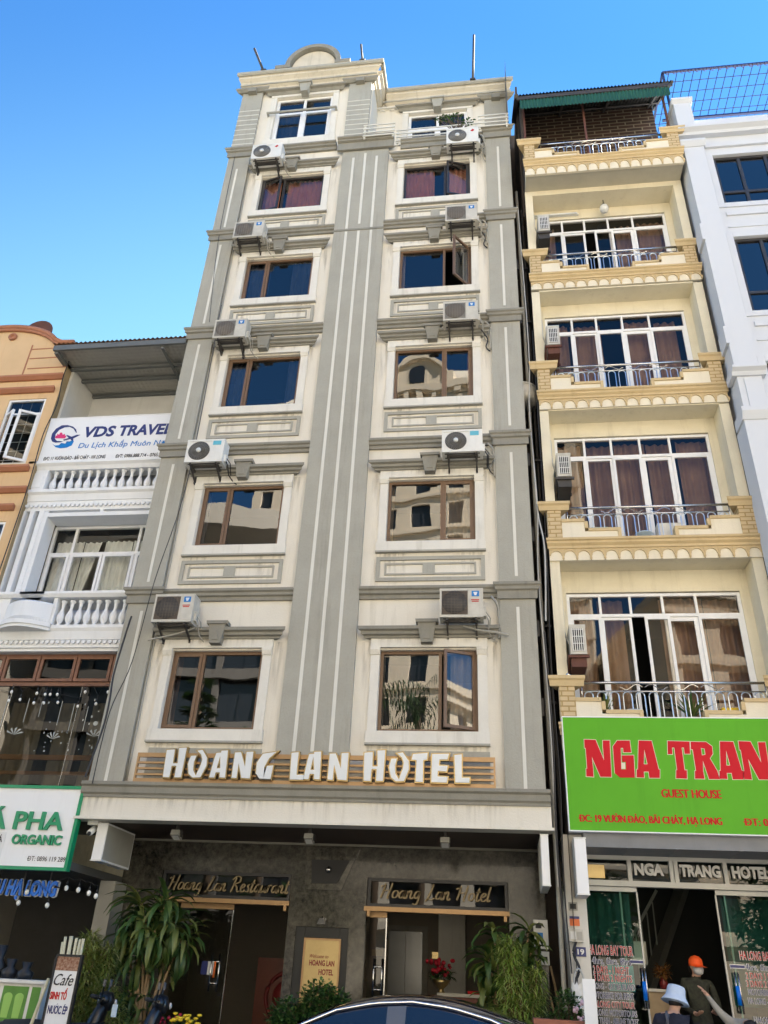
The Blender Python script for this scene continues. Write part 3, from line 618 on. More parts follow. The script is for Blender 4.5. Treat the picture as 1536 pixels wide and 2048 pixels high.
# air conditioners
def ac_unit(x0, z0, style, label, w=.74, h=.52, d=.30):
    """outdoor unit on a wall bracket: front face towards the street"""
    t = thing('air_conditioner', (x0+w/2, -.26, z0), label, 'air conditioner', 'outdoor air conditioners on the hotel facade')
    y0, y1 = -.44, -.44+d; fw = w*.66
    body = 'ac_white' if style in ('swirl','round') else 'ac_dirty'
    b = MB(); b.box(x0,x0+w,y0+.012,y1,z0,z0+h)
    b.box(x0-.006,x0+w+.006,y0,y1+.004,z0+h-.035,z0+h+.008); b.box(x0-.004,x0+w+.004,y0+.004,y1,z0-.01,z0+.035)
    b.box(x0-.003,x0+.03,y0+.002,y1,z0+.03,z0+h-.03); b.box(x0+fw,x0+w+.003,y0+.002,y1,z0+.03,z0+h-.03)
    b.box(x0+w,x0+w+.045,y0+.1,y1-.04,z0+.05,z0+.22)
    b.build('casing', body, t)
    cx, cz = x0+fw/2+.01, z0+h/2; r = min(fw/2-.03, h/2-.04)
    g = MB()
    if style == 'swirl':
        g.lathe([(r,-.0),(r,.016),(r*.9,.02),(.05,.022)], (cx,y0+.02,cz), 28, 'y'); G = g.build('fan_grille', 'ac_grille', t)
        v = MB()
        for k in range(30):
            a = 2*math.pi*k/30; pts = [(cx+rr*math.cos(a+q),y0-.006,cz+rr*math.sin(a+q)) for rr,q in ((r*.24,0),(r*.6,.28),(r*.97,.75))]; v.tube(pts,.0035,3)
        v.build('vane', 'ac_grille_grey', G)
        q = MB(); q.lathe([(r*.22,0),(r*.22,.035),(.004,.037)], (cx,y0+.0,cz), 14, 'y'); q.build('fan_hub', 'ac_white', t)
    elif style == 'round':
        g.lathe([(r,0),(r,.016),(.04,.02)], (cx,y0+.02,cz), 24, 'y'); G = g.build('fan_grille', 'ac_grille_grey', t)
        v = MB()
        for rr in (.25,.4,.55,.7,.85,.97): v.tube([(cx+r*rr*math.cos(a*math.pi/10),y0-.006,cz+r*rr*math.sin(a*math.pi/10)) for a in range(21)],.004,3)
        v.build('vane', 'ac_grille', G)
        q = MB(); q.lathe([(r*.24,0),(r*.24,.035),(.004,.037)], (cx,y0,cz), 14, 'y'); q.build('fan_hub', 'ac_white', t)
    else:
        bm_ = 'ac_grille_brown' if style == 'brown' else 'ac_grille_grey'
        g.box(x0+.03,x0+fw-.01,y0+.002,y0+.013,z0+.04,z0+h-.04); G = g.build('fan_grille', bm_, t)
        q = MB(); q.lathe([(r,0),(r,.01),(.02,.011)], (cx,y0+.004,cz), 24, 'y'); q.build('fan_opening', 'ac_grille' if style=='brown' else 'ac_grille_brown', G)
        v = MB()
        for k in range(1,15): z = z0+.04+(h-.08)*k/15; v.box(x0+.035,x0+fw-.015,y0-.012,y0-.006,z-.003,z+.003)
        for k in range(1,8): x = x0+.03+(fw-.04)*k/8; v.box(x-.002,x+.002,y0-.0125,y0-.0055,z0+.04,z0+h-.04)
        v.build('vane', bm_, G)
    s = MB(); lx = x0+fw+.03; m1 = 'ink_blue'
    if style == 'brown' or style == 'mesh':
        s.box(lx+.03,lx+.16,y0-.004,y0+.0,z0+h-.15,z0+h-.045); S_ = s.build('badge', 'ink_blue', t)
        s = MB(); s.prism([(lx+.06,z0+h-.07),(lx+.13,z0+h-.07),(lx+.11,z0+h-.13),(lx+.08,z0+h-.13)],y0-.007,y0-.0045); s.build('badge_mark','letter_white',S_)
        if style == 'brown':
            s = MB(); s.box(lx+.02,lx+.16,y0-.003,y0+.001,z0+h-.22,z0+h-.205); s.box(lx+.03,lx+.15,y0-.003,y0+.001,z0+h-.25,z0+h-.235); s.build('badge', 'ink_red', t)
    elif style == 'swirl':
        s.box(lx,lx+.17,y0-.004,y0+.0,z0+h-.14,z0+h-.04); s.build('badge', 'badge_cyan', t)
    else:
        s.prism([(lx+.05,z0+h-.14),(lx+.10,z0+h-.17),(lx+.15,z0+h-.12),(lx+.11,z0+h-.07)],y0-.004,y0-.0); s.build('badge', 'ink_red', t)
    k = MB()
    for x in (x0+.1, x0+w-.14):
        k.box(x,x+.04,y0+.02,.0,z0-.055,z0-.012); k.bar((x+.02,y0+.08,z0-.05),(x+.02,-.0,z0-.22),.03)
        k.box(x,x+.04,-.03,.03,z0-.26,z0-.0)
    k.box(x0+.05,x0+w-.05,y0+.06,y0+.10,z0-.012,z0-.0); k.box(x0+.05,x0+w-.05,y1-.1,y1-.06,z0-.012,z0-.0)
    k.box(x0+.09,x0+w-.09,y0+.11,y1-.12,z0-.05,z0-.013)
    k.build('bracket', 'iron', t)
    p = MB(); X = x0+w+.03
    p.tube([(X,-.3,z0+.1),(X+.06,-.3,z0-.02),(X+.05,-.12,z0-.15),(X+.12,-.02,z0-.24),(X+.2,.0,z0-.3)],.014,5); p.tube([(X,-.28,z0+.17),(X+.09,-.24,z0+.05),(X+.07,-.06,z0-.12)],.01,5); p.build('hose', 'pipe_grey' if style!='swirl' else 'black', t)
    return t
mat('badge_cyan', (.10,.42,.55), .4, var=0)
ac_unit(-6.10,7.08,'brown','white air conditioner with rusty brown grille, lowest in the left column')
ac_unit(-6.10,10.54,'swirl','clean white air conditioner with swirl fan in the left column',.78,.53)
ac_unit(-6.04,13.88,'mesh','dusty air conditioner with blue badge, middle unit of the left column')
ac_unit(-6.05,17.14,'mesh','dusty air conditioner second from top in the left column')
ac_unit(-6.00,20.15,'round','white air conditioner with round grille and white hub, topmost on the left',.80,.55)
ac_unit(-.91,7.12,'brown','white air conditioner with brown grille, lowest in the right column')
ac_unit(-.90,10.56,'swirl','clean white air conditioner with black swirl fan in the right column',.78,.50)
ac_unit(-.90,14.0,'mesh','dusty air conditioner with blue badge, middle unit of the right column')
ac_unit(-.87,17.16,'mesh','dusty air conditioner second from top in the right column')
ac_unit(-.86,20.08,'round','white air conditioner with round grille on the top balcony ledge',.80,.56)

# roof poles
def pole(base, top, r, label):
    b = MB(); b.tube([base, top], r, 8); B = Vector(base); b.box(B.x-.08,B.x+.08,B.y-.08,B.y+.08,B.z-.03,B.z+.03)
    b.tube([B+Vector((0,0,.02)), B+Vector((0,.3,-.05))], r*.7, 6)
    o = b.build('metal_pole', 'iron', None, base); tag(o, label, 'pole', 'iron poles on the hotel roof edge')
pole((-6.22,-.25,24.42),(-6.52,-.55,25.15),.035,'short slanting iron pole at the left corner of the hotel roof')
pole((-3.30,-.25,24.42),(-3.36,-.40,25.05),.03,'short iron stub pole over the hotel middle pilaster')
pole((-.18,.62,24.4),(-.12,.60,26.75),.035,'tall thin iron mast on the right part of the hotel roof')

# lamps, camera and light boxes under the canopy
def canopy_lamp(x, label):
    t = thing('floodlight', (x,.45,3.78), label, 'floodlight', 'small floodlights under the hotel canopy')
    b = MB(); b.box(x-.02,x+.02,.42,.48,3.66,3.785); b.box(x-.08,x-.07,.40,.5,3.6,3.7); b.box(x+.07,x+.08,.40,.5,3.6,3.7); b.build('bracket','iron',t)
    b = MB(); b.add([(x-.07,.33,3.62),(x+.07,.33,3.62),(x+.07,.52,3.56),(x-.07,.52,3.56),(x-.07,.36,3.70),(x+.07,.36,3.70),(x+.07,.54,3.64),(x-.07,.54,3.64)],[(3,2,1,0),(4,5,6,7),(0,1,5,4),(1,2,6,5),(2,3,7,6),(3,0,4,7)]); b.build('housing','pipe_grey',t)
    b = MB(); b.quad((x-.055,.345,3.606),(x-.055,.505,3.558),(x+.055,.505,3.558),(x+.055,.345,3.606)); b.build('lens','ac_white',t)
canopy_lamp(-5.30,'small floodlight under canopy on the left, above the restaurant transom'); canopy_lamp(-3.05,'small floodlight under canopy above the dark emblem'); canopy_lamp(-.85,'small floodlight under canopy on the right, above the hotel transom')
t = thing('security_camera', (-6.64,.15,3.7), 'white dome security camera under the left end of canopy', 'camera')
b = MB(); b.box(-6.72,-6.56,.08,.24,3.70,3.78); b.build('mount','ac_white',t)
b = MB(); b.tube([(-6.64,.2,3.66),(-6.62,.02,3.56)],.05,10); b.build('housing','ac_white',t)
b = MB(); b.lathe([(.036,0),(.03,.012),(.002,.015)],(-6.617,.0,3.55),10,'y'); b.build('lens','black',t)
def lightbox(x0,x1,y0,y1,z0,z1,label,side=None):
    t = thing('light_box', ((x0+x1)/2,(y0+y1)/2,z0), label, 'light box')
    b = MB(); b.box(x0,x1,y0,y1,z0,z1); b.build('casing','sign_white',t)
    e = .02
    for X in (x0-.006,x1+.001): b = MB(); b.box(X,X+.005,y0+.03,y1-.03,z0+.03,z1-.03); b.build('side_panel',side or 'cream_trim',t)
    for za in (z0,z1-e): b = MB(); b.box(x0-.01,x1+.01,y0-.008,y0-.001,za,za+e); b.build('edge_trim','ac_white',t)
    b = MB(); b.bar(((x0+x1)/2,y1,z1-.1),((x0+x1)/2,y1+.5,z1-.1),.03); b.build('bracket','iron',t)
lightbox(-6.55,-6.38,.12,1.25,3.16,3.74,'grey white light box end on under the left end of canopy','pipe_grey')
lightbox(.62,.73,-.04,1.0,3.0,3.72,'narrow cream light box seen end on under the right end of canopy')

# transom lettering: brush script in gold strokes
def stroke(b, pts, w, y):
    """flat brush stroke: pts (x,z), widths follow a thick-thin pen"""
    n = len(pts); sm = []
    for i in range(n-1):
        p0,p1,p2,p3 = pts[max(i-1,0)],pts[i],pts[i+1],pts[min(i+2,n-1)]
        for k in range(5):
            t = k/5; f = lambda a,b_,c,d: .5*((2*b_)+(-a+c)*t+(2*a-5*b_+4*c-d)*t*t+(-a+3*b_-3*c+d)*t**3)
            sm.append((f(p0[0],p1[0],p2[0],p3[0]), f(p0[1],p1[1],p2[1],p3[1])))
    sm.append(pts[-1]); vs = []
    for i,(x,z) in enumerate(sm):
        a = sm[max(i-1,0)]; c = sm[min(i+1,len(sm)-1)]; dx,dz = c[0]-a[0], c[1]-a[1]; L_ = math.hypot(dx,dz) or 1; nx,nz = -dz/L_, dx/L_
        ww = w*(.45+.75*abs(dz)/L_)*(.55 if i in (0,len(sm)-1) else 1)
        vs += [(x+nx*ww,y,z+nz*ww),(x-nx*ww,y,z-nz*ww)]
    b.add(vs, [(2*i,2*i+1,2*i+3,2*i+2) for i in range(len(sm)-1)])
SC = {'H':(.75,[[(0,.72),(.12,.8),(.3,.78)],[(.28,.95),(.2,.5),(.08,0)],[(.7,1),(.6,.5),(.48,.02),(.58,.0)],[(.15,.45),(.4,.5),(.66,.5)]]),
'o':(.42,[[(.3,.5),(.12,.45),(.04,.2),(.12,.02),(.3,.1),(.38,.35),(.3,.5)]]), 'a':(.46,[[(.36,.48),(.16,.46),(.04,.2),(.12,.02),(.28,.15),(.38,.5),(.32,.12),(.4,.0),(.46,.1)]]),
'n':(.48,[[(.1,.5),(.08,.25),(.02,0)],[(.06,.25),(.22,.5),(.32,.45),(.27,.1),(.36,.0),(.46,.12)]]), 'g':(.44,[[(.36,.48),(.16,.46),(.04,.22),(.12,.04),(.28,.15),(.38,.5),(.28,-.2),(.12,-.38),(-.02,-.28)]]),
'L':(.6,[[(.45,1),(.28,.5),(.1,-.05)],[(.0,-.12),(.15,.02),(.35,-.02),(.55,.1)],[(.45,1),(.3,.85)]]), 't':(.32,[[(.24,.85),(.14,.4),(.1,.04),(.2,0),(.3,.12)],[(.02,.55),(.34,.6)]]),
'e':(.38,[[(.06,.22),(.28,.34),(.3,.48),(.18,.5),(.05,.25),(.12,.02),(.26,.02),(.36,.14)]]), 'l':(.24,[[(.22,.95),(.1,.4),(.07,.04),(.15,0),(.24,.1)]]),
'R':(.7,[[(.3,.95),(.2,.5),(.06,-.05)],[(.02,.78),(.3,1.02),(.6,.95),(.58,.65),(.28,.5),(.42,.3),(.55,.0),(.7,.06)]]), 's':(.34,[[(.3,.5),(.16,.42),(.26,.22),(.22,.02),(.04,.04)]]),
'u':(.48,[[(.1,.5),(.04,.15),(.12,.0),(.3,.2),(.38,.5),(.32,.1),(.4,0),(.48,.12)]]), 'r':(.34,[[(.1,.5),(.08,.25),(.02,0)],[(.08,.3),(.2,.5),(.34,.46)]]),' ':(.3,[])}
def script(word, x0, x1, z, h, y):
    tot = sum(SC[c][0] for c in word); k = (x1-x0)/tot; x = x0; b = MB()
    for c in word:
        for s_ in SC[c][1]: stroke(b, [(x+px*k+pz*h*.12, z+pz*h) for px,pz in s_], .013, y)
        x += SC[c][0]*k
    return b
mat('gold_script', (.28,.215,.115), .45, .3, var=.05)
b = script('Hoang Lan Restaurant', -5.92,-3.70, 2.95,.24, GY+.01); tag(b.build('script_lettering','gold_script',None,(-4.8,GY,2.9)), 'gold script lettering on the left dark transom, behind the tall corn plant', 'lettering')
b = script('Hoang Lan Hotel', -2.08,-.18, 2.94,.24, GY+.01); tag(b.build('script_lettering','gold_script',None,(-1.1,GY,2.9)), 'gold script lettering on the right dark transom, above the flower urn', 'lettering')
# welcome plaque in the niche, with its picture light
t = thing('welcome_plaque', (-3.02,GY+.03,1.4), 'polished gold welcome plaque with maroon letters in the dark niche', 'plaque')
b = MB(); b.box(-3.34,-2.70,GY+.012,GY+.03,1.1,2.28); b.build('plate','brass',t)
f = MB(); frame(f,-3.34,-2.70,1.1,2.28,GY-.005,GY+.011,.03); f.build('border','gold',t)
b = script('Helloae to'.replace('Helloae','Lelone'), -3.22,-2.9,1.985,.06,GY+.004) if False else MB()
b.add(*text_mesh('Welcome to',-3.22,-2.90,1.985,2.04,GY+.01,shear=.35)); b.build('lettering','ink_maroon',t)
text('lettering',t,'ink_maroon','HOANG LAN',-3.22,-2.79,1.87,1.955,GY+.01,bold=.03); text('lettering',t,'ink_maroon','HOTEL',-3.05,-2.80,1.74,1.825,GY+.01,bold=.03)
t = thing('picture_light', (-3.02,GY-.05,2.5), 'small silver spotlight above the gold plaque', 'lamp')
b = MB(); b.box(-3.06,-2.98,GY-.02,GY,2.5,2.58); b.tube([(-3.02,GY-.01,2.56),(-3.02,GY-.16,2.6),(-3.02,GY-.18,2.55)],.012,6); b.build('arm','steel',t)
b = MB(); b.add([(-3.06,GY-.22,2.57),(-2.98,GY-.22,2.57),(-2.98,GY-.14,2.58),(-3.06,GY-.14,2.58),(-3.09,GY-.25,2.48),(-2.95,GY-.25,2.48),(-2.95,GY-.1,2.48),(-3.09,GY-.1,2.48)],[(0,1,2,3),(4,7,6,5),(0,4,5,1),(1,5,6,2),(2,6,7,3),(3,7,4,0)]); b.build('shade','steel',t)
# reception desk, urn of flowers, carved screen
t = thing('reception_desk', (-.55,3.4,.32), 'red brown reception desk with pale top inside the lobby', 'desk')
mat('redwood', (.20,.05,.025), .4, var=.2, scale=3); mat('marble', (.6,.57,.5), .3, var=.1)
b = MB(); b.box(-1.1,.0,3.2,3.8,.32,1.52); b.build('body','redwood',t)
b = MB(); b.box(-1.15,.05,3.15,3.85,1.521,1.57); b.build('counter_top','marble',t)
b = MB(); b.box(-.62,-.42,3.3,3.42,1.571,1.62); tag(b.build('red_box','ink_red',None,(-.52,3.36,1.57)),'small red box lying on the reception desk top','box')
t = thing('carved_screen', (-4.15,4.4,.32), 'dark red carved wooden screen with round medallion in the restaurant', 'screen')
b = MB(); b.box(-4.75,-3.45,4.4,4.5,.32,2.0); b.build('panel','redwood',t)
b = MB(); b.tube([(-4.1+.42*math.cos(a*math.pi/16),4.38,1.35+.42*math.sin(a*math.pi/16)) for a in range(33)],.04,6); b.lathe([(.3,0),(.28,.03),(.12,.04),(.01,.06)],(-4.1,4.39,1.35),20,'y'); b.build('medallion','ink_maroon',t)
# stickers on the restaurant door
t = thing('door_sticker', (-5.05,GY+.14,1.7), 'small blue and white card sticker on the restaurant glass door', 'sticker')
b = MB(); b.box(-5.13,-5.02,GY+.141,GY+.147,1.66,1.86); b.build('blue_part','ink_navy',t)
b = MB(); b.box(-5.018,-4.90,GY+.141,GY+.147,1.66,1.86); b.build('white_part','sign_white',t)
# ---------------------------------------------------------------- yellow guest house
mat('yellow', (.74,.68,.52), .9, var=.09, scale=1.4, streak=.16, bump=.2, fine=.05, dirt=(.34,.28,.18))
mat('yellow_pale', (.75,.69,.55), .9, var=.08, scale=1.6, streak=.14, bump=.2, dirt=(.36,.31,.22))
mat('mustard', (.57,.44,.245), .85, var=.08, scale=2, streak=.16, bump=.2, dirt=(.24,.16,.07))
mat('side_brick_shade', (.075,.06,.05), .95, var=.3, scale=1.5, streak=.3)  # dark tone: shade of the narrow gap put into the colour
bricks('mustard_brick', (.57,.44,.26), (.55,.42,.24), (.36,.25,.10), .21, .085, .012)
bricks('dark_brick', (.055,.032,.024), (.09,.045,.032), (.27,.22,.15), .42, .14, .018)
gh = thing('guest_house', (2.88,0,.1), 'narrow yellow guest house with mustard arched balconies and steel railings', 'guest house')
def gp(name, b, m, par=None): return b.build(name, m, par or gh)
GX0, GX1, GB = 1.04, 4.71, .5          # sides and the back wall of the recesses
FL = [dict(zb=5.45, wt=7.95, tr=7.53, ceil=8.39), dict(zb=8.80, wt=11.43, tr=10.97, ceil=11.80), dict(zb=12.24, wt=14.78, tr=14.34, ceil=15.15), dict(zb=15.62, wt=18.02, tr=17.60, ceil=18.36)]
b = MB()
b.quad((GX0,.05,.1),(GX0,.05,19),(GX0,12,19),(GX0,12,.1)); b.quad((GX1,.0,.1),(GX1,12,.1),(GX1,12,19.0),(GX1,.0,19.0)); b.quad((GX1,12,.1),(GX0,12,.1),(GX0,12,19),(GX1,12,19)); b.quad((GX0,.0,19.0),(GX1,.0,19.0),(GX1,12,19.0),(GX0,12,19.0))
gp('side_wall', b, 'side_brick_shade')
b = MB()
for i,f in enumerate(FL):
    zl = f['zb']-.02; zc = f['ceil']
    b.box(GX0,1.215,.035,GB,zl,zc); b.box(4.52,GX1,.035,GB,zl,zc)       # piers
    b.box(1.215,4.52,.035,GB+1,zc,zc+.03+ (0 if i<3 else .12))
    b.wall(1.215,4.52,zl,zc,GB,[(1.33,4.36,zl+.12,f['wt']+.02)],.1)
b.box(1.215,4.52,.0,.035,18.36,18.52); b.box(GX0,1.215,.0,.034,15.7,18.52); b.box(4.52,GX1,.0,.034,15.7,18.52)
gp('front_wall', b, 'yellow')
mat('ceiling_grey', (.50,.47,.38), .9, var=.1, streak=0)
def arches(b, b2, x0, x1, z0, z1, y, n):
    """row of raised half-round arches with drops"""
    w_ = (x1-x0)/n
    for k in range(n):
        cx = x0+w_*(k+.5); o = arc(cx, z0+(z1-z0)*.42, w_*.5-.002, (z1-z0)*.52, 0, 180, 10); q = arc(cx, z0+(z1-z0)*.42, w_*.5-.028, (z1-z0)*.52-.03, 0, 180, 10)
        for i in range(10): b.prism([o[i],o[i+1],q[i+1],q[i]], y-.022, y)
        # spandrels between arch and moulding
        pts = [(cx-w_/2+.001, z1),(cx+w_/2-.001, z1)]+o
        b.prism(pts, y-.010, y-.0005)
        b.box(cx+w_/2-.018, cx+w_/2+.018, y-.03, y, z0+(z1-z0)*.12, z0+(z1-z0)*.42); b.box(cx+w_/2-.009, cx+w_/2+.009, y-.022, y, z0+.0, z0+(z1-z0)*.12)
def balcony(zb, zf, y, nm, railh=.70, pots=()):
    """zb floor line (moulding top), zf bottom of the arched frieze, y front plane"""
    s_ = MB(); s_.box(GX0+.02,GX1-.02,y+.03,GB,zb-.22,zb-.02)
    s_.box(GX0+.001,GX1-.001,y,y+.06,zf,zb-.16); B_ = gp('balcony', s_, 'yellow_pale')
    u = MB(); u.quad((GX0+.03,y+.06,zb-.22),(GX1-.03,y+.06,zb-.22),(GX1-.03,GB,zb-.22),(GX0+.03,GB,zb-.22))
    mo = MB(); mo.run_x([(y+.05,zb-.19),(y+.05,zb),(y-.10,zb),(y-.10,zb-.04),(y-.07,zb-.06),(y-.07,zb-.10),(y-.03,zb-.14),(y-.03,zb-.19)], GX0, GX1, .3, .3); gp('moulding', mo, 'mustard', B_)
    fz = MB(); arches(fz, None, GX0, GX1, zf, zb-.19, y, 15); gp('arched_frieze', fz, 'mustard', B_)
    ph = .42
    T = .06
    for sgn,(xa,xb,xc) in ((1,(1.30,1.71,2.29)),(-1,(4.44,3.93,3.35))):
        X = lambda v: v
        pp = MB(); bd = MB(); lo,hi = sorted((xa,xb)); lo2,hi2 = sorted((xb,xc))
        pp.box(lo,hi,y-.02,y+.10,zb,zb+ph-T); pp.box(lo2,hi2,y-.02,y+.10,zb,zb+.22-T)
        bd.box(lo-.0,hi+.0,y-.045,y+.12,zb+ph-T,zb+ph); bd.box(min(xb,xb+sgn*T),max(xb,xb+sgn*T),y-.044,y+.12,zb+.22,zb+ph-T)
        bd.box(min(xb+sgn*T,xc),max(xb+sgn*T,xc),y-.045,y+.12,zb+.22-T,zb+.22); bd.box(min(xc,xc+sgn*T),max(xc,xc+sgn*T),y-.044,y+.12,zb,zb+.22-T*0)
        gp('stepped_parapet', pp, 'yellow_pale', B_); gp('parapet_border', bd, 'mustard', B_)
    ppz = .78
    for a,c in ((GX0+.01,1.30),(4.44,GX1-.01)):
        q = MB(); q.box(a,c,y-.03,y+.24,zb,zb+ppz-.17); gp('pier', q, 'mustard_brick', B_)
        q = MB(); q.run_x([(y+.25,zb+ppz-.17),(y+.25,zb+ppz),(y-.10,zb+ppz),(y-.10,zb+ppz-.05),(y-.07,zb+ppz-.08),(y-.05,zb+ppz-.17)], a-.0, c+.0, .5, .5); gp('pier_cap', q, 'mustard', B_)
    r = MB(); yr = y+.06
    r.tube([(1.30,yr,zb+railh),(4.44,yr,zb+railh)],.024,8); r.tube([(1.42,yr,zb+.555),(4.32,yr,zb+.555)],.013,6)
    for x in (1.42,4.32): r.tube([(x,yr,zb+.40),(x,yr,zb+railh)],.012,6)
    for x,z in ((1.22,zb+ppz),(4.52,zb+ppz)): r.ball((x,yr,z+.05),.05)
    for cx in (2.42,3.30):                       # scrolls between the rails
        for sx in (-1,1): r.tube([(cx+sx*(.02+.36*t), yr, zb+.628+.045*math.sin(t*math.pi*2)*(1 if t<.9 else .5)) for t in [i/10 for i in range(11)]],.007,5)
    gp('railing', r, 'steel', B_)
    for k in range(14):
        x = 1.53+k*.2055; d = 0
        d = .05 if x < 1.71+.1 or x > 3.93-.1 else (.27 if x < 2.29 or x > 3.35 else .50)
        h_ = MB(); r_ = .07; t0 = zb+.545-r_
        pts = [(x-r_,yr,t0-d+.0)]+[(x+r_*math.cos(R(a)),yr,t0+r_*math.sin(R(a))) for a in range(180,-1,-30)]+[(x+r_,yr,t0-d)]
        h_.tube(pts,.010,5); h_.tube([(x,yr,t0+r_),(x,yr,t0+r_+.01)],.01,4)
        gp('hoop', h_, 'steel_blue', B_)
    return B_
mat('steel_blue', (.55,.62,.70), .3, .85, var=0)
for f in FL[1:]: balcony(f['zb'], f['ceil'] if False else f['zb']-.42, .0, '')
balcony(5.42, 5.0, .0, '')
balcony(18.98, 18.50, -.5, '')
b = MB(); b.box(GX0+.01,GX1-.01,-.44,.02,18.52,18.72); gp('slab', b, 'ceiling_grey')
# sliding windows with white frames
def gwin(i, f, openk, curt):
    z0, z1, tr = f['zb']+.10, f['wt'], f['tr']; x0, x1 = 1.33, 4.36; ms = (1.92,2.45,3.01,3.59)
    fr = MB(); frame(fr, x0, x1, z0, z1, GB+.03, GB+.09, .055, (), (tr,))
    for x in ms: fr.box(x-.022,x+.022,GB+.034,GB+.086,tr+.03,z1-.055)
    W = gp('window', fr, 'white_alu')
    xs = (x0+.055,)+ms+(x1-.055,)
    for k in range(5):
        p = MB(); p.quad((xs[k],GB+.06,tr+.02),(xs[k+1],GB+.06,tr+.02),(xs[k+1],GB+.06,z1-.05),(xs[k],GB+.06,z1-.05)); gp('pane', p, 'pane_guest', W)
        a,c = xs[k]+(.0 if k!=openk else .22), xs[k+1]+(.0 if k!=openk else .22)
        if k == openk: c = min(c, xs[k+1]+.1)
        y_ = GB+.03+.03*(k%2); s_ = MB(); frame(s_, a, c, z0+.05, tr-.03, y_, y_+.04, .05 if k!=3 else .075); gp('sliding_door', s_, 'white_alu', W)
        p = MB(); p.quad((a+.04,y_+.02,z0+.1),(c-.04,y_+.02,z0+.1),(c-.04,y_+.02,tr-.07),(a+.04,y_+.02,tr-.07)); gp('door_pane', p, 'pane_guest', W)
    for q,(u0,u1) in enumerate(curt):
        gp('curtain', curtain(x0+(x1-x0)*u0, x0+(x1-x0)*u1, z0, z1, GB+.30+.05*(q%2), .04, .15), 'curtain_mauve' if i<3 else 'curtain_mauve', W)
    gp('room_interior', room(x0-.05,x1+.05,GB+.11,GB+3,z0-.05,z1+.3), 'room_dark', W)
gwin(0, FL[0], 2, ((0,.16),(.19,.34),(.55,.80),(.81,1)))
gwin(1, FL[1], 9, ((0,.18),(.22,.38),(.40,.60),(.61,.78),(.80,1)))
gwin(2, FL[2], 9, ((.02,.17),(.19,.41),(.56,.76),(.80,.95)))
gwin(3, FL[3], 2, ((0,.14),(.62,.77),(.79,1)))
# roof terrace: brick back wall, corrugated roof with green valance
b = MB(); b.quad((GX0,.9,19),(GX1,.9,19),(GX1,.9,23.2),(GX0,.9,23.2)); gp('terrace_wall', b, 'dark_brick')
b = MB(); b.quad((.74,2.2,.1),(GX0,2.2,.1),(GX0,2.2,24),(.74,2.2,24)); gp('gap_shade_sheet', b, 'side_brick_shade')  # dark sheet added to close the gap, standing for its deep shade
b = MB(); b.box(GX0+.0,GX0+.08,-.2,2.4,19.0,21.8); b.box(GX0-.05,GX0-.001,.3,2.4,18.0,23.4); gp('terrace_side', b, 'side_brick_shade')  # outer box added so no sky shows through the dark gap
def corrug(x0, x1, pts, pitch=.085, amp=.018):
    """corrugated sheet: waves along x, profile pts [(y,z)]"""
    n = int((x1-x0)/pitch*4); vs = []; m_ = len(pts); b = MB(); b.smooth = True
    for i in range(n+1):
        x = x0+(x1-x0)*i/n; d = amp*math.sin(2*math.pi*(x-x0)/pitch)
        for j,(y,z) in enumerate(pts):
            a = pts[max(j-1,0)]; c = pts[min(j+1,m_-1)]; dy,dz = c[0]-a[0], c[1]-a[1]; L_ = math.hypot(dy,dz); vs.append((x, y-dz/L_*d, z+dy/L_*d))
    b.add(vs, [(i*m_+j,(i+1)*m_+j,(i+1)*m_+j+1,i*m_+j+1) for i in range(n) for j in range(m_-1)])
    return b
mat('tin_green', (.02,.10,.06), .5, .2, var=.12, scale=3, streak=.25); mat('tin_dark', (.04,.042,.04), .6, .3, var=.2, scale=2)
RR = gp('tin_roof', corrug(.93,4.82,[(-.65,21.50),(1.1,23.05)]), 'tin_dark')
gp('valance', corrug(1.02,4.70,[(-.61,20.96),(-.61,21.32)],.085,.02), 'tin_green', RR)
b = MB(); b.box(.95,4.80,-.63,-.60,21.33,21.46); b.bar((.94,-.65,21.45),(.94,1.1,23.0),.10); b.bar((4.8,-.65,21.45),(4.8,1.1,23.0),.06)
for x in (1.1,2.2,3.4,4.6): b.bar((x,-.6,21.46),(x,.88,22.78),.05)
for k in range(3): y=-.4+k*.5; b.bar((.95,y,21.50+.886*(y+.65)-.07),(4.8,y,21.50+.886*(y+.65)-.07),.04)
gp('roof_frame', b, 'iron', RR)
for x in (1.12,2.62,4.62):
    b = MB(); b.box(x-.025,x+.025,-.3,-.25,19.0,21.7); gp('roof_post', b, 'iron_rust')
# lower front of the guest house: soffit, meter pier, transom and doors
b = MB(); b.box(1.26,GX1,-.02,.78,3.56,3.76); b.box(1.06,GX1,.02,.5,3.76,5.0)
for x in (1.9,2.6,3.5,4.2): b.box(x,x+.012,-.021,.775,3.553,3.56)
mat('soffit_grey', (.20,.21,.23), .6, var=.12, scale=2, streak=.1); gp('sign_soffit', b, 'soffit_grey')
b = MB(); b.box(.96,1.25,.2,.9,.24,3.76); gp('door_pier', b, 'cream_trim')
b = MB(); b.box(1.25,GX1,.78,.88,3.50,3.56); b.box(1.25,GX1,.76,.90,3.12,3.20)
for x in (1.27,2.0,2.63,2.70,3.43,4.15): b.box(x-.03,x+.03,.78,.88,3.20,3.50)
mat('alu_grey', (.42,.43,.42), .4, .2, var=.05)
T_ = gp('transom', b, 'alu_grey')
b = MB(); b.quad((1.26,.83,3.2),(GX1,.83,3.2),(GX1,.83,3.5),(1.26,.83,3.5)); gp('pane', b, 'pane_green', T_)
b = MB(); b.box(1.28,1.62,.80,.82,3.23,3.42); gp('gold_tinsel', b, 'brass', T_)
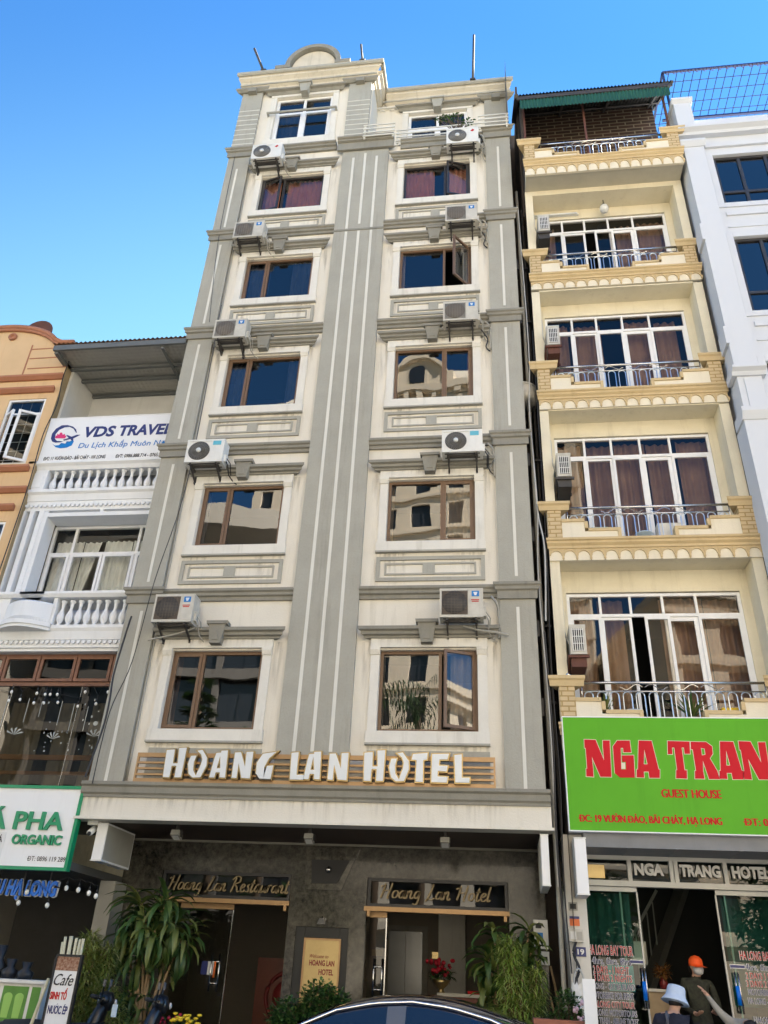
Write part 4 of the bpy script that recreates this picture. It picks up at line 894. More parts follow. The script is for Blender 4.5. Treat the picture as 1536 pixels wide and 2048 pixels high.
for wd,x0,x1 in (('NGA',2.07,2.51),('TRANG',2.75,3.35),('HOTEL',3.52,4.07)): text('lettering', T_, 'letter_white_dirty', wd, x0, x1, 3.285, 3.455, .80, bold=.045, depth=.03)
for a,c in ((1.27,2.08),(3.24,4.2)):
    b = MB(); b.quad((a,.85,.3),(c,.85,.3),(c,.85,3.05),(a,.85,3.05)); D = gp('glass_door', b, 'pane_green')
    b = MB(); b.box(a,c,.82,.88,3.05,3.115); e = c if a < 2 else a; b.box(e-.012,e+.012,.835,.865,.3,3.05); b.box(a+.55 if a<2 else a+.12, a+.575 if a<2 else a+.145,.86,.885,.3,3.05); gp('door_frame', b, 'alu_grey', D)
    hx = 2.03 if a < 2 else 3.33
    b = MB()
    for dx in (0,.045): b.tube([(hx+dx,.78,1.52),(hx+dx,.78,2.03)],.014,6)
    gp('door_handle', b, 'steel', D)
    b = MB(); b.tube([(hx+.01,.77,1.62),(hx+.01,.77,1.86)],.03,8); gp('handle_grip', b, 'blue_letter', D)
def poster_lines(D, x0, lines):
    for t_,a,c,z0,z1,red in lines:
        h_ = (z1-z0)*.8
        text('lettering_outline', D, 'letter_white', t_, a-.008, c+.008, z0-.006, z0+h_+.010, .843, bold=.042, depth=.002)
        text('lettering', D, 'ink_red' if red else 'ink_navy', t_, a, c, z0, z0+h_+.004, .839, bold=.0, depth=.002)
dl = [o for o in gh.children if o.name.startswith('glass_door')]
LN = [('HA LONG BAY TOUR',1.29,1.93,2.18,2.33,1),('4hrs, 6hrs, 8hrs',1.33,1.89,2.06,2.16,0),('2 DAYS - 1 NIGHT',1.34,1.85,1.94,2.05,1),('3 DAYS 2 NIGHTS',1.34,1.88,1.84,1.94,1),('HA LONG - CAT BA ISLAND',1.24,1.91,1.74,1.82,0),('MOTORBIKE FOR RENT',1.28,1.88,1.62,1.71,0),('HALONG CITY TOUR',1.28,1.88,1.51,1.60,1),('HALONG MOTORTOURS',1.27,1.90,1.41,1.49,0),('BUS - TRAIN - AIRLINE TICKET',1.25,1.91,1.31,1.39,0)]
poster_lines(dl[0], 0, LN)
poster_lines(dl[1], 0, [('HA LONG BAY TOUR',3.46,4.10,2.20,2.33,1),('4hrs, 6hrs, 8hrs',3.51,4.07,2.07,2.16,0),('2 DAYS 1 NIGHT',3.50,4.01,1.96,2.05,1),('3 DAYS 2 NIGHTS',3.49,4.03,1.86,1.95,1),('MOTORBIKE FOR RENT',3.50,4.10,1.76,1.84,0),('HA LONG - CAT BA ISLAND',3.48,4.15,1.65,1.73,0),('HALONG CITY TOUR',3.52,4.12,1.42,1.50,0)])
for D,a,c in ((dl[0],1.885,2.07),(dl[1],3.30,3.50)):
    b = MB(); b.box(a-.006,c+.006,.841,.845,2.08,2.135); gp('dash_outline', b, 'letter_white', D)
    b = MB(); b.box(a,c,.837,.8405,2.09,2.125); gp('dash', b, 'ink_navy', D)
b = MB(); b.quad((1.55,.86,1.72),(1.92,.86,1.72),(1.92,.86,2.05),(1.55,.86,2.05)); mat('poster_teal',(.25,.55,.60),.6,var=.35,scale=7,dirt=(.02,.20,.34)); gp('tour_poster', b, 'poster_teal', dl[0])
b = MB(); b.box(1.26,GX1,.9,9,.24,.5)
gp('shop_floor', b, 'room')
gp('added_backing', curtain(1.3,2.0,2.2,3.05,1.15,.03,.14), 'backing_teal')  # backing cloth added so the dark door glass reads teal
b = MB(); b.quad((3.4,1.3,1.6),(4.6,1.3,1.6),(4.6,1.3,3.05),(3.4,1.3,3.05)); gp('added_backing', b, 'backing_teal')  # flat backing added behind the right door for the same teal tone
gp('shop_room', room(1.26,GX1-.02,.9,5.2,.5,3.75), 'room')
mat('room_stair', (.22,.20,.17), .9, var=.1); gp('stair_beam', MB().bar((2.3,4.2,1.2),(3.6,5.0,3.6),.3,.12), 'room_stair')
b = MB()
for k in range(6): b.bar((2.2+k*.12,3.9,1.6+k*.18),(2.2+k*.12,3.9,2.3+k*.18),.02)
b.bar((2.1,3.9,2.2),(2.9,3.9,3.4),.05); gp('stair_rail', b, 'pipe_grey')

# green sign board
sg = thing('shop_sign', (2.9,-.1,3.78), 'big lime green board with red slab letters over the guest house door', 'sign')
b = MB(); b.box(1.06,4.75,-.105,.0,3.775,5.49); b.build('board','lime',sg)
f = MB(); frame(f, 1.045,4.765,3.76,5.505,-.11,.012,.016); f.build('frame','sign_white',sg)
mat('sign_red', (.56,.006,.018), .5, var=.05, spec=.2)
SL = {'N':[(1.377,5.135),(1.553,5.130),(1.654,4.811),(1.656,5.029),(1.664,5.122),(1.769,5.123),(1.743,4.564),(1.577,4.562),(1.473,4.865),(1.476,4.683),(1.474,4.560),(1.363,4.565),(1.372,4.682),(1.386,4.682),(1.389,5.002),(1.371,5.002)],
'G':[(1.810,5.030),(1.883,5.124),(2.076,5.126),(2.079,4.942),(1.959,4.940),(1.962,5.009),(1.928,5.009),(1.901,4.679),(1.972,4.680),(1.980,4.793),(1.928,4.792),(1.934,4.894),(2.112,4.897),(2.092,4.559),(1.871,4.555),(1.799,4.621)],
'A':[(2.212,5.128),(2.408,5.125),(2.461,4.688),(2.478,4.688),(2.462,4.561),(2.308,4.558),(2.306,4.652),(2.235,4.650),(2.232,4.562),(2.119,4.564),(2.133,4.682),(2.151,4.683)],'Ah':[(2.282,4.990),(2.304,4.764),(2.248,4.763)],
'T':[(2.650,5.126),(2.979,5.120),(2.960,4.931),(2.879,4.930),(2.881,5.025),(2.848,5.025),(2.844,4.682),(2.877,4.683),(2.863,4.557),(2.702,4.559),(2.719,4.680),(2.734,4.681),(2.737,5.023),(2.703,5.023),(2.696,4.923),(2.628,4.922)],
'R':[(2.994,5.118),(3.226,5.116),(3.304,5.049),(3.297,4.935),(3.243,4.867),(3.322,4.679),(3.339,4.558),(3.184,4.556),(3.135,4.832),(3.115,4.676),(3.119,4.559),(2.979,4.559),(2.995,4.674),(3.011,4.674),(3.010,4.999),(2.984,4.999)],'Rh':[(3.135,5.024),(3.188,5.013),(3.186,4.922),(3.133,4.910)]}
for ch,dx in (('N',0),('G',0),('A',0),('T',0),('R',0),('A',1.22),('N',2.33),('G',2.33)):
    P = [SL[ch]]+([SL[ch+'h']] if ch+'h' in SL else [])
    q = MB(); q.add(*glyph_mesh(P, -.108, .002, .008, dx)); lo = q.build('letter','yellow_pale',sg)
    q = MB(); q.add(*glyph_mesh(P, -.111, .002, .0, dx)); q.build('letter_face','sign_red',lo)
for t_,a,c,z0,z1 in (('GUEST HOUSE',2.46,3.32,4.275,4.395),('ĐC: 19 VƯỜN ĐÀO, BÃI CHÁY, HẠ LONG',1.22,3.27,3.90,4.00),('ĐT: 09',3.60,3.99,3.90,4.0)):
    text('lettering', sg, 'ink_red', t_, a, c, z0, z1, -.106, heavy=.007, depth=.004)
# things hanging on the guest house
def split_ac(x0, z0, label, y0=-.22):
    t = thing('air_conditioner', (x0+.13,.1,z0), label, 'air conditioner', 'air conditioners on the guest house balconies')
    b = MB(); b.box(x0,x0+.26,y0,.46,z0,z0+.52); b.box(x0-.005,x0+.265,y0-.004,.465,z0+.48,z0+.525); b.build('casing','ac_dirty',t)
    b = MB(); b.box(x0+.035,x0+.225,y0-.006,y0-.0005,z0+.05,z0+.45); G = b.build('side_grille','black',t)
    b = MB()
    for k in range(6): x = x0+.04+k*.035; b.box(x-.006,x+.006,y0-.016,y0-.007,z0+.05,z0+.45)
    for k in range(4): z = z0+.06+k*.125; b.box(x0+.035,x0+.225,y0-.013,y0-.008,z-.005,z+.005)
    b.build('slat','ac_white',G)
    b = MB(); b.box(x0-.02,x0+.3,y0+.02,y0+.06,z0-.05,z0-.005); b.box(x0-.02,x0+.3,.38,.42,z0-.05,z0-.005); b.box(x0-.05,x0-.02,y0+.02,.42,z0-.04,z0-.0); b.bar((x0-.03,y0+.05,z0-.04),(x0-.05,.4,z0-.35),.03); b.box(x0+.0,x0+.25,y0+.06,.40,z0-.2,z0-.051); b.build('bracket','iron_rust' if 'rust' in label else 'iron',t)
    b = MB(); b.tube([(x0+.0,.1,z0+.3),(x0-.06,.12,z0+.55),(x0-.05,.2,z0+.9),(x0-.04,.3,z0+1.2)],.016,5); b.build('hose','wire_grey',t)
split_ac(1.27,6.52,'air conditioner end with white grille on the lowest guest house balcony, rusty bracket')
split_ac(1.28,10.05,'air conditioner end with white grille on the balcony two above the green sign')
split_ac(1.28,13.35,'air conditioner end with white grille on red rusty bracket, third balcony above the green sign')
split_ac(1.28,16.85,'air conditioner end with white grille on the top covered balcony, below the roof terrace')
t = thing('globe_lamp', (2.92,.28,18.1), 'white globe lamp hanging from the top balcony ceiling', 'lamp')
b = MB(); b.tube([(2.92,.28,18.36),(2.92,.28,18.2)],.012,6); b.lathe([(.05,0),(.05,.05),(.03,.07)],(2.92,.28,18.14),10); b.build('stem','iron',t)
b = MB(); b.ball((2.92,.28,18.05),.11,14,1.15); b.build('shade','ac_white',t)
t = thing('tube_lamp', (1.8,.4,18.1), 'long white tube lamp on the wall above the top balcony window', 'lamp')
b = MB(); b.tube([(1.26,.42,18.14),(2.3,.42,18.14)],.025,8); b.build('tube','letter_white',t)
b = MB(); b.box(1.24,2.34,.45,.49,18.12,18.17); b.build('housing','ac_white',t)
lightbox(1.09,1.25,-.35,.19,2.87,3.64,'white projecting light box beside the guest house door above the meters','ac_dirty')
t = thing('meter_box', (1.06,.15,2.3), 'grey electricity meter box on the pier beside guest house door', 'meter')
b = MB(); b.box(.96,1.16,.08,.2,2.30,2.46); b.build('casing','ac_dirty',t)
b = MB(); b.box(.98,1.06,.072,.079,2.33,2.43); b.build('window','letter_white_dirty',t)
b = MB(); b.box(1.075,1.145,.072,.079,2.33,2.43); b.build('cover','pipe_grey',t)
t = thing('notice_sticker', (1.06,.19,2.5), 'blue and orange notice sticker on the guest house pier', 'sticker')
b = MB(); b.box(.99,1.13,.188,.1985,2.51,2.60); b.build('orange_part','ink_orange',t)
b = MB(); b.box(.99,1.13,.188,.1985,2.601,2.635); b.build('blue_part','ink_navy',t)
t = thing('meter_window', (1.05,.19,2.7), 'small dark meter window in the guest house pier', 'meter')
b = MB(); frame(b,.985,1.115,2.71,2.82,.18,.198,.02); b.build('frame','pipe_grey',t); b = MB(); b.box(1.005,1.095,.19,.197,2.73,2.80); b.build('window','black',t)
t = thing('house_number', (1.1,.19,2.12), 'blue house number plate reading 19 beside the guest house door', 'sign')
b = MB(); b.box(1.02,1.19,.185,.199,2.12,2.24); b.build('plate','ink_navy',t)
text('lettering',t,'letter_white','19',1.07,1.165,2.145,2.215,.184,bold=.03,depth=.003)
t = thing('standing_board', (1.09,-1.0,.24), 'plain white standing board edge on in front of guest house', 'board')
b = MB(); b.box(1.01,1.17,-1.0,-.96,.35,1.83); b.build('panel','sign_white',t); b = MB(); b.box(1.0,1.02,-.95,-.6,.24,1.2); b.box(1.16,1.18,-.95,-.6,.24,1.2); b.build('leg','iron',t)

# ---------------------------------------------------------------- white house at the right edge
mat('white_paint', (.58,.61,.66), .75, var=.03, scale=1.2, streak=.05, bump=.1, dirt=(.55,.56,.58))
wh = thing('white_house', (7.0,-.45,.1), 'new white house with dark framed windows at the right edge of picture', 'house')
def wp(name, b, m, par=None): return b.build(name, m, par or wh)
WX, WY = 4.79, -.33
WINS = [(5.42,9.4,17.17,18.85),(5.42,9.4,13.85,16.05),(5.42,9.4,10.4,12.5),(5.42,9.4,6.9,9.1)]
b = MB(); b.wall(5.30,10.0,.1,20.2,WY,WINS,.15); b.quad((WX,WY,.1),(WX,WY,20.2),(WX,12,20.2),(WX,12,.1)); b.quad((WX,WY,20.2),(10,WY,20.2),(10,12,20.2),(WX,12,20.2)); b.quad((WX,WY,.1),(5.3,WY,.1),(5.3,WY,20.2),(WX,WY,20.2)); wp('front_wall', b, 'white_paint')
b = MB(); b.box(WX-.005,5.24,WY-.12,WY+.3,.1,19.2); wp('pilaster', b, 'white_paint')
b = MB(); b.box(WX-.03,5.16,WY-.17,WY+.5,19.75,20.75); b.run_x([(WY+.5,20.75),(WY+.5,20.9),(WY-.24,20.9),(WY-.24,20.84),(WY-.17,20.75)],WX-.08,5.21); wp('parapet_pier', b, 'white_paint')
b = MB(); b.run_x([(WY+.4,19.55),(WY+.4,19.75),(WY-.26,19.75),(WY-.26,19.68),(WY-.16,19.62),(WY-.13,19.55)],WX-.08,10); b.run_x([(WY+.2,19.10),(WY+.2,19.28),(WY-.22,19.28),(WY-.22,19.22),(WY-.14,19.10)],WX-.08,5.28); b.run_x([(WY+.2,19.14),(WY+.2,19.24),(WY-.06,19.24),(WY-.06,19.14)],5.30,10); wp('cornice', b, 'white_paint')
b = MB(); b.box(5.16,10,WY-.05,WY+.3,19.76,20.2); wp('parapet', b, 'white_paint')
b = MB()
for z,h in ((15.9,.5),(12.9,.45)): b.box(WX-.06,WX+.0,WY-.16,WY+.25,z,z+h)
b.run_x([(WY+.2,12.06),(WY+.2,12.24),(WY-.28,12.24),(WY-.28,12.18),(WY-.2,12.13),(WY-.16,12.06)],WX-.10,5.32); b.run_x([(WY+.2,10.95),(WY+.2,11.2),(WY-.32,11.2),(WY-.32,11.1),(WY-.24,10.95)],WX-.12,5.6)
b.box(WX-.09,5.32,WY-.22,WY+.3,.1,10.95); b.box(4.90,5.14,WY-.145,WY-.12,11.3,12.0); wp('pilaster_moulding', b, 'white_paint')
for k,(x0,x1,z0,z1) in enumerate(WINS):
    s_ = MB(); s_.box(x0-.14,x0-.003,WY-.03,WY,z0-.14,z1+.14); s_.box(x0,x1,WY-.03,WY,z1+.003,z1+.14); s_.box(x0,x1,WY-.03,WY,z0-.14,z0-.003); s_.box(x0-.02,x1,WY-.04,WY,z0-.42,z0-.30); s_.box(x0-.05,x1,WY-.02,WY,z0-.80,z0-.76); so_ = wp('window_surround', s_, 'white_paint')
    f = MB(); frame(f,x0+.003,x1,z0+.003,z1-.003,WY+.05,WY+.11,.07,(6.0,6.6,7.6,8.6),(z0+(z1-z0)*.27,)); W = wp('window', f, 'dark_alu')
    p = MB(); p.quad((x0+.05,WY+.085,z0+.05),(x1,WY+.085,z0+.05),(x1,WY+.085,z1-.05),(x0+.05,WY+.085,z1-.05)); wp('pane', p, 'pane_blue', W)
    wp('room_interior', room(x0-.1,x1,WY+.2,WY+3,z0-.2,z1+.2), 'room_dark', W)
tr = thing('rooftop_pergola', (6.5,1,20.2), 'dark blue wire pergola grid on the white house roof', 'pergola')
mat('blue_iron', (.02,.03,.10), .5, var=.1)
b = MB(); Z = 22.6
b.bar((4.78,-.2,Z),(10,-.2,Z),.05); b.bar((4.78,-.2,Z),(4.78,3.5,Z),.05); b.bar((4.78,3.5,Z),(10,3.5,Z),.05)
b.bar((5.0,1.15,Z-.05),(10,1.15,Z-.05),.06)
for x,y in ((4.8,-.15),(4.8,3.4),(7.4,3.4),(9.9,-.15),(9.9,3.4)): b.bar((x,y,20.2),(x,y,Z),.05)
b.build('frame','blue_iron',tr)
b = MB()
for k in range(24): x = 4.95+k*.21; b.tube([(x,-.2,Z+.01),(x,3.5,Z+.01)],.011,4)
for k in range(12): y = .1+k*.30; b.tube([(4.8,y,Z+.02),(10,y,Z+.02)],.011,4)
b.build('wire_grid','blue_iron',tr)
b = MB()
for k in range(26): x = 4.9+k*.19; b.tube([(x+.05*math.cos(a),-.2,Z-.06+.05*math.sin(a)) for a in [i*math.pi/5 for i in range(9)]],.008,4)
b.build('scroll_trim','iron_rust',tr)

# gap between hotel and guest house: round landing, pipes and cables
t = thing('round_landing', (.9,.5,12.3), 'white rounded landing slab in the dark gap beside the hotel', 'landing')
b = MB(); b.lathe([(.33,0),(.33,.34)],(.72,.55,12.36),28); b.build('slab','cream_trim',t)
b = MB(); b.lathe([(.345,0),(.345,.05)],(.72,.55,12.70),28); b.build('rim','strip_white',t)
def cable(pts, r, m, label, grp='cables in the gap beside the hotel', name='cable', n=5):
    sm = []
    P = [Vector(p) for p in pts]
    for i in range(len(P)-1):
        p0,p1,p2,p3 = P[max(i-1,0)],P[i],P[i+1],P[min(i+2,len(P)-1)]
        for k in range(6):
            q = k/6; sm.append(.5*((2*p1)+(p2-p0)*q+(2*p0-5*p1+4*p2-p3)*q*q+(3*p1-p0-3*p2+p3)*q**3))
    sm.append(P[-1]); b = MB(); b.tube(sm, r, n); o = b.build(name, m, None, P[0])
    return tag(o, label, 'pipe' if 'pipe' in name else 'cable', grp)
cable([(.86,.35,.3),(.86,.35,8),(.86,.35,19)],.035,'pipe_grey','straight grey drain pipe running up the dark gap', name='drain_pipe', n=8)
cable([(.98,.6,3),(.98,.6,10),(.98,.6,18.6)],.03,'iron','thin dark pipe up the guest house side of the gap', name='drain_pipe', n=8)
cable([(.84,.02,3.0),(.87,.0,5.5),(.82,.02,8),(.88,.0,9.6),(.84,.04,11.8),(.90,.0,13.5),(.86,.1,18)],.012,'wire_grey','pale looping cable hanging down the dark gap')
cable([(.90,-.02,7.2),(.96,-.03,8.6),(.88,.0,9.4),(.86,.0,10.5)],.016,'wire_grey','short thick white cable loop in the gap at third floor level')
cable([(.9,.0,2.2),(.86,-.02,3.6),(.9,.0,5.2),(.87,.0,7.0)],.016,'wire','black cable bundle low in the gap beside the green sign')
cable([(.96,.02,1.9),(.93,.0,3.0),(.97,.02,4.6),(.95,.03,6.4),(1.0,.03,9.1),(1.0,.04,14)],.01,'wire','black thin cable up the edge of the yellow house')
for z,wh_ in ((5.9,'lowest'),(7.3,'second lowest'),(9.2,'third lowest'),(10.9,'third highest'),(14.7,'second highest'),(16.4,'highest')):
    b = MB(); b.box(.745,1.03,.5,.54,z,z+.05); b.box(.745,.80,.2,.54,z-.3,z-.001); b.box(.745,.80,.5,.54,z-.002,z+.001)
    tag(b.build('pipe_bracket','iron',None,(.88,.5,z)),wh_+' iron bracket bridging the dark gap beside the hotel','bracket','brackets in the gap beside the hotel')
# ---------------------------------------------------------------- white travel-office house on the left with the cafe below
mat('steel_paint', (.13,.14,.14), .5, var=.1)
mat('cafe_shade', (.09,.088,.082), .9, var=.15)  # pale cafe surfaces darkened: the interior's shade is in the colour
mat('vds_white', (.78,.80,.82), .8, var=.05, scale=1.4, streak=.10, bump=.15, dirt=(.45,.45,.44))
mat('vds_white_shaded', (.62,.62,.60), .85, var=.08, scale=1.4, streak=.1)  # darker copy of the white: terrace shade put into the colour
vh = thing('travel_house', (-8.4,.5,.1), 'white balustraded house with cafe below, left of the hotel', 'house')
def vp(name, b, m, par=None): return b.build(name, m, par or vh)
VX0, VX1, VY = -9.98, -6.815, .5
# terrace storey
b = MB(); b.box(VX0,VX0+.12,VY+.1,2.6,11.2,14.35); b.box(VX1-.1,VX1,VY+.2,2.6,11.2,14.4); b.wall(VX0+.12,VX1-.1,11.2,14.3,1.65,[(-8.9,-7.1,11.3,12.45)],.1); b.quad((VX0,2.6,0.1),(VX0,2.6,14.3),(VX0,12,14.3),(VX0,12,.1)); b.box(VX0,VX1,2.6,2.7,6.9,14.3)
vp('terrace_wall', b, 'vds_white_shaded')
b = MB(); ou = arc(-8.0,12.4,.98,.42,0,180,20); inn = arc(-8.0,12.4,.82,.30,0,180,20)
for i in range(20): b.prism([ou[i],ou[i+1],inn[i+1],inn[i]],1.60,1.66)
vp('arch_trim', b, 'vds_white')
b = MB(); b.prism(arc(-8.0,12.4,.84,.31,0,180,20),1.63,1.645); vp('arch_window', b, 'room_dark')
mat('tin_silver', (.42,.41,.38), .45, .6, var=.2, scale=2, streak=.1)
m_, n, l, p = _new('tin_embossed'); p.inputs['Base Color'].default_value = (.40,.39,.36,1); p.inputs['Roughness'].default_value = .4; p.inputs['Metallic'].default_value = .5
tc = n.new('ShaderNodeTexCoord'); v = n.new('ShaderNodeTexVoronoi'); v.inputs['Scale'].default_value = 9; v.inputs['Randomness'].default_value = .15; l.new(tc.outputs['Object'], v.inputs['Vector'])
bm = n.new('ShaderNodeBump'); bm.inputs['Strength'].default_value = .8; bm.inputs['Distance'].default_value = .03; l.new(v.outputs[0], bm.inputs['Height']); l.new(bm.outputs[0], p.inputs['Normal'])
b = MB(); b.box(VX0-.02,VX1,-.08,2.6,14.10,14.13); RF = vp('terrace_roof', b, 'tin_embossed')
mat('tile_brown', (.26,.14,.08), .8, var=.25, scale=8)
vp('roof_sheet', corrug(VX0-.08,VX1-.01,[(-.16,14.24),(2.7,14.44)],.11,.022), 'tile_brown', RF)
b = MB(); b.box(VX0-.06,VX1,-.14,-.085,14.06,14.20); b.box(VX0-.04,VX0+.05,-.08,2.6,14.0,14.095)
for y in (.55,.98,1.58): b.box(VX0+.05,VX1-.01,y,y+.07,14.02,14.095)
b.box(-7.4,-7.33,-.08,2.5,13.98,14.015); vp('roof_frame', b, 'steel_paint', RF)
# balustrade baluster profile
BAL = [(.055,0),(.055,.03),(.03,.05),(.035,.07),(.06,.12),(.068,.17),(.055,.23),(.03,.30),(.024,.35),(.032,.40),(.03,.43),(.05,.45),(.05,.48)]
def baluster(par, x, y, z, h, first=[None]):
    k = h/.48
    if first[0] is None:
        b = MB(); b.lathe([(r*k,t*k) for r,t in BAL],(0,0,0),10); first[0] = b.build('baluster','vds_white',par,(0,0,0)); o = first[0]; first.append(o.matrix_parent_inverse.copy())
    else: o = first[0].copy(); COL.objects.link(o); o.parent = par; o.matrix_parent_inverse = first[1]
    o.location = (x,y,z)
# upper balustrade
b = MB(); b.run_x([(VY+.3,11.08),(VY+.3,11.27),(VY-.12,11.27),(VY-.12,11.21),(VY-.06,11.16),(VY-.02,11.08)],VX0,VX1,.3,0); b.run_x([(VY+.3,10.28),(VY+.3,10.54),(VY-.10,10.54),(VY-.10,10.47),(VY-.05,10.43),(VY-.02,10.28)],VX0,VX1,.3,0)
b.box(VX0,VX0+.35,VY-.03,VY+.3,10.54,11.08); b.box(VX0+.06,VX0+.28,VY-.045,VY-.03,10.62,11.0)
b.box(VX0,VX1,VY,VY+.28,10.2,10.28)
BU = vp('balcony', b, 'vds_white')
for k in range(14): baluster(BU, -9.50+k*.198, VY+.08, 10.54, .54)
b = MB(); b.box(VX0,VX1,VY-.0,VY+.3,10.05,10.2); x=VX0+.05
while x < VX1-.1: b.prism(arc(x+.05,10.19,.045,.07,180,360,6),VY-.04,VY-.001); x += .105
vp('dentil_frieze', b, 'vds_white', BU)
b = MB(); b.box(VX0+.3,VX1,.85,1.0,11.3,11.0) if False else b.quad((VX0,1.2,10.5),(VX1,1.2,10.5),(VX1,1.2,11.3),(VX0,1.2,11.3)); vp('terrace_inner', b, 'vds_white_shaded')
# window storey 7.9..10
b = MB()
for x in (VX0,VX0+.21,VX0+.42): b.box(x,x+.10,VY-.02,VY+.35,6.9,10.05)
b.box(VX0+.1,VX0+.6,VY+.25,VY+.36,6.9,10.04); b.box(VX0+.52,VX0+.62,VY+.0,VY+.36,6.9,10.04)
b.box(VX0+.62,VX1,VY+.0,VY+.5,9.90,9.99); b.box(VX0+.62,VX1,VY+.1,VY+.5,9.99,10.05)
b.box(-8.2,-8.12,VY,VY+.2,9.99,10.05); b.box(-6.95,VX1,VY+.2,VY+.6,6.9,10.05); b.box(VX0+.62,VX1,VY+.38,VY+.6,7.0,7.93)
vp('pier_fin', b, 'vds_white')
f = MB(); yw = VY+.42; frame(f,-9.38,-6.95,7.93,9.88,yw,yw+.07,.06,(-8.85,-7.40),(9.22,)); W = vp('window', f, 'white_alu')
for a,c in ((-9.33,-8.87),(-8.83,-8.12),(-8.10,-7.42),(-7.38,-7.0)):
    s_ = MB(); frame(s_,a,c,7.98,9.19,yw-.025,yw+.03,.055); vp('sash', s_, 'white_alu', W)
    p = MB(); p.quad((a,yw+.02,7.98),(c,yw+.02,7.98),(c,yw+.02,9.85),(a,yw+.02,9.85)); vp('pane', p, 'pane_clear', W)
for a,c,ln in ((-9.36,-8.72,0),(-8.7,-8.32,-.25),(-8.25,-7.62,0),(-7.6,-7.0,0)):
    vp('curtain', curtain(a,c,7.93,9.58+random.random()*.05,yw+.22,.035,.12,None,ln), 'curtain_white', W)
b = MB(); b.tube([(-9.38,yw+.22,9.62),(-6.95,yw+.22,9.62)],.012,5); vp('curtain_rod', b, 'iron', W)
vp('room_interior', room(-9.4,-6.95,yw+.08,yw+2.2,7.9,10.0), 'room', W)
# lower balcony: bulged panel on the left, balusters on the right
z0 = 7.28; yb = .22
b = MB(); b.run_x([(VY+.3,7.86),(VY+.3,7.97),(yb-.1,7.97),(yb-.1,7.92),(yb-.05,7.86)],-8.52,VX1,1,0); b.run_x([(VY+.3,7.86),(VY+.3,7.97),(yb-.1,7.97),(yb-.1,7.92),(yb-.05,7.86)],VX0,-9.36,0,1)
b.run_x([(VY+.3,7.0),(VY+.3,7.28),(yb-.06,7.28),(yb-.06,7.22),(yb-.03,7.16),(yb,7.0)],VX0,VX1)
b.box(-8.48,-8.40,yb-.02,VY+.2,7.28,7.86); b.box(VX0,-9.40,yb-.02,VY+.2,7.28,7.86)
BL = vp('balcony', b, 'vds_white')
b = MB(); n_ = 20; vs = []
for i in range(n_+1):
    t_ = i/n_; x = -9.42+t_*.96; d = .24*math.sin(math.pi*t_)
    vs += [(x,yb-d*.5-.02,7.30),(x,yb-d-.03,7.40),(x,yb-d-.03,7.70),(x,yb-d*.9,7.74),(x,VY+.1,7.74)]
b.smooth = False; b.add(vs,[(5*i+j,5*i+5+j,5*i+6+j,5*i+j+1) for i in range(n_) for j in range(4)])
for (za,zb_,o_) in ((7.22,7.30,.07),(7.16,7.22,.04)):
    pts = [(-9.5+(i/n_)*1.12, yb-.02-o_-.26*math.sin(math.pi*i/n_)) for i in range(n_+1)]
    b.add([(x,y,z) for x,y in pts for z in (za,zb_)]+[(x,VY,z) for x,y in pts for z in (za,zb_)],[(2*i,2*i+2,2*i+3,2*i+1) for i in range(n_)]+[(2*i,2*i+2*(n_+1),2*i+2+2*(n_+1),2*i+2) for i in range(n_)]+[(2*i+1,2*i+3,2*i+3+2*(n_+1),2*i+1+2*(n_+1)) for i in range(n_)])
vp('bulged_panel', b, 'vds_white', BL)
for k in range(9): baluster(BL, -8.30+k*.18, yb+.06, 7.28, .58)
b = MB(); b.box(VX0,VX1,yb+.04,VY+.3,6.86,7.0); x=VX0+.05
b.box(VX0,VX1,yb+.08,VY+.3,6.80,6.86)
while x < VX1-.1: b.prism(arc(x+.05,6.99,.045,.07,180,360,6),yb+.0,yb+.039); x += .105
vp('dentil_frieze', b, 'vds_white', BL)
b = MB(); b.ball((-8.1,VY+.05,7.45),.16,12); tag(b.build('white_jar','ac_white',None,(-8.1,VY,7.3)),'round white jar behind the balusters of the lower white balcony','jar')
# cafe glass storey
yg = .5
mat('wood_frame', (.20,.09,.05), .5, var=.15, scale=6)
mat('wood_orange', (.40,.19,.07), .5, var=.2, scale=5)
f = MB(); f.box(VX0,VX1,yg-.03,yg+.06,6.76,6.84); f.box(VX0,VX1,yg-.03,yg+.06,6.18,6.25); WG = vp('cafe_window', f, 'wood_frame')
for a,c in ((-10.0,-9.30),(-9.28,-8.58),(-8.56,-7.84),(-7.82,-7.12),(-7.10,-6.84)):
    s_ = MB(); frame(s_,a,c,6.26,6.75,yg-.06,yg-.0,.055); vp('sash', s_, 'wood_frame', WG)
    p = MB(); p.quad((a+.04,yg-.03,6.28),(c-.04,yg-.03,6.28),(c-.04,yg-.03,6.72),(a+.04,yg-.03,6.72)); vp('pane', p, 'pane_smoke', WG)
for a,c in ((-10.0,-9.0),(-8.99,-7.62),(-7.61,-6.83)):
    p = MB(); p.quad((a,yg,4.2),(c,yg,4.2),(c,yg,6.18),(a,yg,6.18)); vp('pane', p, 'pane_smoke', WG)
    p = MB(); p.box(c-.003,c+.003,yg-.008,yg+.012,4.2,6.18); vp('pane_edge', p, 'steel', WG)
b = MB()
for x,z0_,z1_ in ((-8.62,5.5,5.95),(-8.35,5.6,5.9),(-7.95,5.45,5.9),(-7.7,5.3,5.85),(-7.42,5.35,5.8),(-9.05,5.3,6.0)): b.box(x,x+.012,yg-.006,yg-.003,z0_,z1_)
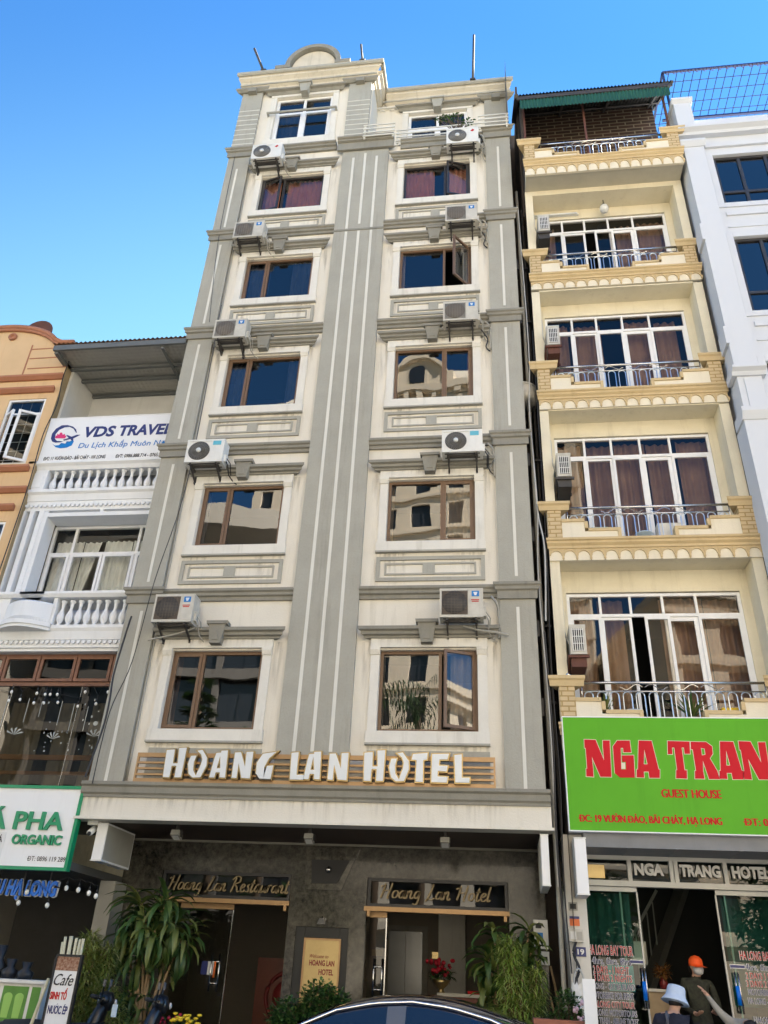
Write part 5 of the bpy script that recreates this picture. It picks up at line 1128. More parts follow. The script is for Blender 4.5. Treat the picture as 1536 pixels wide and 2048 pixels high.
for cx,cz,sx in ((-8.73,5.27,1),(-7.96,5.20,.8),(-7.18,5.25,1)):
    for k in range(5):
        a = .3+k*.55; b.prism([(cx,cz),(cx+.19*sx*math.cos(a),cz+.14*math.sin(a)),(cx+.16*sx*math.cos(a+.24),cz+.12*math.sin(a+.24))],yg-.006,yg-.003)
b.prism(arc(-7.20,5.49,.045,.045,0,345,12),yg-.006,yg-.003)
for k in range(40): x=-8.3+random.random()*1.4; z=4.95+random.random()*1.0; b.box(x,x+.012+random.random()*.02,yg-.006,yg-.003,z,z+.012+random.random()*.03)
mat('decal_white',(.40,.42,.40),.6,var=.1); vp('window_decal', b, 'decal_white', WG)
vp('cafe_room', room(VX0+.05,VX1-.05,yg+.1,4.0,4.1,6.8), 'room', WG)
b = MB(); b.box(-10,-7.12,.62,.68,4.86,4.95); b.box(-7.18,-7.1,.62,.68,4.3,4.95); b.box(-10,-7.12,.62,.66,4.60,4.66); b.box(-7.12,-6.85,.9,.96,4.7,4.78); vp('inner_rail', b, 'wood_orange', WG)
for a,c in ((-9.6,-8.9),(-8.6,-8.15),(-7.9,-7.5)): vp('cafe_curtain', curtain(a,c,4.3,6.2,1.6,.03,.2), 'curtain_beige', WG)
b = MB(); b.box(VX0,VX1,.0,.6,3.9,4.22); b.box(VX0,VX1,.02,3.9,3.0,3.12); vp('floor_slab', b, 'cafe_shade')
mat('bulb_glass', (.85,.85,.82), .15, var=0)
def bulbs(name, label, pts, r, y):
    t = thing(name, pts[0], label, 'string lights')
    w_ = MB()
    for i in range(len(pts)-1):
        a,c = Vector(pts[i]),Vector(pts[i+1]); top = max(a.z,c.z)+.16
        w_.tube([a+Vector((0,0,.08)),Vector((a.x,a.y,a.z+.16)),Vector(((a.x+c.x)/2,y,top-.04)),Vector((c.x,c.y,c.z+.16)),c+Vector((0,0,.08))],.004,4)
    w_.build('wire','wire',t)
    for q in pts:
        b = MB(); b.lathe([(.014,.045),(.016,.08),(.008,.10)],q,8); so_ = b.build('socket','black',t)
        b = MB(); b.ball(q,r,8,1.25); b.build('bulb','bulb_glass',t)
bulbs('string_lights','string of white bulbs hanging behind the brown framed cafe glass',[(-9.3,.42,5.95),(-8.97,.42,5.88),(-8.95,.4,6.04),(-8.75,.42,5.9),(-8.45,.42,6.02),(-8.46,.42,5.84),(-8.28,.42,6.0),(-8.26,.42,5.84),(-8.18,.42,6.0),(-8.04,.42,6.0),(-7.99,.42,5.85),(-7.58,.42,5.78),(-7.5,.42,6.05),(-7.24,.42,5.83),(-7.06,.42,6.05)],.026,.42)
bulbs('string_lights','string of white bulbs hanging in the dark cafe opening at street level',[(-7.71,.3,2.52),(-7.61,.3,2.68),(-7.21,.3,2.50),(-6.95,.3,2.76),(-6.74,.3,2.74),(-6.55,.3,2.70),(-6.42,.3,2.66)],.035,.3)
# cafe at street level
b = MB(); b.box(-6.96,-6.68,1.5,1.98,.24,3.0); vp('cafe_pier', b, 'pipe_grey')
b = MB(); b.box(VX0,VX0+.2,.6,3.9,.24,3.0); vp('cafe_pier', b, 'pipe_grey')
b = MB(); b.quad((VX0,3.9,.24),(-6.9,3.9,.24),(-6.9,3.9,3),(VX0,3.9,3)); b.quad((-6.9,3.9,.24),(-6.9,1.9,.24),(-6.9,1.9,3),(-6.9,3.9,3)); vp('cafe_wall', b, 'cafe_shade')
b = MB(); b.box(VX0,-6.9,.6,3.9,.2,.3); vp('cafe_floor', b, 'paving')
# cafe sign
sg = thing('cafe_sign', (-8.2,-.1,2.98), 'white board in a green frame with raised green letters above the cafe', 'sign')
b = MB(); b.box(-9.6,-6.87,-.08,.0,3.02,4.22); b.build('board','sign_white',sg)
f = MB(); frame(f,-9.65,-6.815,2.97,4.27,-.105,.02,.05); f.build('frame','green_frame',sg)
for t_,a,c,z0_,z1_,m__,kw in (('Á PHA',-8.38,-7.04,3.57,3.85,'green_frame',dict(bold=.02,depth=.04)),('ORGANIC',-7.87,-7.01,3.345,3.495,'green_frame',dict(bold=.03,depth=.03)),('ĐT: 0896 119 289',-7.52,-6.88,3.105,3.175,'ink_black',dict(depth=.004))):
    text('lettering',sg,m__,t_,a,c,z0_,z1_,-.081,**kw)
b = MB(); b.box(-8.9,-8.0,-.087,-.081,3.12,3.52); PB = b.build('price_panel','letter_white',sg)
text('lettering',sg,'ink_black','SINH TỐ ĐÁ',-8.75,-8.04,3.37,3.46,-.088,bold=.01); text('lettering',sg,'ink_black','ĂN VẶT',-8.6,-8.05,3.18,3.28,-.088,bold=.01)
t = thing('blue_letters', (-7.7,.35,2.6), 'bright blue hanging letters under the green framed cafe board', 'sign')
text('letter_face',t,'blue_letter','ÂU HẠ LONG',-8.34,-7.13,2.63,2.86,.36,shear=.12,bold=.045,depth=.03)
text('letter_back',t,'letter_white','ÂU HẠ LONG',-8.355,-7.115,2.62,2.87,.395,shear=.12,bold=.06,depth=.02)
b = MB()
for x in (-8.2,-7.75,-7.3): b.tube([(x,.38,2.86),(x,.38,3.0)],.012,5)
b.build('hanger','iron',t)
# travel sign
sg = thing('travel_sign', (-8.5,.4,11.28), 'white board with navy letters and round blue logo on upper balcony', 'sign')
b = MB(); b.box(-9.93,-6.83,.405,.46,11.285,12.45); b.build('board','sign_white',sg)
f = MB(); frame(f,-9.95,-6.82,11.27,12.465,.395,.48,.02); f.build('frame','sign_white',sg)
for t_,a,c,z0_,z1_,m__,kw in (('VDS',-9.0,-8.27,11.89,12.18,'ink_navy',dict(bold=.035,shear=.15)),('TRAVEL',-8.17,-6.94,11.89,12.18,'ink_navy',dict(bold=.035,shear=.15)),('Du Lịch Khắp Muôn Nơi',-9.05,-6.97,11.60,11.735,'ink_blue',dict(bold=.0,shear=.15)),('Đ/C: 11 VƯỜN ĐÀO - BÃI CHÁY - HẠ LONG',-9.79,-8.34,11.30,11.39,'ink_black',dict(bold=.004,shear=.15)),('Đ/T: 0986.888.714 - 0765.222',-8.10,-6.98,11.30,11.39,'ink_black',dict(bold=.004,shear=.15))):
    text('lettering',sg,m__,t_,a,c,z0_,z1_,.404,**kw)
LG = {'ring':('ink_navy',[(-9.184,12.031),(-9.228,12.128),(-9.319,12.207),(-9.462,12.258),(-9.604,12.257),(-9.722,12.166),(-9.780,12.032),(-9.771,11.896),(-9.720,11.812),(-9.628,11.776),(-9.512,11.781),(-9.439,11.813),(-9.328,11.835),(-9.461,11.806),(-9.605,11.821),(-9.676,11.891),(-9.692,12.014),(-9.630,12.134),(-9.517,12.197),(-9.401,12.205),(-9.291,12.145),(-9.203,12.031)]),
'lotus':('ink_pink',[(-9.673,11.899),(-9.674,11.973),(-9.644,11.966),(-9.648,12.026),(-9.599,11.991),(-9.591,12.050),(-9.562,12.054),(-9.544,12.048),(-9.508,11.986),(-9.474,12.017),(-9.452,11.967),(-9.413,11.947),(-9.430,11.885)]),
'plane':('ink_navy',[(-9.467,11.849),(-9.342,11.889),(-9.421,11.966),(-9.387,11.972),(-9.280,11.921),(-9.164,11.970),(-9.081,11.966),(-9.132,11.933),(-9.232,11.870),(-9.213,11.821),(-9.265,11.818),(-9.292,11.860),(-9.441,11.821)]),
'wave':('ink_blue',[(-9.704,11.753),(-9.618,11.695),(-9.526,11.702),(-9.484,11.761),(-9.384,11.738),(-9.366,11.801),(-9.294,11.793),(-9.222,11.830),(-9.195,11.788),(-9.219,11.682),(-9.321,11.628),(-9.468,11.614),(-9.594,11.651)])}
for k_,(m__,P) in LG.items():
    b = MB(); b.add(*glyph_mesh([P], .400 if k_!='plane' else .398, .003)); b.build('logo_'+k_, m__, sg)

# ---------------------------------------------------------------- orange house at the far left
mat('orange', (.68,.47,.26), .9, var=.08, scale=1.2, streak=.14, bump=.2, dirt=(.38,.22,.10))
mat('terracotta', (.42,.18,.10), .8, var=.1, scale=2, streak=.1)
mat('tan_dirty', (.36,.27,.15), .95, var=.25, scale=2.5, streak=.35)
oh = thing('orange_house', (-12.2,.4,.1), 'orange plastered house with terracotta mouldings at the far left', 'house')
def op(name, b, m, par=None): return b.build(name, m, par or oh)
OX0, OX1, OY = -15.5, -9.92, .38
OW = [(-11.12,-10.18,11.22,13.06),(-11.12,-10.18,7.9,9.74),(-14.0,-13.0,11.22,13.06)]
top = [(OX0,.2),(OX1,.2),(OX1,14.72),(-10.25,14.74),(-10.45,14.84)]+[(-11.9+1.55*math.cos(R(a)),14.55+.78*math.sin(R(a))) for a in range(22,159,8)]+[(-13.5,14.74),(OX0,14.74)]
b = MB(); b.wall(OX0,OX1,.2,14.0,OY,OW,.14)
b.prism([(OX0,14.0),(OX1,14.0)]+top[2:],OY,OY+.3); b.quad((OX1,OY,14.0),(OX1,9,14.0),(OX1,9,14.72),(OX1,OY+.3,14.72))
op('front_wall', b, 'orange')
b = MB(); b.quad((OX1,OY,.2),(OX1,11,.2),(OX1,11,14.6),(OX1,OY+.0,14.6)); b.quad((OX0,OY+.3,14.3),(OX1,OY+.3,14.3),(OX1,11,14.3),(OX0,11,14.3)); op('side_wall', b, 'tan_dirty')
edge = [(OX1-.0,14.74),(-10.25,14.76),(-10.45,14.86)]+[(-11.9+1.57*math.cos(R(a)),14.57+.80*math.sin(R(a))) for a in range(22,159,6)]+[(-13.5,14.76),(OX0,14.76)]
b = MB()
for o_,r_ in ((.0,.07),(.09,.045)):
    b.tube([(x,OY-.03,z-o_) for x,z in edge],r_,6)
for z,x0,x1 in ((13.66,OX0,OX1-.02),(13.28,-11.4,-10.06),(11.06,-11.3,-10.05),(10.50,OX0,OX1-.02),(10.06,-11.4,-10.10),(7.75,-11.3,-10.05),(7.2,OX0,OX1)):
    b.run_x([(OY+.05,z-.06),(OY+.05,z+.06),(OY-.12,z+.06),(OY-.12,z+.01),(OY-.05,z-.06)],x0,x1,.3,.3)
op('moulding', b, 'terracotta')
b = MB()
for z in (14.60,14.30,13.98): b.box(-11.0+(14.6-z)*.1,OX1+.002,OY-.012,OY+.01,z,z+.025)
b.box(-11.03,-11.0,OY-.012,OY+.01,13.7,14.75); op('groove', b, 'terracotta')
b = MB(); b.lathe([(.11,0),(.11,.05),(.06,.06),(.05,.02)],(-11.62,OY-.0,15.05),14,'y'); op('boss', b, 'terracotta')
mat('grille_white', (.7,.7,.68), .5, var=0)
for k,(x0,x1,z0_,z1_) in enumerate(OW):
    f = MB(); zt = z1_-.42; frame(f,x0+.003,x1-.003,z0_+.003,z1_-.003,OY+.02,OY+.09,.05,(),(zt,)); W = op('window', f, 'white_alu')
    p = MB(); p.quad((x0,OY+.06,zt),(x1,OY+.06,zt),(x1,OY+.06,z1_),(x0,OY+.06,z1_)); op('pane', p, 'pane_smoke', W)
    mx_ = (x0+x1)/2-.03
    for s0,s1,ang,pv in ((x0+.05,mx_,-35,x0+.05),(mx_,x1-.05,28,x1-.05)):
        s_ = MB(); frame(s_,s0,s1,z0_+.05,zt-.03,OY,OY+.05,.06); p = MB(); p.quad((s0,OY+.025,z0_+.08),(s1,OY+.025,z0_+.08),(s1,OY+.025,zt-.06),(s0,OY+.025,zt-.06))
        s_.v = rotz_pts(s_.v,(pv,OY+.02),R(ang)); p.v = rotz_pts(p.v,(pv,OY+.02),R(ang)); op('sash', s_, 'white_alu', W); op('sash_pane', p, 'pane_smoke', W)
    q = MB()
    for j in range(6): z = z0_+.2+j*.25; q.box(x0,x1,OY+.14,OY+.15,z,z+.012)
    for j in range(3): x = x0+.25+j*.25; q.box(x,x+.012,OY+.151,OY+.16,z0_,z1_)
    op('window_grille', q, 'grille_white', W); op('room_interior', room(x0-.05,x1+.05,OY+.16,OY+2.2,z0_-.1,z1_+.1), 'room', W)
t = thing('satellite_dish', (-11.3,1.3,15.3), 'dark brown round satellite dish behind the orange parapet', 'satellite dish')
b = MB(); b.lathe([(.02,.0),(.2,.02),(.36,.08),(.42,.14),(.40,.14),(.2,.05),(.02,.03)],(-11.65,1.3,15.95),20,'y'); b.build('dish','iron_rust',t)
b = MB(); b.tube([(-11.65,1.4,14.3),(-11.65,1.35,15.9)],.03,6); b.build('mast','iron',t)
cable([(-9.85,.33,14.6),(-9.88,.30,13.6),(-9.83,.32,12.8),(-9.92,.3,11.9),(-9.9,.33,10.5),(-9.95,.33,8)],.012,'wire','black cable running down the corner of the orange house','cables on the left houses')
cable([(-6.63,-.16,7.3),(-6.64,-.2,7.0),(-6.70,-.2,6.2),(-6.66,-.22,5.7),(-6.68,-.2,5.2),(-6.80,-.2,4.4)],.018,'wire','thick black cable drooping over the left hotel pilaster','cables on the left houses')
cable([(-6.0,-.4,14.9),(-5.98,-.35,10.3),(-6.28,-.25,8.0),(-6.40,-.22,6.4),(-6.62,-.2,5.5),(-6.66,-.18,4.3)],.009,'wire','thin dark wire slanting down the left side of hotel front','cables on the left houses')
cable([(-6.62,-.1,21.0),(-6.56,-.12,17.5),(-6.3,-.2,14.6)],.007,'wire','very thin wire hanging from the hotel roof corner','cables on the left houses')
for z,wd in ((7.62,'lowest'),(10.95,'second lowest'),(14.22,'middle'),(17.5,'second highest'),(20.8,'highest')):
    cable([(-.02,-.03,z+.05),(.0,-.10,z-.02),(.06,-.12,z-.12),(.095,-.05,z-.28),(.095,-.03,z-.75)],.022,'pipe_grey','%s grey drain elbow beside the right hotel pilaster' % wd,'drain elbows on the hotel front','drain_pipe',6)
cable([(-6.165,-.0,4.4),(-6.165,-.0,9),(-6.165,-.0,14),(-6.165,-.0,20.6)],.018,'pipe_grey','thin grey pipe up the inner edge of the left hotel pilaster','drain elbows on the hotel front','drain_pipe',6)
for x0,z,wd in ((-5.36,6.93,'lowest left'),(-.17,6.93,'lowest right')):
    cable([(x0,-.18,z+.12),(x0-.25,-.2,z+.02),(x0-.6,-.19,z-.06),(x0-.85,-.17,z-.10)] if x0 < -3 else [(x0-.35,-.19,z+.12),(x0-.1,-.2,z+.04),(x0+.2,-.18,z+.0),(x0+.42,-.1,z-.02)],.018,'pipe_grey','grey hose lying over the crown of the %s hotel window' % wd,'hoses over the lowest window crowns')
for k,(x,z) in enumerate(((.02,20.9),(.03,17.2),(.02,14.0),(.04,10.9))):
    cable([(x-.12,-.2,z-.1),(x+.02,-.05,z-.25),(x-.02,-.03,z-.45),(x+.06,-.0,z-.55)],.016,'wire' if k!=3 else 'pipe_grey',('black','dark','drooping black','grey')[k]+' refrigerant hose beside the '+('top','second from top','middle','fourth from top')[k]+' right air conditioner','refrigerant hoses of the right column')
# ---------------------------------------------------------------- plants
leafmat('leaf_drac', (.035,.075,.018), (.07,.14,.03), (.20,.22,.06)); leafmat('leaf_bush', (.03,.075,.016), (.06,.14,.03), (.12,.21,.05))
leafmat('leaf_bamboo', (.14,.19,.03), (.24,.29,.06), (.36,.34,.12)); leafmat('leaf_fern', (.15,.24,.03), (.27,.37,.06), (.42,.45,.14)); leafmat('leaf_palm', (.015,.04,.01), (.03,.07,.02), (.06,.1,.03))
mat('cane', (.32,.22,.12), .8, var=.2, scale=20); mat('bark', (.14,.10,.07), .9, var=.3, scale=8); mat('stone_pot', (.30,.27,.24), .85, var=.2, scale=6); mat('terracotta_pot', (.35,.13,.08), .8, var=.15, scale=6)
mat('petal_red', (.45,.01,.03), .6, var=.2, scale=20, dirt=(.15,.0,.01)); mat('petal_yellow', (.80,.55,.02), .6, var=.1, scale=20); mat('petal_pink', (.75,.50,.55), .6, var=.1)
U = random.uniform
def leaf(b, base, az, el, L_, w_, droop=1.0, n=4, fold=.25):
    """one long leaf: starts at elevation el, bends down by droop radians over its length"""
    p = Vector(base); ring = []; e = el; side = Vector((-math.sin(az), math.cos(az), 0))
    for i in range(n+1):
        t = i/n; ww = w_*(math.sin(math.pi*min(1,(.12+t*.88)))**.7 if t < 1 else .02)
        ring.append((p.copy(), ww, e)); e -= droop/n; p = p+Vector((math.cos(az)*math.cos(e), math.sin(az)*math.cos(e), math.sin(e)))*(L_/n)
    vs = []
    for q,ww,e in ring:
        upv = Vector((-math.cos(az)*math.sin(e), -math.sin(az)*math.sin(e), math.cos(e)))
        vs += [q-side*ww/2+upv*ww*fold, q, q+side*ww/2+upv*ww*fold]
    sm = b.smooth; b.smooth = True
    b.add(vs, [(3*i+j,3*i+j+1,3*i+4+j,3*i+3+j) for i in range(n) for j in range(2)]); b.smooth = sm
def rosette(b, c, n, L_, w_, lo=-.2, hi=1.15):
    for k in range(n):
        t = k/n; leaf(b, Vector(c)+Vector((U(-.03,.03),U(-.03,.03),-t*.22)), U(0,6.283), hi-(hi-lo)*t+U(-.2,.2), L_*U(.75,1.15), w_*U(.8,1.2), U(1.6,2.5)*(.7+.6*t))
def pot(t, c, r, h, m='terracotta_pot'):
    b = MB(); b.lathe([(r*.7,0),(r*.95,h*.8),(r*1.08,h*.82),(r*1.08,h),(r*.9,h),(r*.88,h*.9)],c,18); b.build('pot',m,t)
    b = MB(); b.lathe([(r*.87,h*.88),(.01,h*.89)],c,12); b.build('soil','soil',t)
# big corn plant at the left of the entrance
t = thing('corn_plant', (-5.5,.7,.235), 'tall corn plant with drooping strap leaves left of the restaurant door', 'plant')
pot(t,(-5.5,.7,.235),.28,.42,'stone_pot')
heads = [(-5.78,.62,2.62),(-5.36,.60,2.68),(-5.62,.5,2.42),(-5.15,.62,2.38),(-5.92,.66,2.22),(-5.40,.45,2.25),(-5.70,.72,1.95),(-5.05,.75,2.15),(-5.5,.85,2.55)]
b = MB()
for h in heads: x,y,z = h; b.tube([(-5.5+U(-.12,.12),.7+U(-.1,.1),.6),(-5.5+(x+5.5)*.45+U(-.04,.04),.68,1.35),(x,y,z)],[.03,.024,.02],6)
b.build('cane_stem','cane',t)
b = MB()
for h in heads: rosette(b,h,34,.62,.085,-.5,1.25)
for k in range(14): rosette(b,(-5.5+U(-.35,.2),.7+U(-.1,.1),U(1.0,1.55)),4,.45,.07,0,1.1)
b.build('foliage','leaf_drac',t)
def leafy(b, vol, n, L_, w_, el=(-.4,1.0), fold=.2, droop=.5):
    """small leaves scattered on twigs through ellipsoids (c, r)"""
    for c,r,share in vol:
        for k in range(int(n*share)):
            while True:
                d = Vector((U(-1,1),U(-1,1),U(-1,1)))
                if .25 < d.length < 1: break
            d *= (.65+.35*random.random()); p = Vector(c)+Vector((d.x*r[0],d.y*r[1],d.z*r[2]))
            leaf(b, p, math.atan2(d.y,d.x)+U(-1.2,1.2), U(*el)+d.z*.4, L_*U(.6,1.2), w_*U(.7,1.2), droop, 2, fold)
def twigs(b, base, vol, n, r=.012):
    for c,rr,share in vol:
        for k in range(max(2,int(n*share))):
            e = Vector(c)+Vector((U(-.7,.7)*rr[0],U(-.7,.7)*rr[1],U(-.3,.8)*rr[2])); m_ = Vector(base).lerp(e,.5)+Vector((U(-.08,.08),U(-.08,.08),.1)); b.tube([Vector(base)+Vector((U(-.06,.06),U(-.06,.06),0)),m_,e],[r,r*.7,r*.35],5)
def shrub(name, base, vol, label, n, L_, w_, m, cat='shrub', stem='bark', potr=None, ph=.4, pm='stone_pot', **k):
    t = thing(name, base, label, cat)
    if potr: pot(t, base, potr, ph, pm)
    B = Vector(base)+Vector((0,0,ph*.85 if potr else 0))
    b = MB(); twigs(b,B,vol,18); b.build('stem',stem,t)
    b = MB(); leafy(b,vol,n,L_,w_,**k); b.build('foliage',m,t)
    return t
shrub('bamboo', (-6.25,-.05,.235), [((-6.22,-.02,1.95),(.17,.16,.22),.8),((-6.18,-.05,1.55),(.26,.2,.30),1.6),((-6.22,-.05,1.15),(.36,.25,.32),2),((-5.98,.1,1.75),(.16,.14,.3),.8),((-5.95,0,1.30),(.22,.2,.3),1)], 'feathery yellow green bamboo clump left of the corn plant', 900, .16, .022, 'leaf_bamboo', 'bamboo', 'cane', .25, droop=.7)
shrub('bamboo', (-5.72,-.1,.235), [((-5.74,-.1,1.28),(.2,.18,.28),1),((-5.6,-.1,1.05),(.24,.2,.24),1)], 'low green bamboo clump in front of the corn plant canes', 500, .13, .02, 'leaf_bamboo', 'bamboo', 'cane', .2, droop=.6)
shrub('round_bush', (-2.6,-.55,.235), [((-2.48,-.55,1.38),(.34,.30,.33),1.7),((-2.95,-.5,1.2),(.30,.28,.26),1.2),((-2.62,-.6,1.05),(.55,.36,.35),2),((-2.22,-.55,1.33),(.20,.24,.26),.8)], 'dense round dark green bush in front of the gold plaque', 900, .062, .042, 'leaf_bush', 'bush', 'bark', .3, .45, droop=.3)
t = thing('corn_plant', (.1,.55,.235), 'corn plant with broad dark leaves right of the hotel door', 'plant')
pot(t,(.1,.55,.235),.25,.4,'stone_pot'); heads = [(-.12,.5,2.42),(.40,.55,2.45),(-.2,.55,2.05),(.42,.6,2.15),(-.22,.6,1.75),(-.2,.6,1.5)]
b = MB()
for x,y,z in heads: b.tube([(.1+U(-.08,.08),.55,.55),((x+.1)/2,.55,1.3),(x,y,z)],[.026,.02,.016],6)
b.build('cane_stem','cane',t)
b = MB()
for h in heads: rosette(b,h,24,.44,.095,-.5,1.2)
b.build('foliage','leaf_drac',t)
shrub('bamboo', (.22,.2,.235), [((.10,.2,2.12),(.16,.15,.28),1.0),((.14,.18,1.75),(.24,.2,.3),1.5),((.22,.15,1.4),(.36,.25,.3),2),((.45,.3,1.7),(.16,.16,.36),.9),((.1,.1,1.12),(.42,.28,.26),1.5)], 'tall bright feathery bamboo climbing at the right end of entrance', 560, .16, .020, 'leaf_fern', 'bamboo', 'cane', .28, droop=.8)
t = shrub('flower_bush', (.86,-.5,.235), [((.84,-.5,1.5),(.20,.2,.24),1.2),((.72,-.45,1.3),(.22,.2,.2),1),((.96,-.5,1.35),(.12,.15,.16),.6)], 'small bush with pink white flowers in terracotta planter by the meters', 420, .07, .034, 'leaf_bush', 'bush', 'bark', None, .4)
b = MB()
for k in range(14): b.ball((.97+U(-.09,.07),-.66+U(-.06,.06),1.50+U(-.13,.12)),U(.016,.028),6)
b.build('blossom','petal_pink',t)
b = MB(); b.box(.42,1.1,-.75,-.25,.235,1.30); b.box(.38,1.14,-.79,-.21,1.30,1.36); o = b.build('planter','terracotta_pot',t)
t = thing('potted_flowers', (-4.18,-1.0,.235), 'pot of yellow chrysanthemums beside the motorbikes', 'flowers')
pot(t,(-4.18,-1.0,.7),.17,.28); b = MB(); leafy(b,[((-4.18,-1.0,1.05),(.2,.17,.1),1)],200,.06,.03); b.build('foliage','leaf_bush',t)
b = MB()
for k in range(22): b.lathe([(.004,-.015),(.035,.0),(.03,.018),(.004,.022)],(-4.18+U(-.19,.19),-1.0+U(-.15,.15),1.13+U(-.05,.06)),8)
b.build('blossom','petal_yellow',t)
b = MB(); b.box(-4.4,-3.95,-1.2,-.8,.235,.7); tag(b.build('plant_stand','stone_pot',None,(-4.18,-1,.235)),'stone block carrying the yellow flower pot','plinth')
t = thing('potted_flowers', (-4.6,-.5,.235), 'pot of small red flowers behind the motorbikes', 'flowers')
pot(t,(-4.6,-.5,.55),.16,.3); b = MB(); leafy(b,[((-4.6,-.5,1.0),(.16,.14,.12),1)],160,.06,.03); b.build('foliage','leaf_bush',t)
b = MB()
for k in range(12): b.ball((-4.6+U(-.13,.13),-.5+U(-.1,.1),1.08+U(-.06,.08)),.028,6)
b.build('blossom','petal_red',t)
b = MB(); b.box(-4.8,-4.4,-.7,-.3,.235,.55); tag(b.build('plant_stand','stone_pot',None,(-4.6,-.5,.235)),'low stone block carrying the red flower pot','plinth')
t = thing('flower_urn', (-1.09,3.35,1.57), 'gold urn of red flowers on the reception desk', 'urn')
b = MB(); b.lathe([(.08,0),(.05,.03),(.05,.06),(.13,.13),(.17,.20),(.15,.20),(.1,.13)],(-1.09,3.35,1.571),16); b.build('urn','brass',t)
b = MB(); leafy(b,[((-1.09,3.35,1.85),(.24,.2,.1),1)],120,.12,.05); b.build('foliage','leaf_bush',t)
b = MB()
for k in range(34): b.ball((-1.09+U(-.27,.27),3.3+U(-.18,.12),1.94+U(-.1,.14)),U(.025,.042),6)
b.build('blossom','petal_red',t)
# vine pot on the hotel's top balcony
shrub('balcony_vine', (-.6,.1,20.88), [((-.72,.0,21.75),(.34,.14,.16),1.0),((-.35,.0,21.5),(.2,.12,.2),.7),((-1.0,.05,21.85),(.25,.1,.1),.5)], 'sparse trailing vine on the right of the hotel top balcony', 55, .09, .04, 'leaf_bush', 'vine', 'bark', .14, .26, 'terracotta_pot')
# pots on the guest house balcony above the sign and on the next one
def spiky(x,y,z,label,n=16,L_=.45):
    t = thing('potted_succulent',(x,y,z),label,'pot plant','pot plants on the guest house balconies'); pot(t,(x,y,z),.11,.14,'stone_pot'); b = MB()
    for k in range(n): leaf(b,(x,y,z+.12),U(0,6.28),U(.7,1.4),L_*U(.7,1.1),.045,.4,3,.3)
    b.build('foliage','leaf_drac',t)
spiky(1.78,.25,5.44,'spiky potted aloe left on the balcony above the green sign'); spiky(3.15,.22,5.44,'spiky potted aloe at the centre right of the balcony above green sign',20,.5)
def bowl(x,y,z,r,h,m,label):
    b = MB(); b.lathe([(r*.7,0),(r,h),(r*1.06,h),(r*1.06,h+.015),(r*.9,h),(r*.6,.02)],(x,y,z),16); o = b.build('plastic_basin',m,None,(x,y,z)); tag(o,label,'basin')
mat('basin_blue',(.45,.55,.65),.4,var=.05)
bowl(2.22,.2,5.44,.17,.22,'basin_blue','pale blue plastic tub on the balcony above the green sign')
bowl(2.78,.15,8.82,.16,.12,'basin_blue','shiny metal basin in the railing gap of the third balcony')
b = MB(); b.box(1.85,2.15,.12,.35,8.82,9.12); tag(b.build('storage_box','poster_teal',None,(2,.2,8.82)),'teal storage box behind the railing of the third balcony','box')
b = MB(); b.box(3.05,3.5,.2,.45,8.82,9.22); tag(b.build('storage_box','cream_trim',None,(3.2,.3,8.82)),'cream box with holes behind the railing of the third balcony','box')
b = MB(); b.box(3.62,3.9,.15,.3,5.66,5.74); b.tube([(3.95,.2,5.7),(4.15,.2,5.72)],.05,8); tag(b.build('yellow_brush','petal_yellow',None,(3.8,.2,5.66)),'yellow tool lying on the right parapet step above the green sign','tool')

# ---------------------------------------------------------------- boxes, boards and things at the pavement
t = thing('meter_box', (.62,1.3,2.0), 'white meter boxes with blue label on the hotel right wall behind the plants', 'meter')
b = MB(); b.box(.50,.72,1.2,1.4,2.24,2.64); b.build('casing','ac_white',t); b = MB(); b.box(.60,.72,1.18,1.4,2.02,2.20); b.build('lower_casing','ac_white',t)
b = MB(); b.box(.53,.64,1.19,1.199,2.34,2.46); b.build('label_plate','ink_blue',t); b = MB(); b.box(.53,.62,1.19,1.199,2.52,2.59); b.box(.64,.69,1.17,1.179,2.08,2.13); b.build('window','black',t)
cable([(.72,1.0,2.0),(.78,.8,1.6),(.74,.6,1.35),(.68,.7,1.6)],.018,'cane','pale brown cable loop below the hotel meters','cables by the meters')
cable([(1.05,.1,2.3),(1.0,-.0,2.15),(1.06,-.05,1.95),(.96,-.1,1.75),(.92,-.1,1.6)],.02,'wire','black cable coil hanging over the house number','cables by the meters')
cable([(.95,-.12,1.6),(.98,-.14,1.86),(1.04,-.14,1.96),(1.10,-.12,1.85),(1.10,-.12,1.6)],.012,'wire_grey','grey wire hoop beside the guest house pier','cables by the meters')
b = MB(); b.add([(.92+.2*i/6+U(-.02,.02), -.35+U(-.05,.05), 1.80-.28*j/4-.04*(i%2)) for j in range(5) for i in range(7)],[(j*7+i,j*7+i+1,j*7+i+8,j*7+i+7) for j in range(4) for i in range(6)]); b.sm=[True]*len(b.f)
tag(b.build('plastic_bag','letter_white',None,(1.0,-.3,1.6)),'crumpled white plastic bag hanging beside the flower bush','bag')
t = thing('menu_stand', (-5.75,-1.5,.235), 'tall narrow menu board with cafe words SINH TO in red', 'menu board')
b = MB(); b.box(-5.92,-5.60,-1.5,-1.46,.4,1.78); b.build('panel','sign_white',t)
f = MB(); frame(f,-5.95,-5.57,.37,1.81,-1.515,-1.45,.028); f.box(-5.94,-5.90,-1.45,-1.1,.235,.3); f.box(-5.62,-5.58,-1.45,-1.1,.235,.3); f.build('frame','black',t)
mat('coffee_beans',(.20,.07,.03),.6,var=.5,scale=30,dirt=(.5,.35,.25)); b = MB(); b.box(-5.918,-5.602,-1.504,-1.5,1.62,1.78); b.build('picture','coffee_beans',t)
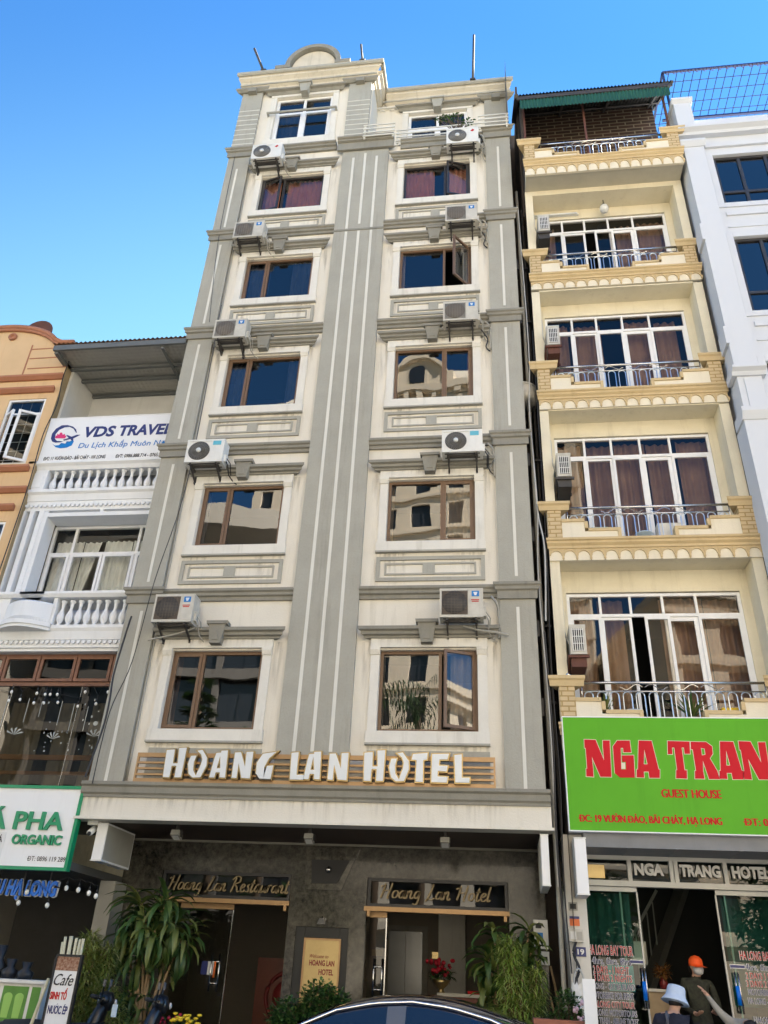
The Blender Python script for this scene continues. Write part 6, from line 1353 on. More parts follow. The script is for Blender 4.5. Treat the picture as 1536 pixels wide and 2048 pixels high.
for t_,a,c,z0_,z1_,m__,kw in (('Cafe',-5.90,-5.63,1.45,1.58,'ink_black',dict(shear=.35)),('SINH TỐ',-5.91,-5.68,1.29,1.375,'ink_red',dict(bold=.03)),('NƯỚC ÉP',-5.90,-5.63,1.13,1.22,'ink_navy',dict(bold=.02))): text('lettering',t,m__,t_,a,c,z0_,z1_,-1.501,**kw)
t = thing('sugar_cane', (-5.9,-1.25,.235), 'bundle of pale peeled sugar cane sticks above the menu board', 'sugar cane')
b = MB()
for k in range(7): x = -5.97+k*.03; b.tube([(x+.05,-1.2,.3),(x+U(-.03,.03)+.04*(k-3)*.5,-1.25,1.9+U(-.05,.14))],.02,7)
mat('cane_pale',(.62,.57,.38),.7,var=.15,scale=12); b.build('stick','cane_pale',t)
b = MB(); b.tube([(-6.28,-1.4,.24),(-6.06,-1.35,1.52)],.022,7); tag(b.build('bamboo_pole','cane_pale',None,(-6.28,-1.4,.24)),'single pale pole leaning between the drinks counter and menu board','pole')
t = thing('drinks_counter', (-7.1,-.7,.235), 'white drinks counter with green smoothie pictures in front of the cafe', 'counter')
b = MB(); b.box(-8.2,-6.38,-.8,-.2,.235,1.44); b.box(-8.25,-6.34,-.85,-.15,1.44,1.48); b.build('body','ac_white',t)
mat('drink_green',(.10,.28,.04),.4,var=.2,scale=5); mat('juice',(.30,.55,.12),.3,var=.05); mat('juice_orange',(.75,.22,.03),.3,var=.05)
for a,c in ((-7.65,-7.05),(-6.98,-6.60),(-6.55,-6.42)):
    b = MB(); b.box(a,c,-.806,-.8,.95,1.40); P_ = b.build('picture','drink_green' if a!=-6.98 else 'leaf_dark_panel',t) if False else b.build('picture','drink_green',t)
    if c-a > .2:
        for q in (0,1):
            x = (a+c)/2-.09+q*.17; b = MB(); b.prism([(x-.05,1.02),(x+.05,1.02),(x+.065,1.27),(x-.065,1.27)],-.811,-.807); b.prism(arc(x,1.27,.065,.05,0,180,8),-.811,-.807); b.build('drink_glass','juice' if a>-7.5 else 'juice_orange',P_)
b = MB()
for x,h in ((-7.6,.30),(-7.35,.42),(-7.15,.25),(-6.9,.22)): b.lathe([(.1,0),(.12,h*.4),(.05,h*.6),(.08,h)],(x,-.45,1.481),10)
tag(b.build('blender_jugs','black',None,(-7.3,-.45,1.48)),'dark jugs and blenders standing on the drinks counter','jug')
t = thing('cafe_shelf', (-7.9,3.4,.3), 'dark shelf with machines at the back of the cafe', 'shelf')
b = MB(); b.box(-8.8,-7.2,3.2,3.8,.3,1.3); b.build('cabinet','iron',t)
b = MB(); b.box(-8.1,-7.6,3.3,3.7,1.301,1.75); b.box(-8.0,-7.7,3.25,3.3,1.35,1.5); b.build('coffee_machine','ac_grille_grey',t)

# ---------------------------------------------------------------- motorbikes
mat('scooter_black', (.008,.008,.009), .4, var=0, coat=.2); mat('scooter_blue', (.008,.010,.016), .35, var=0, coat=.25); mat('lamp_glass', (.5,.5,.5), .1, var=0)
def scooter(loc, rz, m, label):
    t = thing('motorbike', (0,0,0), label, 'motorbike', 'motorbikes parked on the pavement')
    for x,nm in ((.62,'front'),(-.62,'rear')):
        b = MB(); b.lathe([(.18,-.035),(.25,-.05),(.28,-.02),(.28,.02),(.25,.05),(.18,.035)],(x,0,.28),22,'y'); W = b.build('wheel','rubber',t)
        b = MB(); b.lathe([(.18,-.025),(.05,-.05),(.05,.05),(.18,.025)],(x,0,.28),16,'y'); b.build('rim','steel',W)
    b = MB(); b.smooth = True                                    # body lofted along x: seat cowl, step, front shield
    sec = [(-.85,.62,.05,.06),(-.7,.62,.12,.10),(-.4,.58,.15,.16),(-.1,.50,.13,.14),(.05,.36,.13,.08),(.22,.36,.15,.08),(.34,.55,.19,.28),(.44,.72,.19,.30),(.50,.86,.12,.14),(.54,.93,.06,.06)]
    vs = []
    for x,z,hw,hh in sec:
        for k in range(12): a = 2*math.pi*k/12; vs.append((x,hw*math.cos(a),z+hh*math.sin(a)))
    b.add(vs,[(i*12+k,i*12+(k+1)%12,(i+1)*12+(k+1)%12,(i+1)*12+k) for i in range(len(sec)-1) for k in range(12)]+[tuple(range(12)),tuple(range(len(vs)-12,len(vs)))]); b.build('body',m,t)
    b = MB(); b.smooth = True; b.lathe([(.02,-.36),(.12,-.3),(.14,0),(.13,.28),(.03,.36)],(-.38,0,.62),10,'x') ; b.build('seat','rubber',t)
    b = MB(); b.tube([(.62,.06,.28),(.5,.06,.75)],.025,6); b.tube([(.62,-.06,.28),(.5,-.06,.75)],.025,6); b.prism([(.36,.5),(.9,.5),(.88,.58),(.6,.62),(.38,.58)],-.08,.08); b.build('front_fork',m,t)
    b = MB(); b.smooth = True; b.lathe([(.02,-.11),(.10,-.09),(.12,0),(.10,.07),(.03,.10)],(.50,0,.98),12,'x'); b.tube([(.50,-.18,1.0),(.48,0,1.0),(.50,.18,1.0)],[.05,.09,.05],8); H = b.build('headstock',m,t)
    b = MB(); b.lathe([(.04,0),(.035,.02),(.01,.03)],(.61,0,.97),12,'x'); b.build('headlight','lamp_glass',H)
    for s_ in (-1,1):
        b = MB(); b.tube([(.48,s_*.17,1.0),(.43,s_*.30,1.03),(.38,s_*.40,1.04)],.018,7); hb = b.build('handlebar','steel',t)
        b = MB(); b.tube([(.43,s_*.30,1.03),(.37,s_*.42,1.045)],.024,8); b.build('grip','rubber',hb)
        b = MB(); b.tube([(.46,s_*.24,1.02),(.52,s_*.36,1.03),(.50,s_*.42,1.02)],.009,5); b.build('brake_lever','steel',hb)
        b = MB(); b.tube([(.46,s_*.2,1.02),(.48,s_*.27,1.16)],.009,5); b.add([(.47,s_*.22,1.14),(.47,s_*.35,1.15),(.47,s_*.34,1.23),(.47,s_*.24,1.23),(.50,s_*.23,1.14),(.50,s_*.34,1.15),(.50,s_*.33,1.22),(.50,s_*.25,1.22)],[(0,1,2,3),(7,6,5,4),(0,4,5,1),(1,5,6,2),(2,6,7,3),(3,7,4,0)]); b.build('mirror','scooter_black',hb)
    b = MB(); b.tube([(-.2,-.14,.25),(-.75,-.16,.35)],[.03,.05],8); b.build('exhaust','steel',t)
    b = MB(); b.tube([(-.05,.0,.3),(-.1,.16,.06)],.014,6); b.build('side_stand','iron',t)
    t.location = loc; t.rotation_euler.z = rz; t.scale = (1.08,1.08,1.06)
    return t
scooter((-5.12,-1.05,.24), R(14), 'scooter_blue', 'dark blue motorbike with bare chrome lever, nearer the yellow flowers')
scooter((-5.95,-.95,.24), R(16), 'scooter_black', 'black motorbike beside the menu board')
b = MB(); b.box(-5.06,-4.99,-1.42,-1.41,1.13,1.27); tag(b.build('mirror_holder','mirror_blue',None,(-5.02,-1.4,1.13)) if False else b.build('sky_mirror','basin_blue',None,(-5.02,-1.4,1.13)),'light blue mirror plate between the two motorbikes, sky reflection painted in','sky_mirror')  # stands for a mirror: its blue is the sky's reflection as plain colour

# ---------------------------------------------------------------- dark car at the bottom
mat('car_paint', (.006,.012,.035), .12, .3, var=0, coat=1.0); mat('car_glass', (.008,.012,.02), .03, var=0, spec=.9); mat('pillar_grey', (.10,.11,.13), .35, var=0); mat('chrome', (.85,.86,.88), .08, 1.0, var=0); mat('tail_red', (.4,.01,.01), .2, var=0)
CX, CY, CZ = -1.07, -4.85, .105
car = thing('parked_car', (CX,CY+.85,CZ), 'dark navy sedan with chrome window line parked in front of the hotel', 'car')
# stations: x, bottom, belt z, half width, roof rail z, roof rail half width, roof top z
ST = [(-2.35,.32,.62,.62,.63,.5,.64),(-2.25,.25,.72,.78,.74,.62,.76),(-1.9,.2,.84,.88,.88,.7,.90),(-1.45,.2,.92,.90,.96,.72,.98),(-1.12,.2,.96,.905,1.03,.74,1.06),(-.80,.2,.975,.91,1.20,.66,1.235),(-.45,.2,.985,.915,1.345,.60,1.385),(-.1,.2,.99,.92,1.415,.585,1.465),(.25,.2,.995,.92,1.44,.58,1.495),(.60,.2,1.0,.92,1.41,.575,1.47),(.95,.2,1.005,.915,1.335,.575,1.40),(1.3,.2,1.01,.91,1.21,.59,1.28),(1.65,.22,1.015,.90,1.09,.63,1.135),(1.95,.24,1.01,.88,1.03,.70,1.06),(2.2,.28,.98,.83,1.0,.68,1.02),(2.38,.36,.85,.72,.88,.6,.89)]
def csec(s): 
    x,zb,zl,hw,zr,hr,zt = s
    half = [(0.0,zb),(hw*.85,zb),(hw*.98,zb+.15),(hw*1.0,(zb+zl)/2+.05),(hw*.965,zl-.06),(hw*.94,zl),(hr+(hw*.94-hr)*.12,zr-.02+(.0)),(hr,zr),(hr*.85,zr+(zt-zr)*.55),(hr*.45,zt-.006),(0,zt)]
    return [(x,y,z) for y,z in half]
vs = []; nn = 11
for s_ in ST:
    h = csec(s_); vs += [(CX+x,CY+.85-y,CZ+z) for x,y,z in h]+[(CX+x,CY+.85+y,CZ+z) for x,y,z in h[-2:0:-1]]
k = 20; fs = [(i*k+j,(i+1)*k+j,(i+1)*k+(j+1)%k,i*k+(j+1)%k) for i in range(len(ST)-1) for j in range(k)]+[tuple(range(k-1,-1,-1)),tuple(range(len(vs)-k,len(vs)))]
b = MB(); b.smooth = True; b.add(vs,fs); o = b.build('body','car_paint',car); md = o.modifiers.new('s','SUBSURF'); md.levels = 2; md.render_levels = 2
def lerp_st(x):
    for i in range(len(ST)-1):
        if ST[i][0] <= x <= ST[i+1][0]:
            t_ = (x-ST[i][0])/(ST[i+1][0]-ST[i][0]); return [ST[i][q]+(ST[i+1][q]-ST[i][q])*t_ for q in range(7)]
def side_pt(x, f, out, sgn):
    """point on the greenhouse side: f 0 at the belt, 1 at the roof rail"""
    x_,zb,zl,hw,zr,hr,zt = lerp_st(x); yb_ = hw*.94; yt = hr+(hw*.94-hr)*.12
    return Vector((CX+x, CY+.85-sgn*(yb_+(yt-yb_)*f+out), CZ+zl+(zr-.02-zl)*f))
for sgn in (1,-1):
    for a,c,nm in ((-.95,.03,'q'),(.19,.78,'f'),(.84,1.30,'r')):
        n_ = 14; v_ = []
        for i in range(n_+1):
            x = a+(c-a)*i/n_; v_ += [side_pt(x,.03+.0,.012,sgn),side_pt(x,.5,.022,sgn),side_pt(x,.90,.012,sgn)]
        b = MB(); b.smooth = True; b.add(v_,[(3*i+j,3*i+3+j,3*i+4+j,3*i+1+j) if sgn>0 else (3*i+j,3*i+1+j,3*i+4+j,3*i+3+j) for i in range(n_) for j in range(2)]); b.build('side_window','car_glass',car)
    b = MB(); b.smooth = True; v_ = []
    for x in (.025,.105,.115,.195): v_ += [side_pt(x,.02,.016,sgn),side_pt(x,.5,.026,sgn),side_pt(x,.93,.016,sgn)]
    b.add(v_,[(3*i+j,3*i+3+j,3*i+4+j,3*i+1+j) if sgn>0 else (3*i+j,3*i+1+j,3*i+4+j,3*i+3+j) for i in range(3) for j in range(2)]); b.build('door_pillar','pillar_grey',car)
    xs = [-1.05+.1*i for i in range(28)]
    b = MB(); b.tube([side_pt(x,1.0 if -.9 < x < 1.5 else .6,.012,sgn) for x in xs],.013,6); b.tube([side_pt(x,-.02,.014,sgn) for x in xs],.010,6); b.build('chrome_trim','chrome',car)
    b = MB(); b.smooth = True; q = side_pt(-.80,.08,.0,sgn); b.lathe([(.02,-.09),(.07,-.06),(.085,.0),(.06,.06),(.02,.07)],q-Vector((0,sgn*.12,0)),10,'x'); b.build('wing_mirror','car_paint',car)
    for x in (-1.45,1.45):
        b = MB(); Y = CY+.85-sgn*.80; b.lathe([(.20,-.11),(.31,-.11),(.335,-.07),(.335,.07),(.31,.11),(.20,.11)],(CX+x,Y,CZ+.335),26,'y'); Wl = b.build('wheel','rubber',car)
        b = MB(); b.lathe([(.21,-.09),(.19,-.03),(.05,-.06),(.05,.06),(.19,.03),(.21,.09)],(CX+x,Y,CZ+.335),20,'y'); b.build('rim','steel',Wl)
for xa,xb,nm in ((-1.08,-.52,'windscreen'),(1.15,1.78,'rear_window')):
    b = MB(); b.smooth = True; g_ = []
    for i in range(7):
        x = xa+(xb-xa)*i/6; s_ = lerp_st(x)
        for j in range(9): u = -1+2*j/8; g_.append((CX+x, CY+.85+u*s_[5]*.86, CZ+s_[6]+.008-(s_[6]-s_[4])*.75*u*u))
    b.add(g_,[(i*9+j,i*9+j+1,(i+1)*9+j+1,(i+1)*9+j) for i in range(6) for j in range(8)]); b.build(nm,'car_glass',car)
for sgn in (1,-1):
    b = MB(); b.smooth=True; b.lathe([(.02,-.05),(.09,-.02),(.1,.03),(.02,.08)],(CX-2.2,CY+.85-sgn*.6,CZ+.68),10,'x'); b.build('headlight','lamp_glass',car)
    b = MB(); b.smooth=True; b.lathe([(.02,-.05),(.08,-.02),(.08,.03),(.02,.06)],(CX+2.28,CY+.85-sgn*.6,CZ+.88),10,'x'); b.build('tail_light','tail_red',car)
# ---------------------------------------------------------------- people
mat('skin', (.50,.29,.20), .6, var=.03, scale=10); mat('shirt_navy', (.012,.014,.028), .9, var=.1, scale=9, bump=.8, bscale=12); mat('trousers', (.03,.03,.04), .9, var=.1); mat('camo', (.04,.042,.026), .9, var=.6, scale=16, dirt=(.006,.006,.005), bump=.8, bscale=14); mat('shirt_grey', (.36,.34,.30), .9, var=.15, scale=5, bump=.2)
leafmat('leaf_dry', (.30,.12,.03), (.40,.20,.05), (.20,.06,.03))
mat('hat_pale', (.52,.60,.72), .85, var=.04, scale=8, bump=.2, bscale=90); mat('cap_orange', (.85,.10,.01), .7, var=.03); mat('mask_white', (.55,.55,.55), .8, var=.05); mat('hair_black', (.012,.010,.009), .6, var=0); mat('bag_grey', (.10,.10,.12), .85, var=.1); mat('bag_black', (.02,.02,.03), .85, var=.1)
def skin_body(parent, J, E_, mats, pick):
    """joints {name:(pos, radius)}, edges; one continuous skinned surface; pick(point) -> material index"""
    names = list(J); idx = {k:i for i,k in enumerate(names)}
    me = bpy.data.meshes.new('body'); me.from_pydata([J[k][0] for k in names], [(idx[a],idx[c]) for a,c in E_], [])
    o = bpy.data.objects.new('body', me); COL.objects.link(o)
    sk = o.modifiers.new('skin','SKIN'); sk.use_smooth_shade = True; sv = me.skin_vertices[0].data
    for k in names: r = J[k][1]; sv[idx[k]].radius = r if isinstance(r,tuple) else (r,r)
    sv[idx['pelvis']].use_root = True
    su = o.modifiers.new('s','SUBSURF'); su.levels = 2; su.render_levels = 2
    nm = bpy.data.meshes.new_from_object(o.evaluated_get(bpy.context.evaluated_depsgraph_get())); bpy.data.objects.remove(o)
    nm.materials.clear()
    for m in mats: nm.materials.append(M[m])
    for p in nm.polygons: p.material_index = pick(p.center); p.use_smooth = True
    return link('body', nm, parent)
def hand(J, E_, wrist, tip_dir, side, n0, up=Vector((0,0,1)), curl=.5):
    """palm and five separate unequal fingers rooted in the palm"""
    w = Vector(wrist); d = Vector(tip_dir).normalized(); s = Vector(side).normalized(); bend = d.cross(s)*curl
    J[n0+'palm'] = (w+d*.05, (.036,.016)); E_.append((n0+'wrist', n0+'palm'))
    for k,(o_,L_) in enumerate(((-.030,.062),(-.010,.074),(.010,.070),(.030,.056))):
        a = w+d*.09+s*o_; J[f'{n0}f{k}a'] = (a,.010); J[f'{n0}f{k}b'] = (a+d*L_*.5+bend*.012,.009); J[f'{n0}f{k}c'] = (a+d*L_*.9+bend*.04,.007)
        E_ += [(n0+'palm',f'{n0}f{k}a'),(f'{n0}f{k}a',f'{n0}f{k}b'),(f'{n0}f{k}b',f'{n0}f{k}c')]
    J[n0+'t1'] = (w+d*.045-s*.045,.011); J[n0+'t2'] = (w+d*.085-s*.06+bend*.02,.009); E_ += [(n0+'palm',n0+'t1'),(n0+'t1',n0+'t2')]
def face(parent, c, fwd, r, upv=Vector((0,0,1))):
    f = Vector(fwd).normalized(); u = Vector(upv).normalized(); s = f.cross(u).normalized(); c = Vector(c)
    b = MB()
    for q in (-1,1): b.ball(c+f*r*.86+s*q*r*.36+u*r*.05, r*.12, 8)
    b.build('eyes','black',parent)
    b = MB(); b.tube([c+f*r*.93+u*r*.1, c+f*r*1.12-u*r*.22],[r*.1,r*.17],7)
    for q in (-1,1): b.ball(c+s*q*r*.92-f*.1*r, r*.2, 8, 1.5)
    b.tube([c+f*r*.88-s*r*.25-u*r*.5, c+f*r*.95-u*r*.5, c+f*r*.88+s*r*.25-u*r*.5], r*.07, 6)
    b.build('face_features','skin',parent)
# 1: bucket hat, back to the street, head bowed to the right
PB = Vector((2.14,-.78,.235))
t = thing('person', PB, 'person in pale blue bucket hat and navy shirt with grey bag strap, head bowed', 'person')
V3 = lambda x,y,z: PB+Vector((x,y,z))
J = {'pelvis':(V3(-.02,.02,.86),(.15,.12)),'waist':(V3(-.03,.0,1.0),(.145,.11)),'chest':(V3(-.03,-.0,1.14),(.165,.12)),'neckb':(V3(.0,.04,1.25),(.085,.075)),'neck':(V3(.03,.08,1.31),(.058,.055)),'head0':(V3(.06,.12,1.38),(.085,.09)),'head1':(V3(.075,.15,1.46),(.078,.085))}
E_ = [('pelvis','waist'),('waist','chest'),('chest','neckb'),('neckb','neck'),('neck','head0'),('head0','head1')]
for s_,n0 in ((-1,'l'),(1,'r')):
    J[n0+'sh'] = (V3(s_*.17-.03,.02,1.20),(.075,.07)); J[n0+'el'] = (V3(s_*.25-.03,.10,.95),(.05,.05)); J[n0+'wrist'] = (V3(s_*.12,.30,.92),(.032,.028)); E_ += [('chest',n0+'sh'),(n0+'sh',n0+'el'),(n0+'el',n0+'wrist')]
    hand(J,E_,J[n0+'wrist'][0],(-s_*.4,.9,.1),(.9,s_*.4,0),n0)
    J[n0+'hip'] = (V3(s_*.09,.02,.80),(.10,.10)); J[n0+'kn'] = (V3(s_*.10,.0,.44),(.062,.06)); J[n0+'an'] = (V3(s_*.10,.04,.07),(.042,.042)); J[n0+'toe'] = (V3(s_*.12,-.0+.22,.035),(.045,.03)); E_ += [('pelvis',n0+'hip'),(n0+'hip',n0+'kn'),(n0+'kn',n0+'an'),(n0+'an',n0+'toe')]
def pick(c):
    z = c.z-PB.z
    if z > 1.262 : return 0
    if z < .86 and not (c.y-PB.y > .2 and z > .6): return 2 if z > .09 else 3
    if c.y-PB.y > .24 and z > .6: return 0
    return 1
skin_body(t, J, E_, ['skin','shirt_navy','trousers','black'], pick); face(t, V3(.068,.14,1.42), (.5,.8,-.45), .085)
b = MB(); b.smooth = True; b.lathe([(.09,-.035),(.092,.03),(.07,.07),(.01,.085)],V3(.062,.105,1.385),14); b.build('hair','hair_black',t)
b = MB(); b.lathe([(.175,-.045),(.165,-.03),(.125,.03),(.118,.06),(.112,.12),(.10,.145),(.004,.15),(.004,.145),(.095,.14),(.108,.11),(.113,.05),(.12,.025),(.168,-.045)],(0,0,0),26); 
mtx = Matrix.Translation(V3(.06,.10,1.425)) @ Matrix.Rotation(R(14),4,'Y') @ Matrix.Rotation(R(-10),4,'X'); b.v = [tuple(mtx @ Vector(v)) for v in b.v]; b.build('bucket_hat','hat_pale',t)
b = MB(); b.smooth = True; b.tube([V3(-.13,-.10,.98),V3(-.12,-.135,1.12),V3(-.10,-.09,1.235),V3(-.08,.04,1.275)],[.022,.028,.028,.02],6); b.build('bag_strap','bag_grey',t)
b = MB(); b.smooth = True; b.add(*(lambda P:(P,[(0,1,2,3),(4,7,6,5),(0,4,5,1),(1,5,6,2),(2,6,7,3),(3,7,4,0)]))([V3(-.24,-.20,.70),V3(-.02,-.22,.70),V3(-.02,-.22,1.10),V3(-.20,-.20,1.13),V3(-.24,-.10,.70),V3(-.02,-.11,.70),V3(-.02,-.11,1.10),V3(-.20,-.10,1.13)])); bg_ = b.build('backpack','bag_grey',t); md = bg_.modifiers.new('b','BEVEL'); md.width = .03; md.segments = 3
# 2: orange cap and mask inside the doorway
PB = Vector((2.84,1.05,.5)); t = thing('person', PB, 'person in orange cap and white mask with dark patterned jacket in the doorway', 'person')
V3 = lambda x,y,z: PB+Vector((x,y,z))
J = {'pelvis':(V3(0,0,.90),(.15,.11)),'waist':(V3(0,0,1.05),(.14,.10)),'chest':(V3(-.01,0,1.29),(.17,.12)),'neckb':(V3(0,-.0,1.43),(.09,.08)),'neck':(V3(.005,-.01,1.48),(.06,.056)),'head0':(V3(.015,-.03,1.545),(.08,.09)),'head1':(V3(.015,-.025,1.63),(.08,.09))}
E_ = [('pelvis','waist'),('waist','chest'),('chest','neckb'),('neckb','neck'),('neck','head0'),('head0','head1')]
for s_,n0 in ((-1,'l'),(1,'r')):
    J[n0+'sh'] = (V3(s_*.185,0,1.39),(.07,.065)); J[n0+'el'] = (V3(s_*.24+(.02 if s_>0 else 0),-.02,1.08),(.05,.05)); J[n0+'wrist'] = (V3(s_*.18 if s_>0 else -.10,-.20,.98 if s_<0 else 1.0),(.03,.028)); E_ += [('chest',n0+'sh'),(n0+'sh',n0+'el'),(n0+'el',n0+'wrist')]
    hand(J,E_,J[n0+'wrist'][0],(-s_*.3,-.8,.2),(.9,-s_*.3,0),n0)
    J[n0+'hip'] = (V3(s_*.09,0,.84),(.10,.10)); J[n0+'kn'] = (V3(s_*.10,-.02,.46),(.062,.06)); J[n0+'an'] = (V3(s_*.10,.02,.07),(.04,.042)); J[n0+'toe'] = (V3(s_*.12,-.17,.035),(.045,.03)); E_ += [('pelvis',n0+'hip'),(n0+'hip',n0+'kn'),(n0+'kn',n0+'an'),(n0+'an',n0+'toe')]
def pick(c):
    z = c.z-PB.z
    if z > 1.46: return 0
    if c.y-PB.y < -.19 and z > .7: return 0
    return 1 if z > .88 else (2 if z > .09 else 3)
skin_body(t, J, E_, ['skin','camo','trousers','black'], pick); face(t, V3(.015,-.03,1.585), (.35,-.9,-.1), .088)
b = MB(); b.smooth = True; b.lathe([(.02,-.07),(.062,-.05),(.078,0),(.066,.04),(.02,.055)],V3(.03,-.075,1.545),14); b.build('face_mask','mask_white',t)
b = MB(); b.lathe([(.1,-.02),(.103,.02),(.095,.07),(.06,.11),(.01,.125)],V3(.015,-.02,1.61),18); b.smooth = True
b.add([V3(.015+.10*math.cos(a)+.35*k*.14,-.02+.10*math.sin(a)-.9*k*.14*(1-.15*abs(a+1.2)),1.60-k*.025) for k in (0,.5,1) for a in [-2.6+2.4*i/8 for i in range(9)]],[(r_*9+i,r_*9+i+1,r_*9+i+10,r_*9+i+9) for r_ in range(2) for i in range(8)]); b.build('cap','cap_orange',t)
b = MB(); b.smooth = True; b.lathe([(.07,-.085),(.092,-.04),(.097,.02),(.094,.05)],V3(.004,.022,1.57),14); b.build('hair','hair_black',t)
# 3: bending person with stretched arm behind the right glass door
PB = Vector((3.17,.3,.235)); t = thing('person', PB, 'person in pale grey long sleeves bending with one arm stretched out, right of doorway', 'person')
V3 = lambda x,y,z: PB+Vector((x,y,z))
J = {'pelvis':(V3(.22,.16,.78),(.15,.13)),'waist':(V3(.16,.08,.93),(.15,.13)),'chest':(V3(.08,-.02,1.10),(.18,.15)),'neckb':(V3(.06,-.12,1.18),(.085,.075)),'neck':(V3(.07,-.19,1.17),(.055,.052)),'head0':(V3(.08,-.27,1.14),(.08,.085)),'head1':(V3(.08,-.34,1.10),(.08,.085))}
E_ = [('pelvis','waist'),('waist','chest'),('chest','neckb'),('neckb','neck'),('neck','head0'),('head0','head1')]
J['lsh'] = (V3(-.10,-.02,1.16),(.075,.07)); J['lel'] = (V3(-.25,.0,1.32),(.05,.048)); J['lwrist'] = (V3(-.36,.02,1.49),(.032,.03)); J['rsh'] = (V3(.24,-.04,1.14),(.075,.07)); J['rel'] = (V3(.32,-.16,.93),(.05,.05)); J['rwrist'] = (V3(.22,-.36,.86),(.032,.03))
E_ += [('chest','lsh'),('lsh','lel'),('lel','lwrist'),('chest','rsh'),('rsh','rel'),('rel','rwrist')]
hand(J,E_,J['lwrist'][0],(-.55,.1,.7),(.3,.9,.1),'l'); hand(J,E_,J['rwrist'][0],(-.2,-.8,-.3),(.9,-.2,0),'r')
for s_,n0 in ((-1,'l'),(1,'r')):
    J[n0+'hip'] = (V3(.22+s_*.09,.14,.72),(.10,.10)); J[n0+'kn'] = (V3(.2+s_*.11,.0,.40),(.062,.06)); J[n0+'an'] = (V3(.2+s_*.11,.10,.07),(.04,.042)); J[n0+'toe'] = (V3(.2+s_*.12,-.08,.035),(.045,.03)); E_ += [('pelvis',n0+'hip'),(n0+'hip',n0+'kn'),(n0+'kn',n0+'an'),(n0+'an',n0+'toe')]
def pick(c):
    q = c-PB
    if q.z > 1.48 or (q.y < -.17 and q.z > 1.02) or (q.y < -.33 and q.z < 1.0): return 0
    return 1 if q.z > .76 else (2 if q.z > .09 else 3)
skin_body(t, J, E_, ['skin','shirt_grey','trousers','black'], pick); face(t, V3(.08,-.31,1.12), (0,-.6,-.8), .085, (0,-.8,.6))
b = MB(); b.smooth = True; b.lathe([(.09,-.06),(.093,.0),(.08,.05),(.02,.08)],V3(.08,-.29,1.15),14); b.build('hair','hair_black',t)
# inside the guest house: counter, flowers, whiteboard
t = thing('shop_counter', (2.4,1.9,.5), 'pale wooden counter inside the guest house doorway', 'counter'); mat('pale_wood', (.42,.30,.17), .5, var=.15, scale=4)
b = MB(); b.box(2.19,2.62,1.5,2.4,.5,1.74); b.build('front','pale_wood',t); b = MB(); b.box(2.15,2.66,1.46,2.44,1.741,1.78); b.build('counter_top','cream_trim',t)
t = thing('flower_vase', (2.48,1.75,1.78), 'vase of dried orange flowers on the guest house counter', 'vase')
b = MB(); b.lathe([(.05,0),(.07,.08),(.035,.14),(.045,.16)],(2.48,1.75,1.781),12); b.build('vase','ink_maroon',t)
b = MB(); leafy(b,[((2.48,1.75,2.02),(.13,.12,.12),1)],160,.09,.03); b.build('foliage','leaf_dry',t)
t = thing('notice_board', (2.2,1.9,2.12), 'pale grey notice board standing behind the guest house glass door', 'board')
b = MB(); b.box(2.08,2.28,1.9,1.93,2.12,2.42); b.build('panel','ac_dirty',t); f = MB(); frame(f,2.065,2.295,2.105,2.435,1.88,1.94,.014); f.build('frame','pipe_grey',t)

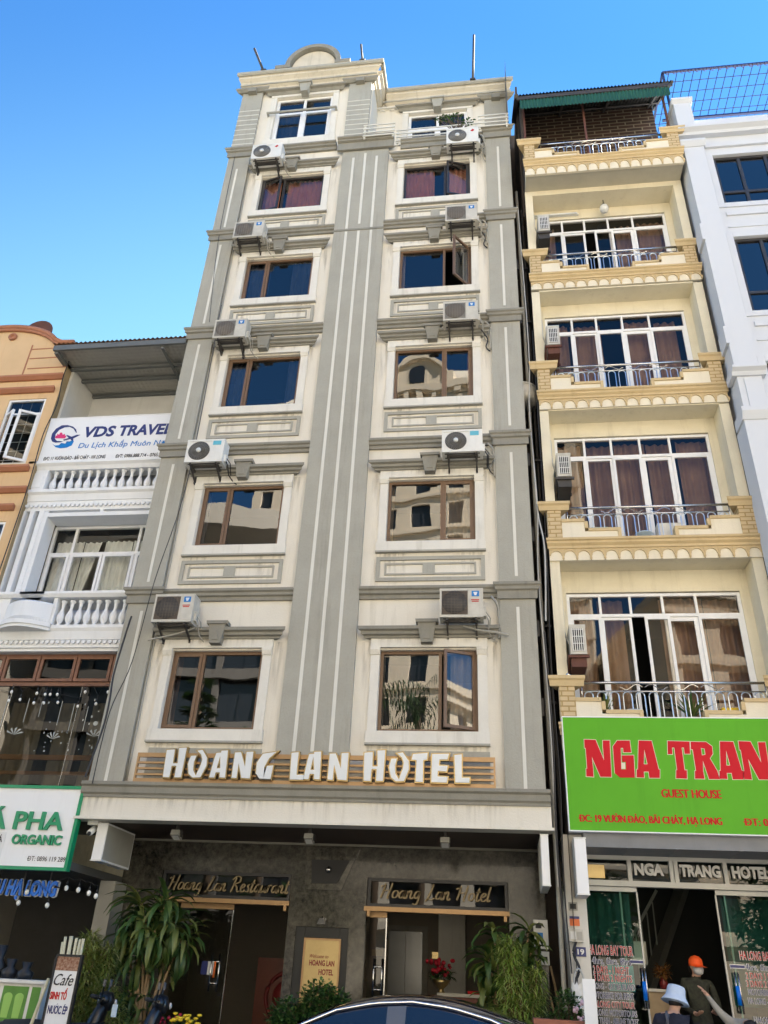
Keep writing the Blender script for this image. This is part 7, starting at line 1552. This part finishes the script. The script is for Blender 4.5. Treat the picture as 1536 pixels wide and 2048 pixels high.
# ---------------------------------------------------------------- across the street: what the window panes mirror
mat('stone_pale', (.80,.71,.58), .85, var=.12, scale=.25, streak=.15, bump=.2); mat('stone_grey', (.55,.51,.45), .85, var=.12, scale=.3, streak=.1); mat('glass_far', (.03,.035,.045), .15, var=.1, spec=.8); mat('concrete', (.78,.72,.62), .85, var=.15, scale=.4, streak=.2); mat('office_dark', (.20,.19,.18), .8, var=.2, scale=.4, streak=.3); mat('drape', (.16,.15,.15), .9, var=.5, scale=3)
def facade_block(name, org, rz, L_, D_, H_, rows, cols, label, cat, m, roof=None, win=(1.3,1.9)):
    """block with its front on local y=0 facing +y (towards the hotel); real recessed windows"""
    t = thing(name, org, label, cat); t.rotation_euler.z = rz
    c, s = math.cos(rz), math.sin(rz); O = Vector(org)
    def W(b): b.v = [(O.x+x*c-y*s, O.y+x*s+y*c, O.z+z) for x,y,z in b.v]; return b
    z0 = 4.0; dz = (H_-z0-1.0)/rows; dx = L_/cols; hs_ = []
    for i in range(rows):
        for j in range(cols): cx = dx*(j+.5); zz = z0+dz*i+.5; hs_.append((cx-win[0]/2,cx+win[0]/2,zz,zz+win[1]))
    b = MB(); b.wall(0,L_,0,H_,0,hs_,.25); b.v = [(L_-x,-y,z) for x,y,z in b.v]
    b.quad((0,0,0),(0,0,H_),(0,-D_,H_),(0,-D_,0)); b.quad((L_,0,0),(L_,-D_,0),(L_,-D_,H_),(L_,0,H_)); b.quad((0,0,H_),(L_,0,H_),(L_,-D_,H_),(0,-D_,H_)); b.quad((0,-D_,0),(0,-D_,H_),(L_,-D_,H_),(L_,-D_,0)); W(b).build('wall',m,t)
    b = MB()
    for h in hs_: b.quad((L_-h[0],-.24,h[2]),(L_-h[1],-.24,h[2]),(L_-h[1],-.24,h[3]),(L_-h[0],-.24,h[3])); b.box(L_-(h[0]+h[1])/2-.04,L_-(h[0]+h[1])/2+.04,-.23,-.17,h[2],h[3])
    o = W(b).build('window_row','glass_far',t); o['kind'] = 'stuff'
    b = MB()
    for i in range(rows+1): z = z0+dz*i-.1; b.box(-.2,L_+.2,.0,.25 if i not in (0,rows) else .5,z,z+.22 if i not in (0,rows) else z+.4)
    b.box(-.6,L_+.6,-D_,.8,H_-.1,H_+.5); b.box(-.3,L_+.3,-D_,.45,H_-.6,H_-.1)
    if roof:
        for k in range(int(L_/1.1)): b.box(.2+k*1.1,.65+k*1.1,.451,.75,H_-.62,H_-.11)
    W(b).build('cornice',m,t)
    if roof: roof(t, W, L_, D_, H_)
    return t
def mansard(t, W, L_, D_, H_):
    for x0,x1 in ((12.3,16.7),(21.0,25.0)):
        cx = (x0+x1)/2; r = (x1-x0)/2; b = MB(); b.prism([(x0,H_+.5),(x1,H_+.5)]+arc(cx,H_+2.2,r,r*.75,0,180,14),-1.5,.35); b.prism([(cx-.85,H_+.7),(cx+.85,H_+.7)]+arc(cx,H_+2.5,.85,.85,0,180,8),.351,.39)
        b.box(cx-r-.9,cx-r-.05,-1.4,.5,H_+.5,H_+1.9); b.box(cx+r+.05,cx+r+.9,-1.4,.5,H_+.5,H_+1.9)
        o_ = arc(cx,H_+2.2,r+.35,r*.75+.35,0,180,14); q_ = arc(cx,H_+2.2,r,r*.75,0,180,14)
        for i in range(14): b.prism([o_[i],o_[i+1],q_[i+1],q_[i]],-1.5,.8)
        W(b).build('dormer','stone_pale',t); b = MB(); b.box(cx-.6,cx+.6,.40,.46,H_+.9,H_+2.6); b.prism(arc(cx,H_+2.6,.6,.5,0,180,8),.40,.46); W(b).build('dormer_window','glass_far',t)
    b = MB(); b.add([(.5,-.4,H_+.5),(L_-.5,-.4,H_+.5),(L_-.5,-D_+.4,H_+.5),(.5,-D_+.4,H_+.5),(2,-3.2,H_+5),(L_-2,-3.2,H_+5),(L_-2,-D_+3,H_+5),(2,-D_+3,H_+5)],[(0,1,5,4),(1,2,6,5),(2,3,7,6),(3,0,4,7),(4,5,6,7)]); W(b).build('mansard_roof','concrete',t)
facade_block('tower_block', (-20.3,-43,.1), R(8), 27.3, 16, 45.6, 13, 10, 'pale stone tower with arched dormers across the street, mirrored in window panes', 'tower', 'stone_pale', mansard)
facade_block('office_block', (-25.5,-27,.1), R(-4), 15.5, 12, 22.6, 6, 6, 'grey block with dark curtained glazing across the street, mirrored on the left', 'office', 'office_dark', None, (2.2,2.4))
b = MB(); ou = [(x, -26.4-.011*(x+16)**2*-1) for x in range(-25,-8)]
t = thing('curved_canopy', (-18,-25,22.9), 'curved grey roof canopy over the low block across the street', 'canopy')
b = MB()
P_ = [(-26+i, -24.8+1.8*math.sin(math.pi*i/16)) for i in range(17)]
for (x0_,y0_),(x1_,y1_) in zip(P_,P_[1:]): b.add([(x0_,y0_,23.1),(x1_,y1_,23.1),(x1_,-30,23.1),(x0_,-30,23.1),(x0_,y0_,24.4),(x1_,y1_,24.4),(x1_,-30,24.4),(x0_,-30,24.4)],[(3,2,1,0),(4,5,6,7),(1,0,4,5),(2,3,7,6)])
b.build('slab','stone_grey',t)
facade_block('shop_row', (-8,-27,.1), R(0), 17, 10, 10.5, 2, 8, 'low pale row of shops across the street, mirrored in the lower panes', 'shops', 'concrete', None, (1.5,1.6))
facade_block('apartment_block', (10,-31,.1), R(-10), 30, 14, 22, 6, 12, 'tall pale apartment block across the street at the right', 'apartments', 'stone_pale', None)
facade_block('apartment_block', (-62,-30,.1), R(8), 34, 14, 20, 5, 12, 'long pale apartment block across the street at the far left', 'apartments', 'concrete', None)
def palm(x,y,h,label):
    t = thing('palm_tree',(x,y,.2),label,'palm','palms across the street'); b = MB(); b.tube([(x,y,.2),(x+.15,y,h*.5),(x+.3,y,h)],[.22,.15,.12],9); b.build('trunk','bark',t); b = MB()
    for k in range(22):
        az = U(0,6.28); el = U(-.2,1.2); p = Vector((x+.3,y,h)); e = el; Ln = U(2.0,2.8)
        for i in range(12):
            d = Vector((math.cos(az)*math.cos(e),math.sin(az)*math.cos(e),math.sin(e))); p = p+d*Ln/12; e -= .13
            for s_ in (-1,1): leaf(b,p,az+s_*1.0,e-.5,.55*(1-.4*abs(i-5)/6),.05,.8,2,.1)
    b.build('crown','leaf_palm',t)
palm(-3.3,-17.8,10.9,'palm with long fronds across the street, mirrored in the lowest right pane'); palm(-5.2,-18.2,11.8,'shorter palm across the street, mirrored low in the right pane'); palm(-10.2,-18.5,9.2,'palm across the street mirrored low in the left pane')
def added_tree(x,y,h,r,label):  # tree row added to cut the low bounce light from across the road
    t = thing('added_tree',(x,y,.2),label,'tree','broad trees added across the road to cut bounce light'); b = MB(); b.tube([(x,y,.2),(x+U(-.2,.2),y,h*.45),(x,y,h*.7)],[.22,.16,.08],8)
    for k in range(6): a=U(0,6.28); b.tube([(x,y,h*.45),(x+r*.5*math.cos(a),y+r*.4*math.sin(a),h*.7)],[.09,.04],5)
    b.build('trunk','bark',t); b = MB(); vol = [((x+U(-.5,.5)*r,y+U(-.4,.4)*r,h*.72+U(-.22,.22)*h*.6),(r*U(.4,.65),r*U(.4,.6),h*U(.13,.22)),1) for k in range(9)]
    leafy(b,vol,150,.42,.2); b.build('crown','leaf_palm',t)
for k,(x,h,r) in enumerate(((-27,7,3),(-16.5,7,2.8),(-7.2,5.6,2.2),(3.2,6.5,2.4),(9.5,6,2.4))):
    added_tree(x,-18.6+U(-.6,.6),h,r,'broad dark tree added across the road to cut bounce light, %s of its row' % ('westernmost','second from the west','middle one','second from the east','easternmost')[k])
t = thing('conifer', (-12.0,-17.5,.2), 'dark layered conifer across the street, mirrored in the lowest left pane', 'tree'); b = MB(); b.tube([(-12,-17.5,.2),(-12,-17.5,12.2)],[.2,.05],8); b.build('trunk','bark',t); b = MB()
for k in range(1500): z = 2+10.2*random.random(); q = int(z/.6)*.6; r_ = (12.8-q)*.24*random.random()**.5; a = U(0,6.28); leaf(b,(-12+r_*math.cos(a),-17.5+r_*math.sin(a),q+.15*r_+U(-.1,.1)),a,.2,.5,.12,.3,2)
b.build('crown','leaf_palm',t)
